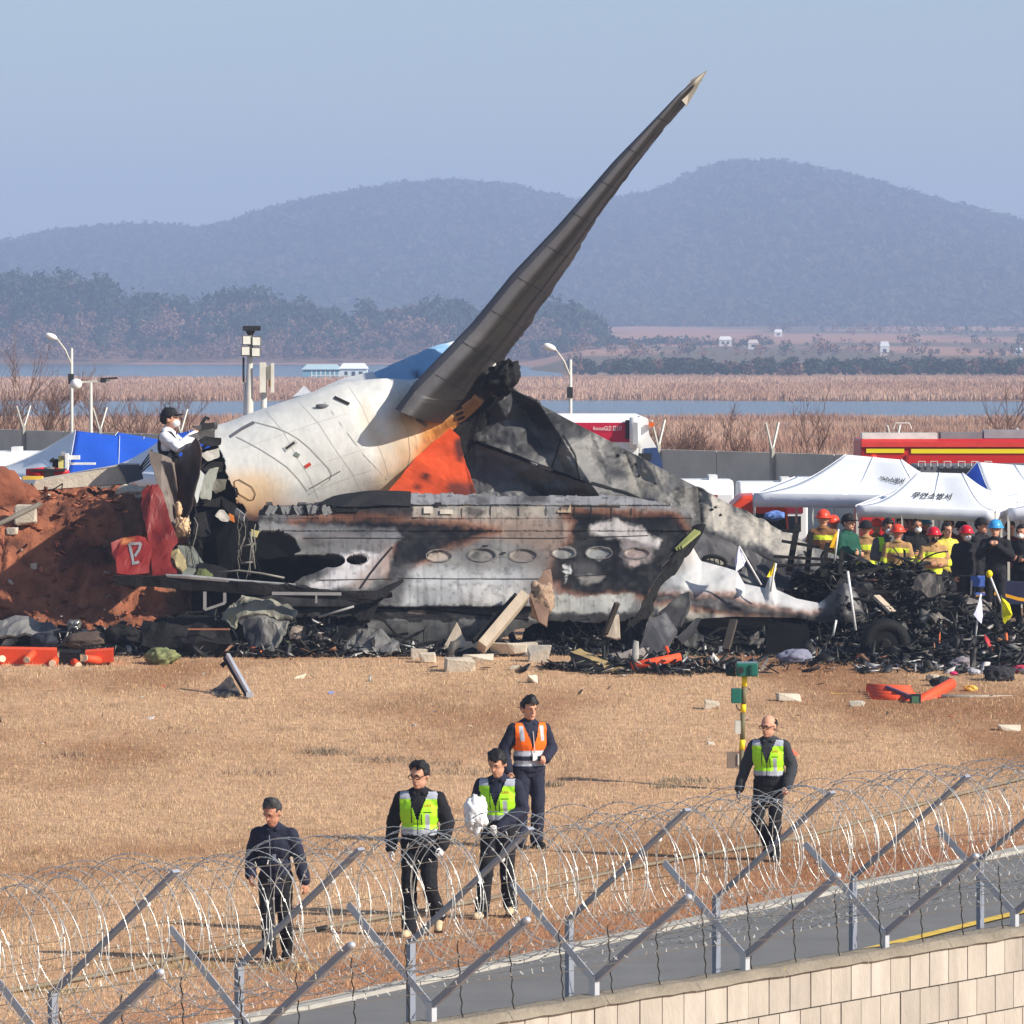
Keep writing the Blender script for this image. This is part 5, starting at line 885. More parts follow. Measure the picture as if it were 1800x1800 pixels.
n = 260; px = rs.uniform(0, 1800, n); py = 1160+rs.rand(n)**2*160; Y = np.array([G(a, b).y for a, b in zip(px, py)]); x = (px-900)*Y/F; shards('grass_litter', 0, px, Y, gz(x, Y)+.04, .02, .1, 'tiny pale and dark scraps strewn over the lawn', [((206, 204, 196), 6), ((60, 56, 52), 5), ((196, 66, 44), .7), ((150, 130, 100), 4), ((120, 130, 190), .3)], seed=9)
n = 420; px = rs.uniform(-60, 300, n); Y = rs.uniform(84.3, 89, n); x = (px-900)*Y/F; shards('soil_clods', 0, px, Y, mz(x, Y)[0]+.03, .04, .22, 'small clods and stones lying on the red mound', [((176, 100, 66), 10), ((130, 72, 50), 10), ((190, 176, 160), 1.5)], seed=10, flat=.8)

# tangle of burnt pipes and cables in the heaps
tr = random.Random(77); tm = MB(); TS = []
for i in range(520):
    gx = tr.choice([(1430, 86, .7, .6), (1550, 85.4, .9, .9), (1620, 84.6, .8, .8), (1600, 83.4, 1.0, .6), (1500, 84.4, .8, .5), (1250, 83.4, 1.6, .4), (400, 83.2, 1.2, .4), (620, 82.9, .9, .3), (1720, 83, .6, .8), (1060, 83.1, .9, .3)])
    Yp = tr.gauss(gx[1], gx[3]*.7); TS.append(((gx[0]-900)*Yp/F+tr.gauss(0, gx[2]*.8), Yp))
TS = np.array(TS); TZ = gz(TS[:, 0], TS[:, 1])+heap_h(TS[:, 0], TS[:, 1])
for (xp, Yp), z0 in zip(TS, TZ):
    p = Vector((xp, Yp, z0+tr.uniform(-.02, .18))); d = Vector((tr.uniform(-1, 1), tr.uniform(-.6, .6), tr.uniform(-.25, .5))).normalized(); pts = [p]
    for k in range(tr.randint(2, 5)): d = (d+Vector((tr.uniform(-.6, .6), tr.uniform(-.6, .6), tr.uniform(-.6, .35)))).normalized(); p = p+d*tr.uniform(.06, .22); p.z = max(p.z, .95); pts.append(p)
    tm.tube(pts, tr.choice([.006, .01, .014, .022]), 5)
tm.top('burnt_tangle', mchar, 'tangle of charred pipes and cables over the debris', 'debris', kind='stuff')
# crumpled charred sheets of every size in the heaps
V_, Q_, C_ = [], [], []; tr2 = np.random.RandomState(5); nb = 0
for i in range(150):
    gx = [(1430, 86, .6, .5), (1550, 85.2, .8, .8), (1620, 84.4, .8, .8), (1600, 83.0, 1.0, .5), (1490, 84.0, .6, .4), (1250, 83.2, 1.6, .35), (380, 83.0, 1.3, .35), (600, 82.8, .9, .3), (1720, 83, .6, .7), (1060, 83.0, .9, .3), (470, 82.6, 1.2, .3)][i % 11]
    Yp = gx[1]+tr2.randn()*gx[3]*.6; xp = (gx[0]-900)*Yp/F+tr2.randn()*gx[2]*.7; z0 = float(gz(xp, Yp))+float(heap_h(np.array([xp]), np.array([Yp]))[0]); sz = np.exp(tr2.uniform(math.log(.12), math.log(.5))); g_ = np.linspace(-.5, .5, 8); gu, gv = np.meshgrid(g_, g_); asp = tr2.uniform(.3, .9)
    q_ = np.stack([gu.ravel()*2.2+i*7, gv.ravel()*2.2, gu.ravel()*0], 1); hgt = sz*(.7*np.abs(fbm(q_, 3, i))+.25*fbm(q_*2, 2, i+3)); L3 = np.stack([gu.ravel()*sz*(1+.3*fbm(q_*1.5+3, 2, i)), gv.ravel()*sz*asp*(1+.3*fbm(q_*1.5+8, 2, i)), hgt], 1)
    e_ = Matrix.Rotation(tr2.uniform(0, 6.3), 3, 'Z') @ Matrix.Rotation(tr2.uniform(-1.2, 1.2), 3, 'X') @ Matrix.Rotation(tr2.uniform(-.6, .6), 3, 'Y'); L3 = L3 @ np.array(e_).T+np.array([xp, Yp, z0+sz*.22]); V_.append(L3); id_ = np.arange(64).reshape(8, 8)+nb; nb += 64
    Q_.append(np.stack([id_[:-1, :-1], id_[1:, :-1], id_[1:, 1:], id_[:-1, 1:]], -1).reshape(-1, 4)); cb = lin([(15, 15, 16), (28, 27, 27), (22, 21, 21), (56, 53, 50), (118, 112, 104)][tr2.choice(5, p=[.35, .25, .2, .13, .07])]); C_.append(np.tile(cb, (64, 1))*(1+.5*fbm(q_*3, 2, i+9))[:, None])
o = addobj('charred_sheets', npmesh('charred_sheets', np.concatenate(V_), np.concatenate(Q_), np.concatenate(C_)), MATS['debris']); o.modifiers.new('t', 'SOLIDIFY').thickness = .012; tag(o, 'buckled charred metal sheets lying among the burnt debris', 'debris', kind='stuff')
# concrete rubble
mcon = M('rubble_concrete', (200, 188, 170), rough=.95, var=.2, scale=5, bump=.6, bscale=25); mbeige = M('beige_slab', (188, 172, 152), rough=.9, var=.25, scale=4, streak=.2, bump=.3)
for i, (px, py, w_, h_, d_, lb) in enumerate([(806, 1180, .27, .13, .16, 'square concrete lump nearest the camera below the pale wedge'), (868, 1152, .55, .13, .2, 'flat concrete slab right of the leaning beam'), (948, 1163, .2, .16, .16, 'white broken rock at the end of the rubble'), (915, 1150, .3, .12, .16, 'grey rubble behind the white rock'), (688, 1152, .18, .09, .12, 'small pale stone below the crushed sheet'), (737, 1158, .14, .1, .12, 'grey stone between pale stone and wedge'), (752, 1165, .16, .1, .12, 'brownish stone beside the square lump'), (838, 1160, .28, .06, .14, 'thin concrete sliver behind the square lump'), (936, 1201, .09, .08, .09, 'lone pale stone on the grass by the rubble'),
        (1253, 1247, .14, .085, .1, 'pale stone on the lawn left of the green post'), (1386, 1232, .2, .07, .1, 'pale rock on the lawn right of the green post'), (906, 1178, .08, .05, .06, 'small chip below the rubble'), (45, 927, .22, .2, .2, 'grey boulder stuck in the red mound'), (20, 938, .12, .07, .1, 'brown stone left of the boulder'), (60, 1000, .07, .06, .07, 'small pale stone low on the mound'), (1250, 1308, .06, .03, .04, 'white crumb left of the standing man'), (1505, 1241, .14, .05, .08, 'white scrap of rubble by the orange channel'), (1775, 1283, .2, .05, .1, 'flat pale rock at the right edge of the lawn')]):
    p = G(px, py)
    if py < 1010:
        best = None
        for Y in np.linspace(84, 92, 160):
            q = P(px, py, Y); zz = float(mz(np.array([q.x]), np.array([Y]))[0][0])
            if q.z <= zz: best = Vector((q.x, Y, zz)); break
        p = best or p
    chunk('rubble', p, (w_, d_, h_), mcon, lb, 'rubble', 100+i, group='broken concrete and stones')
# concrete beam on the mound with dark sleeve
q = [P(58, 868, 88.6), P(120, 852, 88.8), P(205, 828, 89.2), P(235, 818, 89.4)]
bmn = thing('concrete_pillar', 'toppled concrete pillar with a dark end lying on the mound', 'concrete pillar', P(150, 870, 88.8))
MB().hexa([P(56, 862, 88.4), P(226, 850, 88.6), P(226, 852, 89.3), P(56, 860, 89.2), P(62, 846, 88.4), P(208, 820, 88.6), P(210, 816, 89.3), P(64, 842, 89.2)]).part('shaft', mcon, bmn)
MB().hexa([P(224, 850, 88.55), P(252, 842, 88.6), P(252, 838, 89.3), P(224, 846, 89.3), P(208, 818, 88.55), P(245, 818, 88.6), P(245, 814, 89.3), P(210, 814, 89.3)]).part('dark_sleeve', M('slate', (84, 90, 100), rough=.9), bmn)
for a, b in (((60, 858), (55, 850)), ((110, 850), (98, 858)), ((98, 858), (80, 866)), ((110, 850), (108, 862))): MB().tube([P(*a, 88.3), P(*b, 88.3)], .012, 5).part('rebar', mchar, bmn)
for i in range(4): MB().tube([P(242, 836-i*3, 88.9), P(268, 812-i*7, 88.9)], .014, 5).part('rebar', mchar, bmn)
lump('rubble', P(236, 868, 88.2), (.35, .3, .18), mcon, None, 'broken grey rubble under the dark pillar end', 'rubble', .5, 33, 3, True)
lump('soil_block', P(-6, 868, 87.9), (.55, .4, .45), M('red_soil_block', (132, 78, 56), rough=1, var=.3, bump=.8), None, 'block of red earth at the left edge of the mound top', 'soil', .3, 35)
lump('soil_block', P(32, 872, 88.3), (.42, .4, .24), MATS['red_soil_block'], None, 'low red earth lump beside the concrete pillar', 'soil', .3, 36)
bt = thing('rescue_boat', 'red and grey inflatable raft carrying an outboard on the mound', 'boat', P(85, 836, 90))
for a, b, mm in ((46, 78, 'r'), (78, 96, 'g'), (96, 122, 'r')): MB().tube([P(a, 830, 90), P(b, 830, 90)], [.06 if a == 46 else .09, .09 if b != 122 else .03], 10).part('tube_hull', M('hull_red', (206, 40, 52), rough=.4) if mm == 'r' else M('hull_grey', (116, 116, 112), rough=.5), bt, True)
MB().box(P(85, 826, 90), (.6, .3, .04)).part('deck', mdark, bt)
gen = thing('generator', 'small white and grey generator standing on the raft', 'generator', P(110, 824, 90.2))
MB().box(P(98, 815, 90.2), (.1, .2, .16)).part('base', mdark, gen); MB().box(P(108, 812, 90.1), (.09, .2, .22)).part('tank', M('tank_yellow', (226, 214, 130)), gen); MB().box(P(118, 810, 90.1), (.05, .22, .26)).part('panel', mwhite, gen); MB().box(P(128, 804, 90.2), (.24, .2, .07)).part('cowl', mwhite, gen); MB().tube([P(108, 800, 90), P(114, 800, 90)], .07, 10).part('flywheel', mgrey, gen); MB().box(P(145, 815, 90.3), (.45, .25, .035)).part('shelf', mwhite, gen); MB().tube([P(88, 812, 90), P(95, 806, 90)], .03, 6).part('handle', mdark, gen)
MB().box(P(58, 840, 89), (.34, .2, .06)).top('yellow_board', M('board_yellow', (228, 186, 70)), 'thin yellow board half buried on the mound', 'board')
MB().ell(P(33, 843, 88.4), (.045, .045, .05)).top('white_ball', mwhite, 'small white ball on the mound beside the raft', 'ball', smooth=True)
MB().tube([P(-20, 930, 85.6), P(70, 886, 86.6)], .045, 8).top('metal_rod', M('rod_grey', (116, 108, 98)), 'thick grey rod leaning into the red mound', 'rod', smooth=True)

# long black spar and crushed pieces at the lower left
sp = thing('wing_spar', 'long black spar with a silver edge at the lower left of the wreck', 'wreck beam', P(450, 1060, 82.8))
plate('web', [(200, 1012, 82.7), (300, 1012, 82.6), (420, 1022, 82.5), (520, 1030, 82.5), (600, 1040, 82.5), (690, 1046, 82.6), (660, 1058, 82.5), (560, 1052, 82.5), (420, 1042, 82.5), (300, 1034, 82.6), (206, 1028, 82.7)], mchar, sp, .16, crumple=.08, cuts=5)
if 0: m = MB(); m.hexa([P(200, 1026, 82.6), P(520, 1046, 82.5), P(520, 1046, 83.1), P(200, 1026, 83.2), P(196, 1012, 82.6), P(520, 1030, 82.5), P(520, 1026, 83.1), P(198, 1008, 83.2)]); m.hexa([P(515, 1046, 82.5), P(708, 1058, 82.5), P(708, 1058, 83), P(515, 1046, 83.1), P(515, 1030, 82.5), P(706, 1044, 82.5), P(706, 1040, 83), P(515, 1027, 83.1)]); m.part('web', mchar, sp)
MB().tube([P(292, 1012, 82.55), P(330, 1014, 82.5), P(420, 1022, 82.5), P(520, 1028, 82.5)], [.03, .04, .035, .02], 6).part('flange', mgrey, sp); MB().beam(P(478, 1043, 82.4), P(600, 1044, 82.4), .03, .05).part('flange', mgrey, sp); MB().beam(P(556, 1046, 82.4), P(556, 1060, 82.4), .03, .03).part('stiffener', mgrey, sp)
for (a, b) in (((360, 1040), (360, 1072)), ((360, 1072), (395, 1060)), ((395, 1060), (395, 1042))): MB().beam(P(*a, 82.5), P(*b, 82.5), .05, .04).part('bracket', mgrey, sp)
plate('crushed_shell', [(388, 1085, 82.9), (402, 1062, 82.9), (424, 1042, 83), (470, 1050, 82.9), (505, 1052, 82.8), (520, 1068, 82.7), (512, 1088, 82.5), (470, 1082, 82.5), (420, 1080, 82.5), (410, 1096, 82.5)], mskin, None, .04, 'crushed pale green shell with soot holes under the spar', 'wreck panel', .16, 6, (150, 147, 132), [((430, 1062, 9, 4), (40, 42, 36), 3, .95), ((453, 1066, 5, 2.5), (50, 50, 44), 2, .9), ([(470, 1070), (515, 1055), (515, 1090), (480, 1090)], (84, 82, 76), 12, .8), ([(395, 1085), (420, 1068), (415, 1098)], (150, 150, 110), 6, .7)])
plate('crushed_shell', [(420, 1088, 82.6), (470, 1085, 82.5), (508, 1092, 82.4), (498, 1110, 82.2), (478, 1140, 82.1), (440, 1140, 82.2), (428, 1112, 82.4)], mskin, None, .05, 'lower crushed grey shell touching the grass', 'wreck panel', .18, 6, (118, 116, 112), [([(430, 1105), (462, 1100), (470, 1142), (430, 1142)], (44, 46, 54), 8, .9)])
plate('brown_skin', [(500, 1145, 82.4), (512, 1106, 82.7), (540, 1100, 82.8), (570, 1115, 82.6), (585, 1145, 82.3)], mskin, None, .04, 'dull brown curved skin between two crushed pieces', 'wreck panel', .1, 5, (74, 60, 52), [([(510, 1100), (560, 1100), (545, 1122), (515, 1115)], (166, 150, 134), 8, .7)])
plate('grey_skin', [(545, 1105, 82.9), (620, 1090, 83), (640, 1100, 82.9), (600, 1130, 82.5), (572, 1140, 82.4)], mskin, None, .03, 'soft grey sheet behind the dull brown skin', 'wreck panel', .1, 5, (104, 97, 90))
plate('wrinkled_sheet', [(595, 1115, 82.5), (625, 1100, 82.6), (668, 1100, 82.5), (690, 1112, 82.4), (706, 1135, 82.2), (690, 1148, 82.1), (630, 1148, 82.1), (605, 1135, 82.2)], mskin, None, .03, 'wrinkled silver sheet at the foot of the window skin', 'wreck panel', .2, 7, (112, 110, 108), [([(590, 1100), (625, 1105), (610, 1140), (585, 1140)], (52, 52, 58), 10, .85), ((640, 1116, 26, 5), (90, 88, 86), 5, .7)])
plate('dark_flap', [(560, 1150, 82.3), (590, 1105, 82.6), (640, 1072, 82.8), (650, 1080, 82.7), (612, 1118, 82.4), (598, 1150, 82.2)], mchar, None, .05, 'black folded flap leaning left of the wrinkled sheet', 'wreck panel', .1, 4)
plate('dark_fin', [(615, 1070, 82.7), (640, 1050, 82.8), (706, 1018, 83), (708, 1022, 83), (668, 1052, 82.8), (650, 1090, 82.5), (630, 1092, 82.5)], mchar, None, .08, 'black pointed fragment jutting over the window skin', 'wreck panel', .05, 4)
MB().tube([P(560, 1085, 82.4), P(622, 1066, 82.3)], .02, 6).top('bent_tube', mgrey, 'thin silver tube crossing the black fragments', 'tube', smooth=True)
bx_ = thing('burnt_box', 'burnt black open box below the spar', 'wreck box', P(330, 1135, 82.6)); plate('side', [(248, 1136, 82.3), (256, 1096, 82.6), (300, 1100, 82.4), (350, 1098, 82.5), (402, 1104, 82.4), (406, 1132, 82.2), (330, 1136, 82.1)], mchar, bx_, .2, crumple=.12, cuts=5); MB().beam(P(330, 1106, 82.15), P(404, 1106, 82.1), .03, .025).part('rust_edge', M('rust_pink', (158, 104, 80), rough=.9), bx_)
plate('black_arch', [(285, 1098, 83), (320, 1082, 83.1), (370, 1086, 83), (402, 1102, 82.8), (395, 1108, 82.8), (340, 1098, 82.9), (290, 1106, 82.9)], mchar, None, .06, 'black arched skin over the burnt box', 'wreck panel', .05, 4)
plate('white_skin', [(-20, 1085, 84), (30, 1080, 84), (90, 1092, 83.9), (105, 1112, 83.6), (70, 1120, 83.4), (20, 1108, 83.5), (-20, 1106, 83.6)], mskin, None, .04, 'dusty white skin piece at the far left of the debris', 'wreck panel', .12, 5, (134, 131, 128), [([(70, 1090), (110, 1095), (100, 1125), (70, 1120)], (66, 64, 64), 8, .8)])
lump('brown_bundle', P(155, 1128, 83), (.45, .25, .16), M('bundle_brown', (88, 74, 66), rough=1, var=.4, bump=1), None, 'flattened brown bundle behind the orange tubes', 'debris', .35, 61)
lump('black_lump', P(212, 1118, 83), (.3, .25, .2), mchar, None, 'rounded black lump between bundle and burnt box', 'debris', .45, 62)
lump('black_lump', P(78, 1128, 82.9), (.24, .2, .15), M('navy_soot', (34, 36, 48), rough=.7, var=.3), None, 'dark navy lump behind the orange panel', 'debris', .4, 63)
lump('shiny_scrap', P(130, 1100, 83.4), (.12, .12, .1), M('chrome_scrap', (160, 158, 152), rough=.25, metal=.7, var=.5), None, 'shiny bent metal scrap above the brown bundle', 'debris', .7, 64)
plate('soot_roof', [(350, 990, 84), (400, 1000, 83.8), (390, 1035, 83.4), (345, 1035, 83.4)], mchar, wreck, .05, crumple=.08, cuts=3)
# orange frangible panel with tube stubs (left)
mor = M('signal_orange', (236, 84, 44), rough=.6, var=.12); mcream = M('tube_core', (222, 200, 170), rough=.9)
op = thing('orange_fairing', 'orange panel with round tube stubs lying at the lower left', 'antenna part', G(90, 1170))
MB().hexa([P(-20, 1170, 80.9), P(102, 1170, 80.7), P(102, 1166, 81.3), P(-20, 1164, 81.4), P(-20, 1140, 80.9), P(100, 1143, 80.7), P(100, 1138, 81.2), P(-20, 1136, 81.3)]).part('panel', mor, op); MB().hexa([P(104, 1172, 80.7), P(142, 1172, 80.65), P(142, 1168, 81.1), P(104, 1168, 81.2), P(104, 1146, 80.7), P(140, 1148, 80.65), P(140, 1142, 81.1), P(104, 1142, 81.2)]).part('burnt_joint', mchar, op); MB().hexa([P(148, 1166, 80.7), P(200, 1164, 80.6), P(200, 1160, 81.1), P(148, 1160, 81.2), P(150, 1146, 80.7), P(200, 1142, 80.6), P(200, 1138, 81.1), P(150, 1142, 81.2)]).part('panel', mor, op)
for a, b in (((47, 1160), (58, 1148)), ((92, 1166), (98, 1160)), ((138, 1170), (128, 1162)), ((150, 1157), (182, 1162)), ((4, 1158), (-6, 1166))): s_ = MB().tube([P(*a, 80.45), P(*b, 80.75)], .062, 12).part('tube_stub', mor, op, True); d_ = (P(*a, 80.45)-P(*b, 80.75)).normalized(); MB().tube([P(*a, 80.45), P(*a, 80.45)+d_*.012], .055, 12).part('tube_core', mcream, s_)
lump('leafy_scrap', G(285, 1168)+Vector((0, 0, .12)), (.26, .2, .16), M('camo_green', (120, 124, 84), rough=.9, var=.6, scale=9, bump=.8), None, 'crumpled green and yellow scrap on the grass edge', 'debris', .55, 66)
fr = thing('broken_seat_frame', 'dark fan-shaped fragment propped by a silver bar on the lawn', 'debris', G(395, 1220))
plate('fan_shell', [(345, 1216, 76.65), (362, 1206, 76.85), (372, 1206, 76.85), (388, 1188, 77.05), (404, 1180, 77.15), (415, 1196, 76.85), (424, 1222, 76.45), (398, 1222, 76.25), (370, 1220, 76.35)], mskin, fr, .03, crumple=.1, cuts=5, base=(98, 88, 82), ops=[([(380, 1210), (400, 1205), (420, 1225), (380, 1226)], (40, 38, 38), 5, .9)])
MB().beam(P(400, 1152, 77.05), P(440, 1224, 76.25), .05, .08).part('bar', M('bar_silver', (196, 198, 206), rough=.4, metal=.4), fr); MB().beam(P(395, 1156, 77.1), P(434, 1222, 76.35), .05, .05).part('bar_shadow_side', mchar, fr); MB().box(P(439, 1221, 76.15), (.1, .08, .07)).part('foot', MATS['bar_silver'], fr); plate('bracket', [(386, 1168, 77.05), (400, 1158, 77.05), (402, 1164, 77.05), (392, 1174, 77.05)], mchar, fr, .02, cuts=1)
def paper(px, py, pts, colr, label, mat=None): c = G(px, py); plate('paper_scrap', [(px+a, py+b, c.y+d) for a, b, d in pts], mat or M('scrap_%d_%d_%d' % colr, colr, rough=.8, var=.1), None, .012, label, 'scrap', .02, 2)
paper(522, 1194, [(-14, 3, 0), (2, -6, .2), (16, -11, .3), (10, 2, .0), (0, 4, -.1)], (232, 224, 190), 'pale yellow folded scrap on the lawn'); paper(253, 1264, [(-18, 0, .1), (18, -6, .2), (14, -1, 0), (-4, 5, -.1), (-17, 4, -.1)], (214, 212, 214), 'long white scrap on the left lawn'); paper(1104, 1242, [(-22, -2, .1), (0, -2, .1), (20, 0, .1), (18, 3, 0), (-8, 2, 0)], (206, 40, 44), 'thin red strip on the middle lawn'); paper(582, 1219, [(-5, -4, .1), (5, -4, .1), (5, 3, 0), (-4, 3, 0)], (140, 150, 206), 'tiny blue scrap on the lawn'); paper(838, 1219, [(-16, -6, .1), (-10, 0, .1), (16, 0, .1), (14, 3, 0), (-12, 3, 0)], (92, 84, 84), 'small dark scrap above the orange-vested man'); paper(1480, 1220, [(-20, -2, .1), (18, 0, .1), (16, 3, 0), (-20, 1, 0)], (222, 172, 60), 'thin yellow strip left of the orange channel'); paper(287, 1208, [(-2, -4, .1), (3, -3, .1), (2, 3, 0), (-3, 2, 0)], (210, 60, 40), 'tiny red scrap on the left lawn'); paper(1740, 1268, [(-16, 0, .1), (16, -3, .1), (14, 2, 0), (-14, 3, 0)], (228, 226, 222), 'flat white scrap near the right edge')
# leaning beams, wedge, cloth, slabs
b_ = thing('leaning_beam', 'pale beam leaning against the window skin', 'wreck beam', P(850, 1150, 82.1)); MB().beam(P(846, 1138, 82.1), P(922, 1048, 82.6), .16, .30, up=(0, -1, .3)).part('beam', mbeige, b_); MB().beam(P(832, 1128, 82.15), P(906, 1046, 82.7), .05, .12, up=(0, -1, .3)).part('edge', mchar, b_)
c = G(800, 1148); MB().add([c+Vector((-.26, -.15, -.03)), c+Vector((.23, -.2, -.03)), c+Vector((.26, .3, -.03)), c+Vector((-.2, .3, -.03)), c+Vector((.03, .05, .5))], [(3, 2, 1, 0), (0, 1, 4), (1, 2, 4), (2, 3, 4), (3, 0, 4)]).top('pale_wedge', mbeige, 'pale pointed wedge standing left of the leaning beam', 'rubble'); 
lump('cloth_wad', P(952, 1058, 82.7), (.2, .16, .3), M('tan_cloth', (166, 140, 118), rough=.95, var=.35, bump=.8), None, 'crumpled tan cloth hanging on the scorched skin', 'cloth', .6, 71); plate('cloth_strip', [(930, 1046, 82.6), (955, 1005, 82.9), (968, 1000, 83), (972, 1030, 82.8), (962, 1100, 82.4), (950, 1090, 82.4)], M('tan_cloth2', (120, 96, 82), rough=.95, var=.3), None, .03, 'brown rag strip above the tan cloth', 'cloth', .06, 4)
plate('tan_slab', [(1062, 1118, 82.6), (1078, 1082, 82.8), (1088, 1082, 82.8), (1090, 1122, 82.5), (1084, 1124, 82.5)], mbeige, None, .05, 'small tan slab under the scorched skin', 'wreck panel', .02, 3); plate('dark_slab', [(1122, 1150, 82), (1140, 1090, 82.4), (1170, 1076, 82.5), (1190, 1110, 82.2), (1172, 1140, 81.9), (1150, 1150, 81.8)], mskin, None, .08, 'dark grey slab leaning in front of the white skin', 'wreck panel', .05, 5, (86, 84, 86), [([(1168, 1080), (1190, 1108), (1172, 1120), (1162, 1095)], (150, 148, 144), 5, .6)]); plate('dark_slab', [(1158, 1078, 82.7), (1196, 1044, 83), (1212, 1040, 83), (1212, 1062, 82.8), (1196, 1100, 82.5), (1188, 1104, 82.5)], mskin, None, .06, 'charred pointed slab above the leaning grey slab', 'wreck panel', .06, 5, (60, 58, 58), [((1195, 1060, 12, 12), (120, 118, 112), 8, .6)]); plate('dark_slab', [(1190, 1122, 82.3), (1222, 1088, 82.6), (1232, 1086, 82.6), (1218, 1112, 82.4), (1198, 1132, 82.2)], mskin, None, .06, 'curved black slab right of the leaning grey slab', 'wreck panel', .03, 4, (62, 60, 62))
for i, (a, b, w_, lb) in enumerate([((1276, 1142), (1290, 1090), .12, 'upright charred plank under the white skin'), ((1085, 1060), (1062, 1118), .08, 'charred rib under the scorched skin'), ((1262, 1170), (1268, 1138), .05, 'bent silver stick standing before the black heap')]): MB().beam(P(*a, 82.3), P(*b, 82.6), w_, .06).top('burnt_plank', M('plank_burnt', (74, 66, 60), rough=.9, var=.3) if i < 2 else mgrey, lb, 'plank')
plate('khaki_panel', [(1002, 1146, 80.4), (1020, 1142, 80.5), (1060, 1162, 80.1), (1096, 1166, 79.9), (1100, 1176, 79.7), (1070, 1178, 79.7), (1030, 1166, 79.9)], M('khaki', (164, 140, 96), rough=.9), None, .03, 'khaki torn sheet at the left of the front debris', 'debris', .06, 4); plate('dark_debris', [(1002, 1146, 80.35), (1022, 1152, 80.1), (1060, 1172, 79.8), (1070, 1186, 79.5), (1030, 1186, 79.5), (1008, 1170, 79.9)], mchar, None, .03, 'dark underside sheet below the khaki one', 'debris', .04, 4); plate('grey_cloth', [(1070, 1158, 80.3), (1110, 1146, 80.5), (1142, 1138, 80.7), (1130, 1152, 80.4), (1100, 1166, 80.1)], M('grey_rag', (150, 140, 132), rough=.95, bump=.6), None, .04, 'grey rag lying behind the orange tube', 'cloth', .08, 4)
ot = thing('orange_tube', 'single orange tube lying across the front debris', 'antenna part', P(1150, 1180, 79.9)); MB().tube([P(1108, 1172, 79.7), P(1196, 1156, 79.9)], .075, 14).part('tube', mor, ot, True); MB().tube([P(1106, 1172.3, 79.7), P(1110, 1171.6, 79.7)], .06, 12).part('tube_core', mchar, ot); MB().tube([P(1171, 1138, 80.4), P(1176, 1150, 80.2)], .03, 8).top('orange_stick', mor, 'short orange stick above the orange tube', 'antenna part')
for i in range(46):
    x = rs.uniform(1120, 1285); y = rs.uniform(1160, 1195); a = rs.uniform(-1, 1); wire([(x, y, 79.9), (x+a*8, y-6, 80.0), (x+a*20, y+rs.uniform(-4, 6), 79.7)], rs.uniform(.01, .022), [mchar, mgrey, M('wire_brown', (112, 84, 66))][i % 3], 'scrap_tube', ot)
oc = thing('orange_channel', 'orange channel sections with a green circuit box on the lawn', 'antenna part', G(1600, 1240))
for k in range(4): MB().tube([P(1524+k*3, 1210+k*6, 77-k*.25), P(1600+k*4, 1214+k*6, 76.8-k*.25)], .075, 10).part('channel', mor, oc, True)
MB().tube([P(1612, 1236, 76), P(1672, 1202, 77.4)], .085, 10).part('channel', mor, oc, True); MB().tube([P(1606, 1226, 76.2), P(1666, 1230, 76.6)], .06, 10).part('channel', mor, oc, True); MB().beam(P(1558, 1208, 76.7), P(1602, 1226, 75.9), .05, .06).part('purple_strip', M('purple_grey', (110, 84, 104)), oc); bxx = MB().box(P(1609, 1232, 75.8), (.16, .12, .2)).part('circuit_box', mdark, oc); MB().box(P(1609, 1232, 75.7), (.1, .03, .13)).part('circuit_board', M('pcb', (70, 110, 84), var=.5, scale=40), bxx)
MB().tube([P(1655, 1224, 76.4), P(1795, 1226, 76.6)], .03, 8).top('grey_pole', M('pole_grey', (176, 168, 154)), 'thin pale pole lying behind the orange channel', 'pole', smooth=True)
# right hand heap: burnt frame, wheel, planks, sheets, flags
bf = thing('charred_cabin', 'charred ladder-like cabin frame standing in the black heap', 'wreck frame', P(1420, 1010, 85))
for a, b, w_ in (((1386, 1010), (1402, 920), .1), ((1418, 1010), (1426, 936), .09), ((1446, 1015), (1454, 955), .07), ((1476, 1012), (1480, 968), .07)): MB().beam(P(*a, 84.7), P(*b, 84.9), w_, .08, up=(0, 1, 0)).part('upright', mchar, bf)
for a, b in (((1374, 932), (1404, 936)), ((1374, 951), (1440, 962)), ((1360, 978), (1480, 985)), ((1366, 995), (1450, 992))): MB().beam(P(*a, 84.65), P(*b, 84.65), .05, .05).part('crossbar', mchar, bf)
rr_ = random.Random(14)
for i in range(16):
    cx_, cy_, Yb = rr_.uniform(1480, 1690), rr_.uniform(1060, 1120), rr_.uniform(83.2, 85.4); R_ = rr_.uniform(.25, .6); a0 = rr_.uniform(-.3, 1.2); tl = rr_.uniform(-.5, .5); c_ = P(cx_, cy_, Yb)
    MB().tube([c_+Vector((R_*math.cos(a), tl*R_*math.sin(a), R_*.8*math.sin(a))) for a in np.linspace(a0, a0+rr_.uniform(1.0, 2.2), 9)], rr_.uniform(.018, .04), 6).part('burnt_rib', mchar, bf, True)
for i in range(9):
    x_, y_, Yb = rr_.uniform(1470, 1670), rr_.uniform(1010, 1090), rr_.uniform(83.4, 85.6); w_, h_ = rr_.uniform(14, 34), rr_.uniform(10, 26)
    plate('burnt_sheet', [(x_-w_, y_+h_*.4, Yb), (x_-w_*.3, y_-h_, Yb+.2), (x_+w_*.8, y_-h_*.5, Yb+.1), (x_+w_, y_+h_*.7, Yb-.2), (x_, y_+h_, Yb-.2)], mskin, bf, .03, crumple=.16, cuts=4, base=rr_.choice([(28, 27, 27), (44, 42, 41), (88, 82, 76), (34, 32, 32)]), seed=i)
wh = thing('landing_wheel', 'blackened landing wheel at the foot of the heap', 'wheel', P(1553, 1170, 80.6)); c = P(1556, 1132, 81.4); n = 28
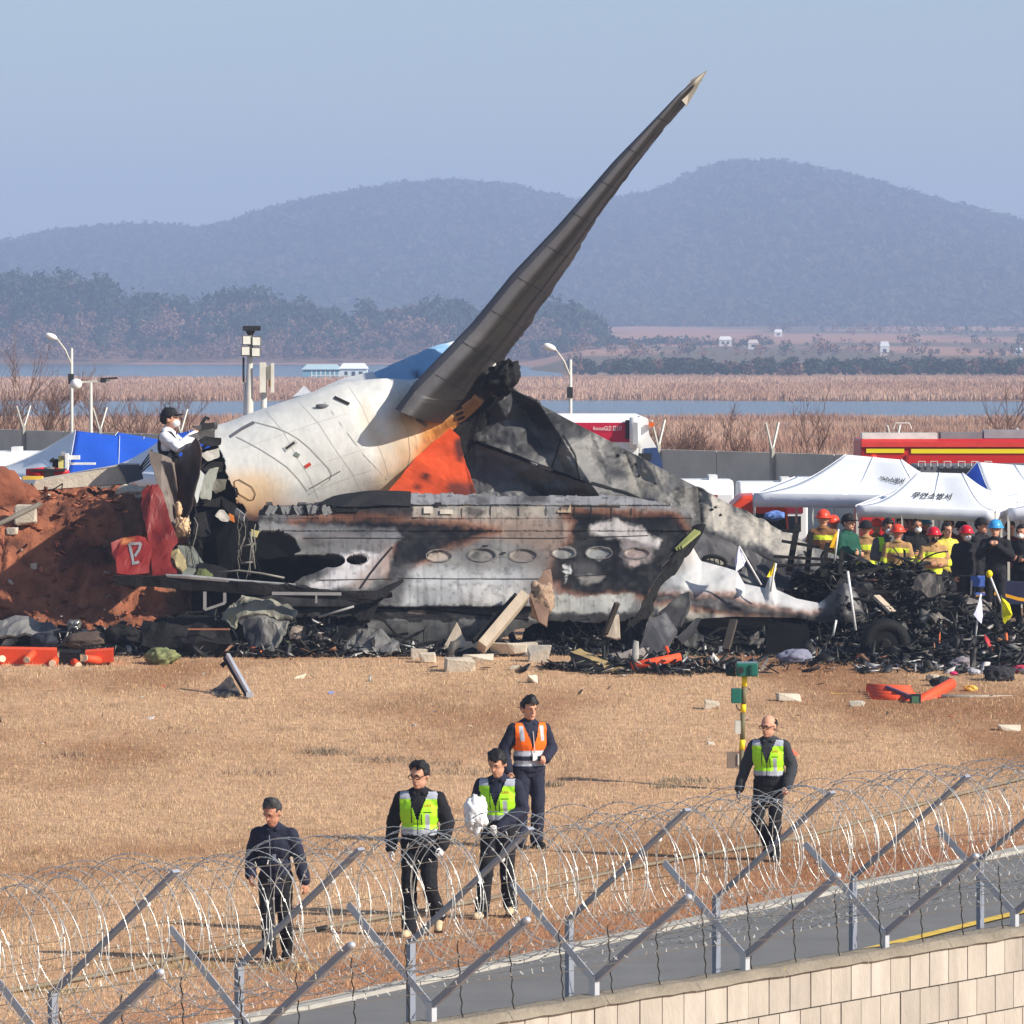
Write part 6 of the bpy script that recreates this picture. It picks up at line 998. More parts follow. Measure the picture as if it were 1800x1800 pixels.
m = MB(); m.tube([c+Vector((.3*math.cos(a), .06*math.cos(a), .3*math.sin(a))) for a in np.linspace(0, 2*math.pi, n)], .11, 10, cap=False); m.part('tyre', M('tyre_burnt', (11, 11, 12), rough=.75, bump=.8), wh, True); MB().tube([c+Vector((0, -.06, 0)), c+Vector((0, .06, 0))], .2, 24).part('rim', M('rim_burnt', (30, 30, 30), rough=.6, metal=.4), wh); MB().tube([c+Vector((0, -.1, 0)), c+Vector((0, -.05, 0))], [.06, .1], 12).part('hub', mchar, wh)
for i, (a, b, w_, mm, lb) in enumerate([((1540, 1048), (1640, 1146), .14, mbeige, 'pale burnt strut slanting over the wheel'), ((1605, 1110), (1655, 1150), .1, mbeige, 'short pale strut right of the wheel'), ((1610, 1060), (1700, 1112), .05, mgrey, 'thin grey tube slanting down the heap'), ((1500, 1038), (1640, 1044), .06, mchar, 'black rail on top of the heap'), ((1480, 1015), (1560, 995), .06, mchar, 'black bent pipe behind the curled skin'), ((1540, 1060), (1690, 1050), .05, mchar, 'second black rail lower on the heap')]): MB().beam(P(*a, 83.6), P(*b, 82.6 if i < 3 else 83.9), w_, .05).top('burnt_strut', mm, lb, 'strut')
plate('grey_sheet', [(1640, 1045, 84.6), (1672, 1046, 84.4), (1715, 1050, 84.2), (1742, 1058, 84), (1738, 1078, 83.7), (1712, 1082, 83.6), (1680, 1068, 83.8), (1678, 1096, 83.4), (1664, 1076, 83.8), (1645, 1062, 84.2)], mskin, None, .03, 'torn grey sheet draped at the right of the heap', 'wreck panel', .1, 5, (156, 146, 136), [((1650, 1056, 8, 6), (60, 58, 56), 4, .7)]); plate('pale_sheet', [(1736, 1084, 83), (1746, 1086, 83), (1744, 1118, 82.6), (1762, 1142, 82.2), (1722, 1138, 82.3), (1718, 1126, 82.5), (1728, 1112, 82.7)], mskin, None, .03, 'pale upright torn sheet beside the white flag', 'wreck panel', .08, 4, (196, 188, 178)); plate('heap_sheet', [(1480, 1010, 85.2), (1530, 1000, 85.4), (1560, 1020, 85), (1510, 1035, 84.6)], mchar, None, .05, 'black buckled sheet on top of the heap', 'wreck panel', .15, 5); plate('heap_sheet', [(1590, 1035, 84.6), (1640, 1000, 85), (1652, 1040, 84.4), (1620, 1075, 84)], mchar, None, .05, 'black tilted sheet right of the heap top', 'wreck panel', .15, 5)
lump('grey_bag', G(1398, 1166)+Vector((0, 0, .1)), (.28, .2, .14), M('bag_grey', (128, 128, 146), rough=.8, var=.2), None, 'rounded grey bag at the foot of the black heap', 'bag', .3, 81); plate('black_block', [(1345, 1160, 82.2), (1350, 1095, 82.6), (1420, 1098, 82.6), (1428, 1160, 82.2)], msoot, None, .1, 'large black sheet standing left of the wheel', 'wreck panel', .08, 4)
for i, (px, py, r, cl_, lb) in enumerate([(1690, 1176, .17, (150, 138, 142), 'mauve-grey bundle at the right of the heap'), (1712, 1186, .08, (178, 176, 184), 'small silver bundle beside the mauve one'), (1676, 1186, .05, (206, 50, 110), 'tiny pink scrap before the mauve bundle'), (1796, 1182, .1, (186, 60, 84), 'crimson and white scrap at the right edge'), (1640, 1196, .09, (176, 164, 148), 'pale lump left of the mauve bundle'), (1756, 1196, .2, (52, 50, 54), 'dark bag near the right edge'), (1706, 1214, .08, (226, 176, 84), 'mustard scrap behind the grey pole'), (1655, 1205, .14, (54, 54, 54), 'black hoop-like lump above the orange channel')]): lump('belongings', G(px, py)+Vector((0, 0, r*.4)), (r*1.3, r, r*.7), M('cloth_%d_%d_%d' % cl_, cl_, rough=.9, var=.35, bump=.6), None, lb, 'debris', .5, 90+i, group='belongings strewn beside the heap')
def flag(px0, py0, px1, py1, Y, pts, colr, label, pole=(226, 224, 222), r=.016):
    t = thing('marker_flag', label, 'flag', P(px0, py0, Y)); MB().tube([P(px0, py0, Y), P(px1, py1, Y)], r, 6).part('pole', M('pole_%d' % pole[0], pole, rough=.5), t, True)
    if pts: plate('cloth', [(x, y, Y-.03+.1*math.sin(i*1.7)) for i, (x, y) in enumerate(pts)], M('flag_%d_%d_%d' % colr, colr, rough=.8, var=.08), t, .006, crumple=.05, cuts=4)
WF = (214, 214, 236); YF = (236, 206, 30)
flag(1338, 1028, 1299, 960, 83.2, [(1299, 960), (1312, 984), (1308, 992), (1294, 1003), (1293, 985)], WF, 'white flag on a slanting pole over the curled skin'); flag(1354, 1040, 1364, 990, 83.3, [(1364, 988), (1366, 1000), (1356, 1014), (1350, 1014), (1358, 998)], YF, 'small yellow flag behind the curled skin'); flag(1504, 1108, 1490, 1004, 82.4, None, WF, 'bare white stick in front of the curled skin', r=.022); flag(1713, 1132, 1724, 1044, 82, [(1724, 1046), (1727, 1082), (1726, 1096), (1712, 1080), (1718, 1060)], WF, 'white flag beside the pale torn sheet'); flag(1762, 1122, 1760, 1046, 82.6, [(1760, 1050), (1774, 1060), (1779, 1082), (1766, 1098), (1759, 1086)], (236, 222, 20), 'bright yellow flag at the right of the heap', (90, 90, 80), .01); flag(1467, 985, 1474, 930, 84.6, [(1472, 934), (1466, 962), (1458, 962), (1464, 940)], (232, 178, 30), 'amber flag in front of the green-jacketed man'); flag(1464, 1118, 1470, 1090, 82.2, None, WF, 'short white stake below the curled skin', r=.018)
flag(1760, 1062, 1740, 1012, 90, None, WF, 'white pole with a yellow cap behind the yellow flag', r=.02); MB().ell(P(1739, 1009, 90), (.06, .05, .07)).part('yellow_cap', myel, [o for o in COL.objects if o.get('label', '').startswith('white pole with')][0], True)
# barrier tape
m = MB(); pts = [P(1580+i*14, 1044+3*math.sin(i*.9)+(8*(i-11)/5 if i > 11 else 0), 91.5) for i in range(18)]; V = []
for p in pts: V += [p+Vector((0, 0, .03)), p-Vector((0, 0, .03))]
o = m.add(V, [(2*i, 2*i+1, 2*i+3, 2*i+2) for i in range(len(pts)-1)]).top('barrier_tape', M('tape_yellow', (232, 166, 24), rough=.5), 'orange-yellow barrier tape strung before the crowd', 'tape'); o.modifiers.new('t', 'SOLIDIFY').thickness = .004
ch = thing('folding_chair', 'blue folding chair in front of the man with the blue helmet', 'chair', Vector((P(1718, 1070, 91).x, 91, 1))); m = MB(); m.box(P(1719, 1022, 91), (.27, .03, .2)); bevel(m.part('backrest', M('chair_blue', (84, 118, 206), rough=.5), ch), .03, 3); MB().box(P(1728, 1044, 91.2), (.36, .36, .03)).part('seat', MATS['chair_blue'], ch)
for dx in (-.15, .15):
    for dy in (-.1, .35): MB().tube([P(1722, 1030, 91)+Vector((dx, dy, .1)), Vector((P(1722, 1030, 91).x+dx*1.3, 91+dy, 1))], .015, 6).part('leg', mpost, ch)
st_ = thing('stretcher', 'yellow rescue stretcher on a white trolley under the front tent', 'stretcher', Vector((P(1600, 1060, 92.5).x, 92.5, 1))); MB().beam(P(1575, 980, 92.5), P(1648, 982, 92.5), .5, .1).part('litter', myel, st_); MB().beam(P(1575, 1004, 92.5), P(1612, 1004, 92.5), .4, .06).part('tray', mwhite, st_)
for x in (1580, 1605): MB().beam(P(x, 1060, 92.4), P(x, 1000, 92.4), .04, .04, up=(0, 1, 0)).part('leg', mpost, st_)
MB().box(P(1612, 990, 92.3), (.16, .2, .16)).part('case', M('case_orange', (240, 176, 40)), st_)
tb = thing('folding_table', 'dark blue draped table under the right tent', 'table', Vector((P(1790, 1060, 92.5).x, 92.5, 1))); MB().box(Vector((P(1800, 1000, 92.5).x, 92.8, 1.45)), (.95, .6, .4)).part('drape', M('drape_navy', (40, 44, 72), rough=.9), tb)
for dx in (-.35, .0, .3): MB().tube([Vector((P(1800, 1000, 92.5).x+dx, 92.55, 1.3)), Vector((P(1800, 1000, 92.5).x+dx+.08, 92.55, 1))], .015, 5).part('leg', mpost, tb)
# dark crates and sheeting that back the crowd
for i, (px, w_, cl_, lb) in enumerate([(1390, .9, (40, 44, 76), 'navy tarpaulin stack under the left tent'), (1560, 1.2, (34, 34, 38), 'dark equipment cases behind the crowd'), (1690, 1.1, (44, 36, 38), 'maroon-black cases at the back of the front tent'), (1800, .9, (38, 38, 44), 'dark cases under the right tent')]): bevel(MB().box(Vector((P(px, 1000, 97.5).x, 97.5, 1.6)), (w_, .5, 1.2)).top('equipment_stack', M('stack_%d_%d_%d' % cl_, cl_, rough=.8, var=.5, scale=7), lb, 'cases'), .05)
lump('blue_sheet', P(1362, 907, 97), (.2, .15, .1), M('sheet_blue_white', (104, 136, 200), rough=.8, var=.6, scale=9), None, 'bundled blue and white sheeting under the left tent', 'tarpaulin', .4, 111)
# green instrument post
ip = thing('instrument_post', 'striped yellow post with green instrument boxes on the lawn', 'instrument post', G(1298, 1388)); yb = G(1298, 1388).y
for i, (y0, y1, cl_) in enumerate([(1388, 1318, 0), (1318, 1300, 1), (1300, 1252, 0), (1252, 1238, 1), (1238, 1207, 0), (1207, 1188, 1)]): MB().tube([P(1303+i*1.0, y0, yb), P(1304+i*1.0, y1, yb)], .034 if not cl_ else .037, 10).part('post_section', M('post_olive', (112, 104, 78), rough=.6) if not cl_ else M('post_yellow', (240, 208, 30), rough=.5), ip, True)
mg = M('enclosure_green', (34, 104, 90), rough=.5, var=.08)
h1 = MB().box(P(1313, 1177, yb-.05), (.28, .2, .17)).part('sensor_head', mg, ip); bevel(h1, .015); MB().tube([P(1302, 1178, yb-.17), P(1302, 1178, yb-.1)], .045, 14).part('lens', mdark, h1); MB().box(P(1313, 1165, yb), (.26, .22, .02)).part('lid', M('lid_grey', (120, 140, 146)), h1); MB().box(P(1320, 1178, yb-.16), (.03, .03, .13)).part('rib', M('rib_green', (22, 72, 62)), h1); MB().tube([P(1292, 1180, yb), P(1276, 1183, yb)], [.07, .04], 10).part('hood', M('hood_green', (24, 50, 46)), h1)
b1 = MB().box(P(1294, 1223, yb), (.13, .14, .19)).part('green_box', mg, ip); bevel(b1, .01); MB().tube([P(1294, 1238, yb), P(1296, 1246, yb), P(1303, 1250, yb)], .008, 6).part('cable', mdark, ip); MB().box(P(1297, 1278, yb), (.07, .1, .17)).part('white_box', M('box_cream', (206, 204, 192)), ip); b2 = MB().box(P(1288, 1336, yb), (.15, .15, .2)).part('grey_box', M('box_taupe', (134, 118, 106)), ip); MB().box(P(1298, 1335, yb-.08), (.02, .02, .14)).part('latch', mpost, b2)
MB().add([G(1290, 1330)+Vector((0, 0, .02)), G(1405, 1330)+Vector((0, 0, .02)), G(1385, 1322)+Vector((0, 0, .1)), G(1310, 1322)+Vector((0, 0, .08)), G(1352, 1328)+Vector((0, 0, .14))], [(0, 1, 4), (1, 2, 4), (2, 3, 4), (3, 0, 4), (0, 3, 2, 1)]).top('orange_wedge', M('faded_orange', (224, 110, 84)), 'faded orange wedge behind the man by the post', 'marker')
# ------------------------------------------------------------------ people
def capsule(m, a, b, r0, r1, n=12):
    a, b = Vector(a), Vector(b); d = b-a; L = d.length or 1e-4; d = d/L; pts = []; rr = []
    for k in range(4): t = math.pi/2*(1-k/4); pts.append(a-d*r0*math.sin(t)); rr.append(max(1e-4, r0*math.cos(t)))
    pts += [a, b]; rr += [r0, r1]
    for k in range(1, 5): t = math.pi/2*k/4; pts.append(b+d*r1*math.sin(t)); rr.append(max(1e-4, r1*math.cos(t)))
    m.tube(pts, rr, n)
TMP = bpy.data.scenes.new('workbench')      # scratch scene for voxel unions, removed below
def remesh(m, vox, name, wrinkle=0., seed=0, smooth=2):
    me = m.mesh('tmp'); o = bpy.data.objects.new('tmp', me); TMP.collection.objects.link(o); md = o.modifiers.new('r', 'REMESH'); md.mode = 'VOXEL'; md.voxel_size = vox; md.use_smooth_shade = True
    if smooth: s2 = o.modifiers.new('s', 'SMOOTH'); s2.factor = .5; s2.iterations = smooth
    vl = TMP.view_layers[0]; vl.update(); r = bpy.data.meshes.new_from_object(o.evaluated_get(vl.depsgraph)); bpy.data.objects.remove(o); r.name = name; r.materials.clear()
    if wrinkle:
        n = len(r.vertices); A = np.zeros(n*3, np.float32); r.vertices.foreach_get('co', A); A = A.reshape(-1, 3); N = np.zeros(n*3, np.float32); r.vertices.foreach_get('normal', N); N = N.reshape(-1, 3)
        q = A*np.array([9, 9, 13]); d = fbm(q+seed*3.7, 3, seed)-.6*np.abs(fbm(q*1.3+seed, 2, seed+4)); A = A+N*(d*wrinkle)[:, None]; r.vertices.foreach_set('co', A.astype(np.float32).ravel()); r.update()
    return r
def cut(me, keep):
    """keeps the faces whose centre passes keep(x,y,z)"""
    bm = bmesh.new(); bm.from_mesh(me); dl = [f for f in bm.faces if not keep(*f.calc_center_median())]; bmesh.ops.delete(bm, geom=dl, context='FACES'); bm.to_mesh(me); bm.free(); return me
def facemat(me, fn):
    c = np.zeros(len(me.polygons)*3, np.float32); me.polygons.foreach_get('center', c); c = c.reshape(-1, 3); me.polygons.foreach_set('material_index', fn(c[:, 0], c[:, 1], c[:, 2]).astype(np.int32))
mskin_p = [M('skin_a', (206, 152, 124), rough=.55, var=.06, scale=12), M('skin_b', (190, 134, 108), rough=.55, var=.06, scale=12)]
mlime = M('vest_lime', (176, 240, 40), rough=.7, var=.05); mrefl = M('reflective_grey', (176, 180, 190), rough=.45, var=.04); mvo = M('vest_orange', (255, 112, 22), rough=.7, var=.05)
mblack = M('cloth_black', (30, 30, 34), rough=.9, var=.15, bump=.4, bscale=60); mnavy = M('cloth_navy', (38, 40, 58), rough=.85, var=.15, bump=.4, bscale=60); mhair = M('hair_black', (24, 22, 22), rough=.6, var=.4, scale=40)
def finger_hand(m, w, d, side, palmn, grip=.5, sc=1.):
    """palm and five bent fingers rooted at the wrist w, pointing along d"""
    d = d.normalized(); s = (palmn.cross(d)).normalized()*side; p = palmn.normalized(); k = sc
    capsule(m, w, w+d*.03*k, .026*k, .03*k); m.ell(w+d*.055*k, (.04*k, .04*k, .045*k), rot=Matrix((s*1.0, p*.5, d*1.15)).transposed(), nu=10, nv=7)
    for i, (o, L) in enumerate(((-.03, .07), (-.010, .08), (.011, .075), (.03, .058))):
        a = w+d*.09*k+s*o*k; b = a+(d*math.cos(grip*.7)+p*math.sin(grip*.7))*L*.5*k; c = b+(d*math.cos(grip*1.9)+p*math.sin(grip*1.9))*L*.5*k; capsule(m, a, b, .0098*k, .0092*k, 8); capsule(m, b, c, .0092*k, .008*k, 8)
    a = w+d*.04*k-s*.03*k; b = a+(d*.6-s*.7+p*.35).normalized()*.04*k; c = b+(d*.9-s*.1+p*.5).normalized()*.035*k; capsule(m, a, b, .012*k, .011*k, 8); capsule(m, b, c, .011*k, .0085*k, 8)
def person(label, loc, rz, height, pose, skin=0, jacket=None, trousers=None, shoes=None, vest=None, hair='short', hairmat=None, helmet=None, glasses=False, mask=None, gloves=None, cap=None, vox=.012, seed=0, cat='person', group=None, badge=None, bag=False, collar=None, stripe=None):
    t = thing('person', label, cat, loc, group, rz); sc = height/1.75; t.scale = (sc, sc, sc); rs_ = random.Random(seed); V3 = Vector
    g = lambda k, d: pose.get(k, d); lean = g('lean', 0.)
    def bend(p): # forward lean above the hips
        p = V3(p)
        if p.z > .92: p.y -= math.sin(lean)*(p.z-.92); p.z -= (1-math.cos(lean))*(p.z-.92)
        return p
    J = {}
    for s, n in ((1, 'L'), (-1, 'R')):
        J['hip'+n] = V3((s*.09, 0, .92)); J['knee'+n] = V3(g('knee'+n, (s*.1, -.03, .5))); J['ank'+n] = V3(g('ank'+n, (s*.1, .03, .09)))
        J['sho'+n] = bend((s*.185, .01, 1.395)); J['elb'+n] = bend(g('elb'+n, (s*.25, .03, 1.14))); J['wri'+n] = bend(g('wri'+n, (s*.24, -.05, .90)))
    neck = bend((0, .01, 1.47)); hd = bend((0, -.02+g('hfwd', 0), 1.635)); HS = 1.12; HR = Matrix.Rotation(g('yaw', 0.), 3, 'Z') @ Matrix.Rotation(g('pitch', 0.), 3, 'X')
    HR = HR @ Matrix.Scale(HS, 3); hp = lambda p: hd+HR @ V3(p)
    def legs(m, e, full=True):
        for n in 'LR':
            a, b, c = J['hip'+n], J['knee'+n], J['ank'+n]; capsule(m, a+V3((0, 0, .0)), b, .088+e, .062+e); capsule(m, b, c, .062+e, (.046 if full else .062)+e)
        m.ell((0, .01, .95), (.165+e, .115+e, .13+e))
    def torso(m, e):
        m.ell(bend((0, 0, 1.07)), (.155+e, .105+e, .19)); m.ell(bend((0, 0, 1.27)), (.18+e, .118+e, .21)); capsule(m, bend((0, .01, 1.41)), bend((.15, .01, 1.385)), .066+e, .06+e); capsule(m, bend((0, .01, 1.41)), bend((-.15, .01, 1.385)), .066+e, .06+e); capsule(m, bend((0, .015, 1.47)), bend((.11, .015, 1.41)), .05+e, .045+e); capsule(m, bend((0, .015, 1.47)), bend((-.11, .015, 1.41)), .05+e, .045+e); m.ell((0, .01, .95), (.162+e, .112+e, .12))
        capsule(m, neck-V3((0, 0, .05)), neck+V3((0, 0, .01)), .075+e, .06+e*.6)
    def arms(m, e, end=.0):
        for n in 'LR':
            a, b, c = J['sho'+n], J['elb'+n], J['wri'+n]; capsule(m, a, b, .056+e, .046+e); capsule(m, b, b.lerp(c, 1-end), .045+e, .034+e)
    # body: one continuous figure
    m = MB(); legs(m, -.008); torso(m, -.012); arms(m, -.01); capsule(m, neck-V3((0, 0, .03)), hd+V3((0, .01, -.06)), .055, .052)
    m.ell(hp((0, .01, .022)), (.077, .095, .1), rot=HR); m.ell(hp((0, -.012, -.05)), (.06, .073, .07), rot=HR); capsule(m, hp((0, -.09, .01)), hp((0, -.103, -.025)), .009, .014, 8); m.ell(hp((0, -.062, -.088)), (.03, .025, .022), rot=HR)
    for s in (-1, 1): m.ell(hp((s*.077, .015, -.005)), (.012, .022, .033), rot=HR, nu=8, nv=6)
    m.ell(hp((0, -.085, -.058)), (.022, .012, .006), rot=HR, nu=8, nv=5); m.ell(hp((0, -.078, .03)), (.055, .016, .012), rot=HR, nu=8, nv=5)
    for s, n in ((1, 'L'), (-1, 'R')):
        d = (J['wri'+n]-J['elb'+n]).normalized(); pn = V3(g('palm'+n, (-s*.8, .3, 0))); pn = (pn-d*pn.dot(d)).normalized(); finger_hand(m, J['wri'+n], d, -s, pn, g('grip'+n, .6))
        f = J['ank'+n]; fd = V3((s*.15, -1, 0)).normalized(); tip = g('toe'+n, 0.); capsule(m, f+V3((0, .03, -.05)), f+fd*.16+V3((0, 0, -.06+tip)), .036, .03)
    bd = addobj('body', remesh(m, min(vox, .0095), 'body', 0, 0, 1), [mskin_p[skin]]+([gloves] if gloves else []), t)
    if gloves:
        wl = [np.array(J['wri'+n]) for n in g('gloves', 'LR')]
        def gm(x, y, z): r = np.zeros(len(x)); [np.put(r, np.where(np.linalg.norm(np.stack([x, y, z], 1)-w_, axis=1) < .2), 1) for w_ in wl]; return np.where(z < 1.35, r, 0)
        facemat(bd.data, gm)
    for s in (-1, 1):
        MB().ell(hp((s*.03, -.086, .012)), (.009, .007, .0045), 8, 5, rot=HR).part('eye', M('eye_dark', (36, 26, 24), rough=.3), t, True, True); MB().ell(hp((s*.03, -.09, .032)), (.018, .006, .0032), 8, 4, rot=HR).part('eyebrow', mhair, t, True, True)
    MB().ell(hp((0, -.09, -.058)), (.021, .008, .0045), 8, 4, rot=HR).part('mouth', M('lip', (150, 88, 78), rough=.5), t, True, True)
    # clothes
    tm = MB(); legs(tm, .02, False); addobj('trousers', remesh(tm, vox, 'trousers', .012, seed), trousers or mblack, t)
    jm = MB(); torso(jm, .032); jm.ell((0, .01, min(.95, g('hem', .88)+.12)), (.185, .135, .2)); arms(jm, .03, .0); hem = g('hem', .88); jme = cut(remesh(jm, vox, 'jacket', .012, seed+1), lambda x, y, z: z > hem or abs(x) > .215); jo = addobj('jacket', jme, jacket or mblack, t)
    if stripe:
        jme.materials.append(stripe[0]); A_ = [np.array(J[k]) for k in ('elbL', 'elbR')]
        facemat(jme, lambda x, y, z: (((np.abs(z-stripe[1]) < .05) | (np.abs(z-stripe[2]) < .045)) & (np.abs(x) < .21)) | (np.minimum(np.linalg.norm(np.stack([x, y, z], 1)-A_[0], axis=1), np.linalg.norm(np.stack([x, y, z], 1)-A_[1], axis=1)) < .09))
    if g('zip', 0):
        zp = MB(); zp.tube([bend((0, -.155-.0*z_, z_)) for z_ in (.8, .95, 1.1, 1.25, 1.4)], .006, 5); zp.part('zip', M('zip_grey', (120, 122, 132)), t, True, True); MB().box(bend((.05, -.165, 1.16)), (.035, .008, .07)).part('badge', M('badge_grey', (150, 152, 166)), t, False, True)
    cm = MB(); cpts = [neck+V3((.085*math.cos(a), .075*math.sin(a)-.005, .0+.02*math.sin(a))) for a in np.linspace(-math.pi/2+.35, 1.5*math.pi-.35, 16)]; cm.tube(cpts, .026, 8); cm.part('collar', collar or jacket or mblack, t, True, True)
    for s, n in ((1, 'L'), (-1, 'R')):
        f = J['ank'+n]; fd = V3((s*.15, -1, 0)).normalized(); tip = g('toe'+n, 0.); sm = MB(); capsule(sm, f+V3((0, .035, -.045)), f+fd*.165+V3((0, 0, -.055+tip)), .047, .042); capsule(sm, f+V3((0, 0, -.02)), f+V3((0, 0, .03)), .05, .052); addobj('shoe', remesh(sm, .012, 'shoe'), shoes or mblack, t)
        so = MB(); a = f+V3((0, .04, -.083)); so.beam(a, f+fd*.2+V3((0, 0, -.085+tip)), .085, .02); so.part('sole', M('sole', (46, 42, 40)), t, False, True)
    if hair and not helmet:
        hm = MB(); fr_ = .0 if hair == 'bald' else 0
        hm.ell(hp((0, .018, .035)), (.087, .104, .107), 26, 18, rot=HR, noise=.2, seed=seed); hm.ell(hp((.0, .005, .085)), (.082, .085, .07), 20, 14, rot=HR, noise=.25, seed=seed+9); hm.ell(hp((0, .03, .03)), (.088, .1, .1), 20, 14, rot=HR, noise=.06, seed=seed+3)
        if hair == 'fringe': hm.ell(hp((.01, -.055, .075)), (.07, .045, .042), 18, 12, rot=HR, noise=.2, seed=seed+5)
        hme = remesh(hm, .009, 'hair', .02, seed, 0); inv = HR.inverted()
        def kp(x, y, z):
            q = inv @ (V3((x, y, z))-hd)
            if hair == 'bald': return q.z < .055 and q.z > -.045 and q.y > .012
            front = (.09 if hair == 'short' else .072)+.014*math.sin(q.x*70+seed)+.01*math.sin(q.x*160)
            return (q.z > front+max(0, abs(q.x)-.04)*-.25 or (q.y > -.0 and q.z > -.06+.02*math.sin(q.y*60)) or (q.z > .005 and abs(q.x) > .07 and q.y > -.03))
        addobj('hair', cut(hme, kp), hairmat or mhair, t)
    if helmet or cap:
        mt_ = helmet or cap; hm = MB(); hm.ell(hp((0, .012, .04)), (.115 if helmet else .092, .135 if helmet else .108, .125 if helmet else .108), 22, 16, rot=HR); hme = remesh(hm, .014, 'helmet'); inv = HR.inverted(); ho = addobj('helmet' if helmet else 'cap', cut(hme, lambda x, y, z: (inv @ (V3((x, y, z))-hd)).z > .035), mt_, t); ho.modifiers.new('t', 'SOLIDIFY').thickness = .01
        bm_ = MB(); 
        if helmet: bm_.tube([hp((.125*math.cos(a), .012+.145*math.sin(a), .035)) for a in np.linspace(0, 2*math.pi, 26)], .014, 6, cap=False)
        else: bm_.ell(hp((0, -.1, .045)), (.075, .075, .012), rot=HR)
        bm_.part('brim', mt_, t, True, True)
    if glasses:
        for s in (-1, 1): gm_ = MB(); gm_.tube([hp((s*.034+.027*math.cos(a), -.098, .01+.018*math.sin(a))) for a in np.linspace(0, 2*math.pi, 14)], .004, 5, cap=False); go = gm_.part('glasses_rim', mdark, t, True, True); MB().tube([hp((s*.06, -.095, .014)), hp((s*.082, .0, .01))], .0035, 5).part('glasses_arm', mdark, t, True, True)
    if mask: MB().ell(hp((0, -.055, -.055)), (.058, .062, .05), 14, 10, rot=HR).part('face_mask', mask, t, True, True)
    if vest:
        vm = MB(); torso(vm, .044); lo = g('vlo', .90); vme = remesh(vm, .0105, 'vest', .006, seed+2)
        def kv(x, y, z):
            if z < lo or z > 1.475: return False
            if y < -.02 and z > 1.17 and abs(x) < (z-1.17)*.34: return False
            if z > 1.2 and abs(x) > .192: return False
            return not (z > 1.44 and abs(x) < .075)
        vo = addobj('vest', cut(vme, kv), vest['mats'], t); facemat(vo.data, vest['fn'])
        if badge: MB().box(bend((.02, -.165, 1.08)), (.055, .006, .085)).part('badge', mwhite, t, False, True); MB().tube([bend((.0, -.15, 1.38)), bend((.02, -.165, 1.12))], .006, 5).part('lanyard', M('lanyard', (206, 190, 190)), t, False, True)
        if vest.get('text'):
            bpy.context.view_layer.update(); tr_ = BVHTree.FromPolygons([v.co for v in vo.data.vertices], [tuple(p.vertices) for p in vo.data.polygons]); cu = bpy.data.curves.new('l', 'FONT'); cu.body = vest['text']; cu.size = 1; to = bpy.data.objects.new('l', cu); COL.objects.link(to); bpy.context.view_layer.update(); lm = bpy.data.meshes.new_from_object(to.evaluated_get(bpy.context.evaluated_depsgraph_get())); bpy.data.objects.remove(to); A = np.array([tuple(v.co) for v in lm.vertices]); mn, mx = A.min(0), A.max(0)
            for i, v in enumerate(lm.vertices):
                q = V3((.065+.075*(A[i, 0]-mn[0])/(mx[0]-mn[0]), -1, 1.325+.032*(A[i, 1]-mn[1])/(mx[1]-mn[1]))); h_ = tr_.ray_cast(q, V3((0, 1, 0))); v.co = (h_[0]+V3((0, -.006, 0))) if h_[0] else V3((q.x, -.17, q.z))
            lm.materials.clear(); addobj('lettering', lm, M('letter_red', (206, 96, 30)), t)
    return t, J
def limefn(x, y, z):
    r = np.zeros(len(x)); r[(z < 1.04)] = 1; r[(z >= 1.04) & (z < 1.095)] = 2; r[(np.abs(x) > .06) & (z > 1.40)] = 2; r[(np.abs(np.abs(x)-.098) < .022) & (z > 1.09) & (z < 1.25) & (y < 0) & (x > 0)] = 2; r[(x > .06) & (x < .14) & (z > 1.262) & (z < 1.278) & (y < 0)] = 1; r[(np.abs(x) < .008) & (y < 0)] = 1
    r[(np.abs(x-.042) < .005) & (z > 1.14) & (z < 1.26) & (y < 0)] = 1; r[(np.abs(x+.06) < .005) & (z > 1.16) & (z < 1.36) & (y < 0)] = 1; return r
def orangefn(x, y, z):
    r = np.zeros(len(x)); r[z < 1.10] = 1; r[(z >= 1.09) & (z < 1.15)] = 2; r[(z >= .97) & (z < 1.03)] = 2; r[(np.abs(np.abs(x)-.125) < .024) & (z > 1.27) & (z < 1.44) & (y < 0)] = 2; return r
LV = dict(mats=[mlime, mblack, mrefl], fn=limefn, text='SAS'); OV = dict(mats=[mvo, mnavy, mrefl], fn=orangefn)
mbeigeshoe = M('shoe_beige', (204, 180, 146), rough=.85); mglove = M('glove_white', (222, 220, 216), rough=.9); mggrey = M('glove_grey', (128, 130, 140), rough=.9)
p = G(484, 1692); person('man in a navy zip jacket walking alone at the left, head bowed', p, math.radians(-16), 1.56, dict(lean=.10, yaw=-.25, pitch=.42, hfwd=-.02, elbR=(-.27, .02, 1.16), wriR=(-.22, -.18, .96), elbL=(.27, .04, 1.15), wriL=(.33, .0, .9), kneeR=(-.06, -.08, .5), ankR=(-.03, -.1, .09), kneeL=(.1, .02, .5), ankL=(.06, .24, .16), hem=.74, zip=1, toeL=-.03), 1, mnavy, mblack, mblack, hairmat=M('hair_grey', (58, 56, 55), rough=.6, var=.4, scale=40), seed=1)
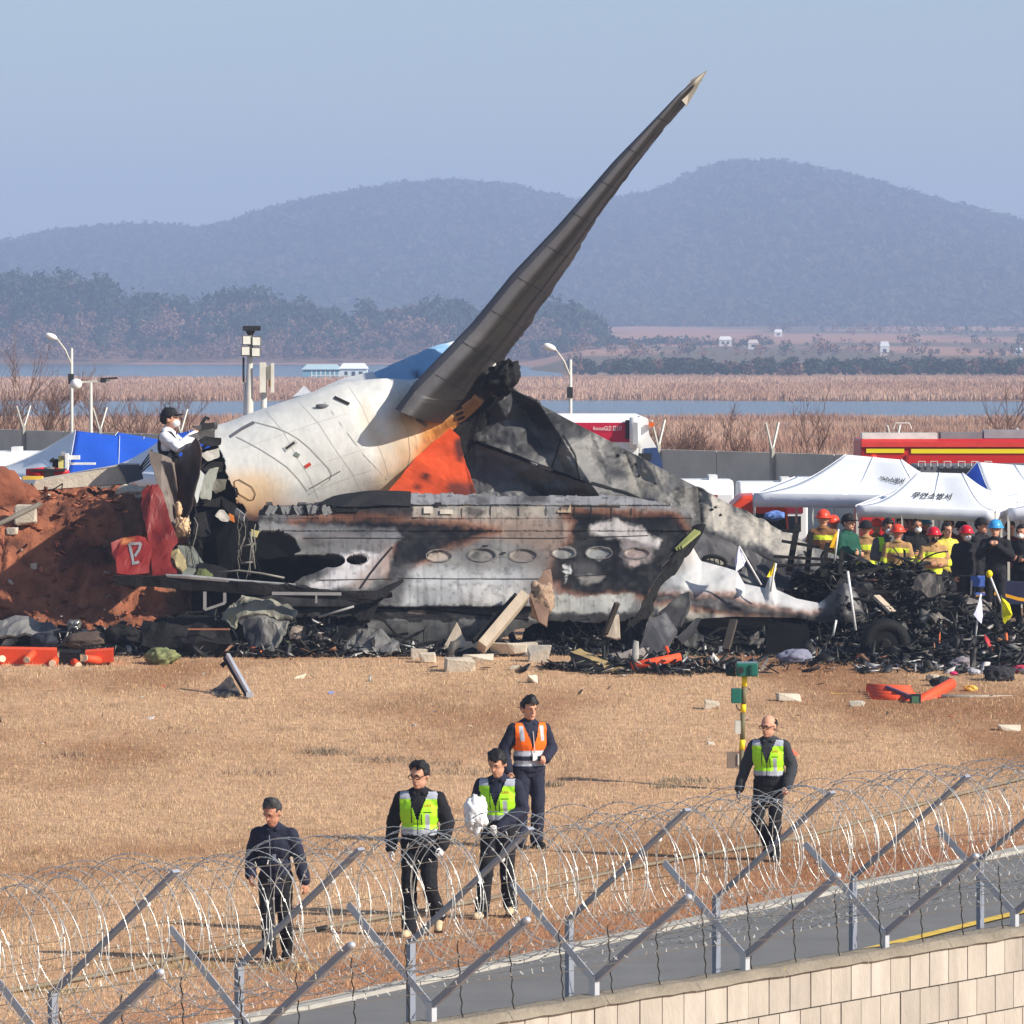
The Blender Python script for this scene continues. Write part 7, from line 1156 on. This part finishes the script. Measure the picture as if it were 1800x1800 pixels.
p = G(738, 1646); person('man with glasses in a lime vest, hands at his sides', p, math.radians(-8), 1.74, dict(lean=.03, yaw=-.35, pitch=.22, elbR=(-.28, .03, 1.14), wriR=(-.29, -.04, .9), elbL=(.28, .04, 1.15), wriL=(.25, -.1, .93), kneeR=(-.1, -.06, .49), ankR=(-.1, -.05, .09), kneeL=(.12, -.14, .52), ankL=(.17, .12, .2), hem=.84, toeL=-.06, gloves='LR', gripL=1.2), 0, mblack, mblack, mbeigeshoe, LV, glasses=True, gloves=mglove, seed=2)
p = G(878, 1614); t, J = person('man in a lime vest carrying a white plastic sheet', p, math.radians(-14), 1.73, dict(lean=.08, yaw=-.2, pitch=.4, hfwd=-.02, elbR=(-.26, .0, 1.15), wriR=(-.2, -.2, 1.02), elbL=(.25, .02, 1.15), wriL=(.06, -.2, .98), kneeR=(-.12, -.1, .5), ankR=(-.17, -.08, .09), kneeL=(.08, .0, .5), ankL=(.08, .16, .12), hem=.84, gripR=1.6, gripL=1.6, gloves='LR'), 0, mnavy, mblack, mbeigeshoe, LV, hair='fringe', gloves=mglove, seed=3)
bgm = lump('plastic_sheet', (p.x-.24, p.y-.3, p.z+1.1), (.13, .1, .23), M('plastic_white', (236, 238, 240), rough=.4, var=.05), None, 'crumpled white plastic sheet held by the middle man', 'plastic sheet', .6, 121)
p = G(930, 1490); person('man in an orange vest standing behind the others', p, math.radians(18), 1.76, dict(yaw=.15, pitch=.15, elbR=(-.29, .06, 1.16), wriR=(-.27, -.02, .92), elbL=(.3, .06, 1.16), wriL=(.16, -.14, 1.06), kneeR=(-.1, -.02, .5), kneeL=(.1, -.04, .5), hem=.84, gripL=1.7), 0, mnavy, mnavy, mblack, OV, hair='fringe', badge=True, seed=4)
p = G(1352, 1512); person('balding man in a lime vest beside the instrument post', p, math.radians(-14), 1.66, dict(lean=.04, yaw=-.35, pitch=.18, elbR=(-.29, .0, 1.13), wriR=(-.36, -.05, .88), elbL=(.28, .04, 1.15), wriL=(.25, -.12, .92), kneeR=(-.13, -.1, .5), ankR=(-.02, .16, .16), kneeL=(.08, -.04, .5), ankL=(.08, -.04, .09), hem=.8, gloves='R', gripL=1.5), 0, M('cloth_charcoal', (56, 58, 62), rough=.9, bump=.4, bscale=60), mblack, mblack, LV, hair='bald', glasses=True, gloves=mggrey, seed=5)
# photographer on the mound
xx, yy_ = P(297, 880, 88.2).x, 88.2; zz = float(mz(np.array([xx]), np.array([yy_]))[0][0])
mwc = M('coverall_white', (238, 238, 242), rough=.8, var=.04); VB = dict(mats=[mblack], fn=lambda x, y, z: np.zeros(len(x)))
t, J = person('photographer in white coveralls, black vest and cap on the mound', (xx, yy_, zz), math.radians(80), max(1.5, (P(297, 720, 88.2).z-zz)/1.01), dict(yaw=.0, pitch=-.1, elbR=(-.3, -.2, 1.25), wriR=(-.1, -.38, 1.42), elbL=(.3, -.18, 1.2), wriL=(.1, -.4, 1.45), gripL=1.3, gripR=1.3), 0, mwc, mwc, mwc, VB, hair='short', cap=mblack, mask=mwhite, seed=6)
cz = (P(297, 720, 88.2).z-zz)/1.01/1.75; c = Vector((xx, yy_, zz))+Matrix.Rotation(math.radians(80), 3, 'Z') @ Vector((0, -.46, 1.5))*cz
cm = thing('camera', 'black camera with flash raised by the photographer', 'camera', c); MB().box(c, (.1, .14, .1)).part('camera_body', mdark, cm); MB().tube([c+Vector((.04, 0, 0)), c+Vector((.16, 0, .01))], .035, 12).part('lens', mdark, cm); MB().box(c+Vector((.02, 0, .12)), (.06, .07, .13), rot=Matrix.Rotation(.5, 3, 'Y')).part('flash', mdark, cm); MB().box(c+Vector((.09, 0, .19)), (.1, .07, .05), rot=Matrix.Rotation(.4, 3, 'Y')).part('flash_head', mdark, cm)
# crowd under the tents
mtan = M('turnout_tan', (176, 138, 92), rough=.9, var=.12, bump=.3); mbrn = M('turnout_brown', (140, 98, 62), rough=.9, var=.12, bump=.3); mhv = M('hivis', (222, 236, 60), rough=.7); mgreen = M('jacket_green', (26, 78, 62), rough=.85); mhr = M('helmet_red', (206, 28, 44), rough=.3, var=.03); mho = M('helmet_orange', (232, 74, 44), rough=.35, var=.04); mhb = M('helmet_blue', (64, 156, 218), rough=.35, var=.03); mmask = M('mask_white', (238, 238, 238), rough=.8); mmb = M('mask_black', (28, 26, 28), rough=.6); mgj = M('jacket_grey', (86, 88, 88), rough=.85); mbr = M('jacket_maroon', (96, 38, 40), rough=.85)
FOLD = dict(elbL=(.27, -.02, 1.14), wriL=(.02, -.2, 1.14), elbR=(-.27, -.02, 1.14), wriR=(-.02, -.2, 1.12)); UP = dict(elbL=(.28, -.08, 1.18), wriL=(.06, -.24, 1.36), elbR=(-.28, -.08, 1.18), wriR=(-.06, -.24, 1.36)); STD = {}
CR = [(1447, 893, 93.7, 170, FOLD, mbrn, 'firefighter in a brown coat and orange helmet, back turned', dict(helmet=mho, stripe=(mhv, 1.02, 1.33))), (1464, 906, 95.1, 150, STD, mbrn, 'person with an orange helmet half hidden by the brown coat', dict(helmet=mho)), (1490, 906, 91.9, 50, FOLD, mgreen, 'man in a dark green jacket and black cap', dict(cap=mblack)),
      (1522, 915, 93.3, 175, STD, mtan, 'firefighter in a bright yellow-tan coat with back turned', dict(stripe=(mhv, 1.0, 1.3), helmet=mblack)), (1540, 912, 94.1, 150, STD, mbrn, 'firefighter in a plain brown coat behind the yellow-tan one', dict(helmet=mho)), (1560, 916, 91.3, 20, FOLD, mgj, 'man in a grey jacket and lime vest with a white mask', dict(vest=dict(mats=[mlime, mgj, mrefl], fn=lambda x, y, z: np.where((np.abs(z-1.0) < .05) | (np.abs(x) > .1), 0, 1)), mask=mmask, hair='fringe')),
      (1586, 912, 93.7, -10, STD, mblack, 'dark-clad person behind the grey-jacketed man', {}), (1612, 914, 93.3, 10, FOLD, mblack, 'person in black with folded arms and a pale mask', dict(mask=mmask)), (1625, 908, 94.5, 170, STD, mbr, 'person with a blue helmet at the back of the tent', dict(helmet=mhb)), (1641, 927, 90.3, 8, FOLD, mtan, 'firefighter in a tan coat, red helmet and black mask', dict(helmet=mhr, mask=mmb, stripe=(mhv, 1.0, 1.3))), (1668, 914, 93.5, -20, STD, mbr, 'person in maroon and black behind the tan firefighter', dict(mask=mmask)), (1690, 915, 94.7, 15, STD, mtan, 'firefighter in a tan coat at the back', dict(helmet=mblack)),
      (1698, 924, 91.1, 18, STD, mblack, 'officer in black with a red helmet and white mask', dict(helmet=mhr, mask=mmask, trousers=mblack)), (1724, 914, 92.7, 55, STD, mblack, 'man in black cap and jacket looking right', dict(cap=mblack)), (1750, 914, 90.7, -12, UP, mblack, 'man in a dark jacket and blue helmet raising both hands', dict(helmet=mhb)), (1796, 926, 92.9, -25, FOLD, mblack, 'masked person in dark clothes at the right edge', dict(mask=mmask)), (1775, 920, 94.1, 20, STD, mbr, 'person in maroon between blue helmet and right edge', {}), (1578, 922, 91.0, 175, STD, mtan, 'firefighter in a yellow-banded coat seen from behind at the stretcher', dict(helmet=mho, stripe=(mhv, 1.02, 1.33))), (1664, 922, 92.2, 30, FOLD, M('jacket_ochre', (206, 190, 84), rough=.85, bump=.3), 'person in a plain yellow jacket', {}), (1600, 912, 95.1, 30, STD, mgj, 'grey-clad person deep under the front tent', {})]
for i, (px, py, Y, rz, pose, jk, lb, kw) in enumerate(CR):
    top = P(px, py, Y); hgt = min(1.86, (top.z-1.0)/(1.03 if kw.get('helmet') else 1.0)); kw = dict(kw); kw.setdefault('trousers', mblack)
    person(lb, (top.x, Y, 1.0), math.radians(rz), hgt, dict(pose), i % 2, jk, seed=20+i, vox=.02, group='people gathered under the tents', **kw)
bpy.data.scenes.remove(TMP)
# ------------------------------------------------------------------ foreground block wall and razor-wire fence
WD = Vector((1.05, 1.32, 0)); WL = WD.length; WU = WD/WL; WN = Vector((WU.y, -WU.x, 0)); ZT = 1.7
def WP(t, off=0., z=0.): p = Vector((.54, 33.65, 0))+WD*t+WN*off; p.z = z; return p
mblock = [M('block_%d' % i, c, rough=.95, var=.2, scale=5, bump=.5, bscale=60, streak=.25) for i, c in enumerate([(176, 167, 156), (171, 162, 151), (180, 171, 161), (166, 157, 147)])]
bwl = thing('block_wall', 'beige concrete block wall in the lower right corner', 'wall', WP(2, 0, 0))
MB().beam(WP(-5, 0, .82), WP(7, 0, .82), .16, 1.64).part('mortar_core', M('mortar', (112, 103, 92), rough=1), bwl)
rb = random.Random(3); bwid, ch_ = .245, .265
for cidx in range(5):
    z1 = ZT-.05-cidx*ch_; z0 = z1-ch_+.011; off = (cidx % 2)*bwid/2; k = 0; u = -4.5*WL*.5+off
    while u < 5.8*WL:
        a = u/WL; b = (u+bwid-.010)/WL; j = rb.uniform(-.003, .003); m = MB(); zc = (z0+z1)/2
        m.beam(WP(a, .07+j, zc), WP(b, .07+j, zc), .06, z1-z0); o = m.part('block', mblock[rb.choice([0, 0, 1, 1, 2, 3])], bwl); u += bwid
    MB()
for i in range(-6, 10):   # rough mortar cap in lengths
    a, b = i*.6, (i+1)*.6-.003; m = MB(); V = []; Fs = []; n = 10; w_ = 6
    for r in range(n+1):
        for q in range(w_+1):
            p = WP(a+(b-a)*r/n, -.13+.26*q/w_, 0); p.z = ZT+.012*fb1(p.x*7, p.y*7, 0, 3, 4)-(.05 if q in (0, w_) else 0)+(.0 if q in (0, w_) else .004); V.append(p)
    for r in range(n):
        for q in range(w_): x = r*(w_+1)+q; Fs.append((x, x+w_+1, x+w_+2, x+1))
    m.add(V, Fs).part('coping', M('coping', (136, 126, 112), rough=1, var=.25, scale=4, bump=.7, bscale=30), bwl, True)
mgal = M('galvanised', (196, 200, 208), rough=.45, metal=.35, var=.12, scale=8); mgal2 = M('galvanised_dull', (150, 155, 168), rough=.5, metal=.3, var=.12, scale=8); msteel = M('razor_steel', (226, 224, 218), rough=.35, metal=.6, var=.25, scale=12)
fn_ = thing('razor_wire_fence', 'razor-wire fence with V-shaped steel posts on the block wall', 'fence', WP(1, 0, ZT))
def angle(m, a, b, w1, w2, nrm): d = (b-a).normalized(); m.beam(a, b, w1, .006, up=nrm); s = d.cross(nrm).normalized(); m.beam(a+s*w1/2+nrm*w2/2, b+s*w1/2+nrm*w2/2, .006, w2, up=nrm)
for i in range(-3, 6):
    v = WP(i, 0, ZT+.10); po = MB(); po.beam(WP(i, 0, ZT-.1), WP(i, 0, ZT+.13), .05, .05, up=WU); post = po.part('fence_post', mgal, fn_)
    m = MB(); angle(m, v, v-WN*.69+Vector((0, 0, .60)), .048, .04, WU); m.part('angle_arm', mgal, post)
    m = MB(); e = v+WN*.77+Vector((0, 0, .60)); m.beam(v, e, .042, .036, up=WU); m.part('box_arm', mgal2, post); MB().ell(e, (.026, .026, .022)).part('end_cap', mgal, post, True)
for i in range(-3, 6):     # taller bent posts behind
    t = i+.453; b0 = WP(t, -.8, 0); kx = WP(t, -.8, 2.10); po = MB(); po.beam(b0, kx, .055, .035, up=WN); post = po.part('rear_post', mgal2, fn_); e = WP(t, .2, 2.88)
    MB().beam(kx-Vector((0, 0, .02)), e, .062, .02, up=WU.cross((e-kx).normalized())).part('bent_arm', mgal2, post); MB().ell(kx.lerp(e, .72)+WU*.05, (.022, .022, .022)).part('clip', mwhite, post, True); MB().ell(kx.lerp(e, .22)+WU*.05, (.02, .02, .02)).part('clip', mwhite, post, True)
def coil(t0, t1, hand, ph, rad, seed, pitch):
    L = (t1-t0)*WL; turns = L/pitch; n = int(turns*34); s = np.linspace(0, 1, n); ang = hand*s*turns*2*math.pi+ph; nz = 1.4*fbm(np.stack([s*turns*.9, s*0, s*0], 1), 3, seed); rr = rad*(1+.16*nz); sh = .06*fbm(np.stack([s*turns*.5, s*0+9, s*0], 1), 2, seed+1)
    tt = t0+(t1-t0)*s+(.05*np.sin(ang*.5+seed)+sh)/WL; pts = []
    for k in range(n): p = WP(tt[k], -.22+rr[k]*math.cos(ang[k])*1.02, 2.42+rr[k]*math.sin(ang[k])+sh[k]); pts.append(p)
    return pts
allp = []
for j, (hand, ph, rad, pitch) in enumerate(((1, 0, .47, .34), (-1, 1.0, .45, .36), (1, 2.2, .40, .52))):
    pts = coil(-3.6, 5.6, hand, ph, rad, 50+j, pitch*.85); allp.append(pts); MB().tube(pts, .003, 4).part('razor_coil', msteel, fn_, True)
# razor blades stamped along the coils
V = []; Q = []; rs = np.random.RandomState(2)
for pts in allp:
    A = np.array([tuple(p) for p in pts]); seg = np.linalg.norm(np.diff(A, axis=0), axis=1); cum = np.concatenate([[0], np.cumsum(seg)]); d = np.arange(.02, cum[-1], .085); B = np.stack([np.interp(d, cum, A[:, i]) for i in range(3)], 1); T_ = np.stack([np.interp(d+.01, cum, A[:, i]) for i in range(3)], 1)-B; T_ /= np.linalg.norm(T_, axis=1)[:, None]+1e-9
    N_ = np.cross(T_, rs.randn(len(B), 3)); N_ /= np.linalg.norm(N_, axis=1)[:, None]; b0 = sum(len(v) for v in V); V.append(np.stack([B-T_*.019, B+N_*.008, B+T_*.019, B-N_*.008], 1).reshape(-1, 3)); Q.append(b0+np.arange(len(B)*4).reshape(-1, 4))
V = np.concatenate(V)-rootloc(fn_); o = addobj('razor_blades', npmesh('razor_blades', V, np.concatenate(Q)), M('blade_steel', (186, 184, 178), rough=.5, metal=.5, var=.2), fn_); o['kind'] = 'stuff'
# barbed strands
bp_ = []; 
def strand(a, b, seed):
    n = 60; pts = [a.lerp(b, i/n)+Vector((0, 0, .012*fb1(i*.4, seed, 0, 2, 3)-.03*math.sin(math.pi*((i/n*7) % 1)))) for i in range(n+1)]; MB().tube(pts, .0028, 3).part('barbed_strand', M('strand', (132, 128, 120), rough=.5, metal=.5), fn_)
    L = (b-a).length; 
    for d in np.arange(0, L, .11):
        p = a.lerp(b, d/L); bp_.append(p)
for k, (o_, z_) in enumerate(((-.25, 1.93), (-.48, 2.14), (-.66, 2.33), (.28, 1.98), (.54, 2.2), (.74, 2.38), (-.6, 2.28), (-.3, 2.5), (-.02, 2.72), (.16, 2.86), (-.83, 1.5), (-.83, 1.9))): strand(WP(-3.6, o_, z_), WP(5.6, o_, z_), k)
for i in np.arange(-3.0, 5.4, .31):
    m = MB(); a = WP(i, .02, ZT); b = WP(i, -.02, ZT+.42+.1*rb.random()); m.tube([a.lerp(b, k/10)+WU*.008*(-1)**k for k in range(11)], .006, 4); m.part('dropper', M('dropper_dark', (62, 58, 52), rough=.7, metal=.3), fn_)
V = []; 
for p in bp_:
    for s in (1, -1): d = Vector((rs.uniform(-1, 1), rs.uniform(-1, 1), rs.uniform(-1, 1))).normalized(); e = WU*.004; V += [tuple(p-d*.016-e), tuple(p+d*.016-e), tuple(p+d*.016+e), tuple(p-d*.016+e)]
V = np.array(V)-rootloc(fn_); o = addobj('barbs', npmesh('barbs', V, np.arange(len(V)).reshape(-1, 4)), MATS['blade_steel'], fn_); o['kind'] = 'stuff'
for k in range(9):      # dead leaves caught in the wire
    p = WP(rs.uniform(-3.3, 3.4), rs.uniform(-.55, .2), rs.uniform(2.4, 2.85)); bp_.append(p)
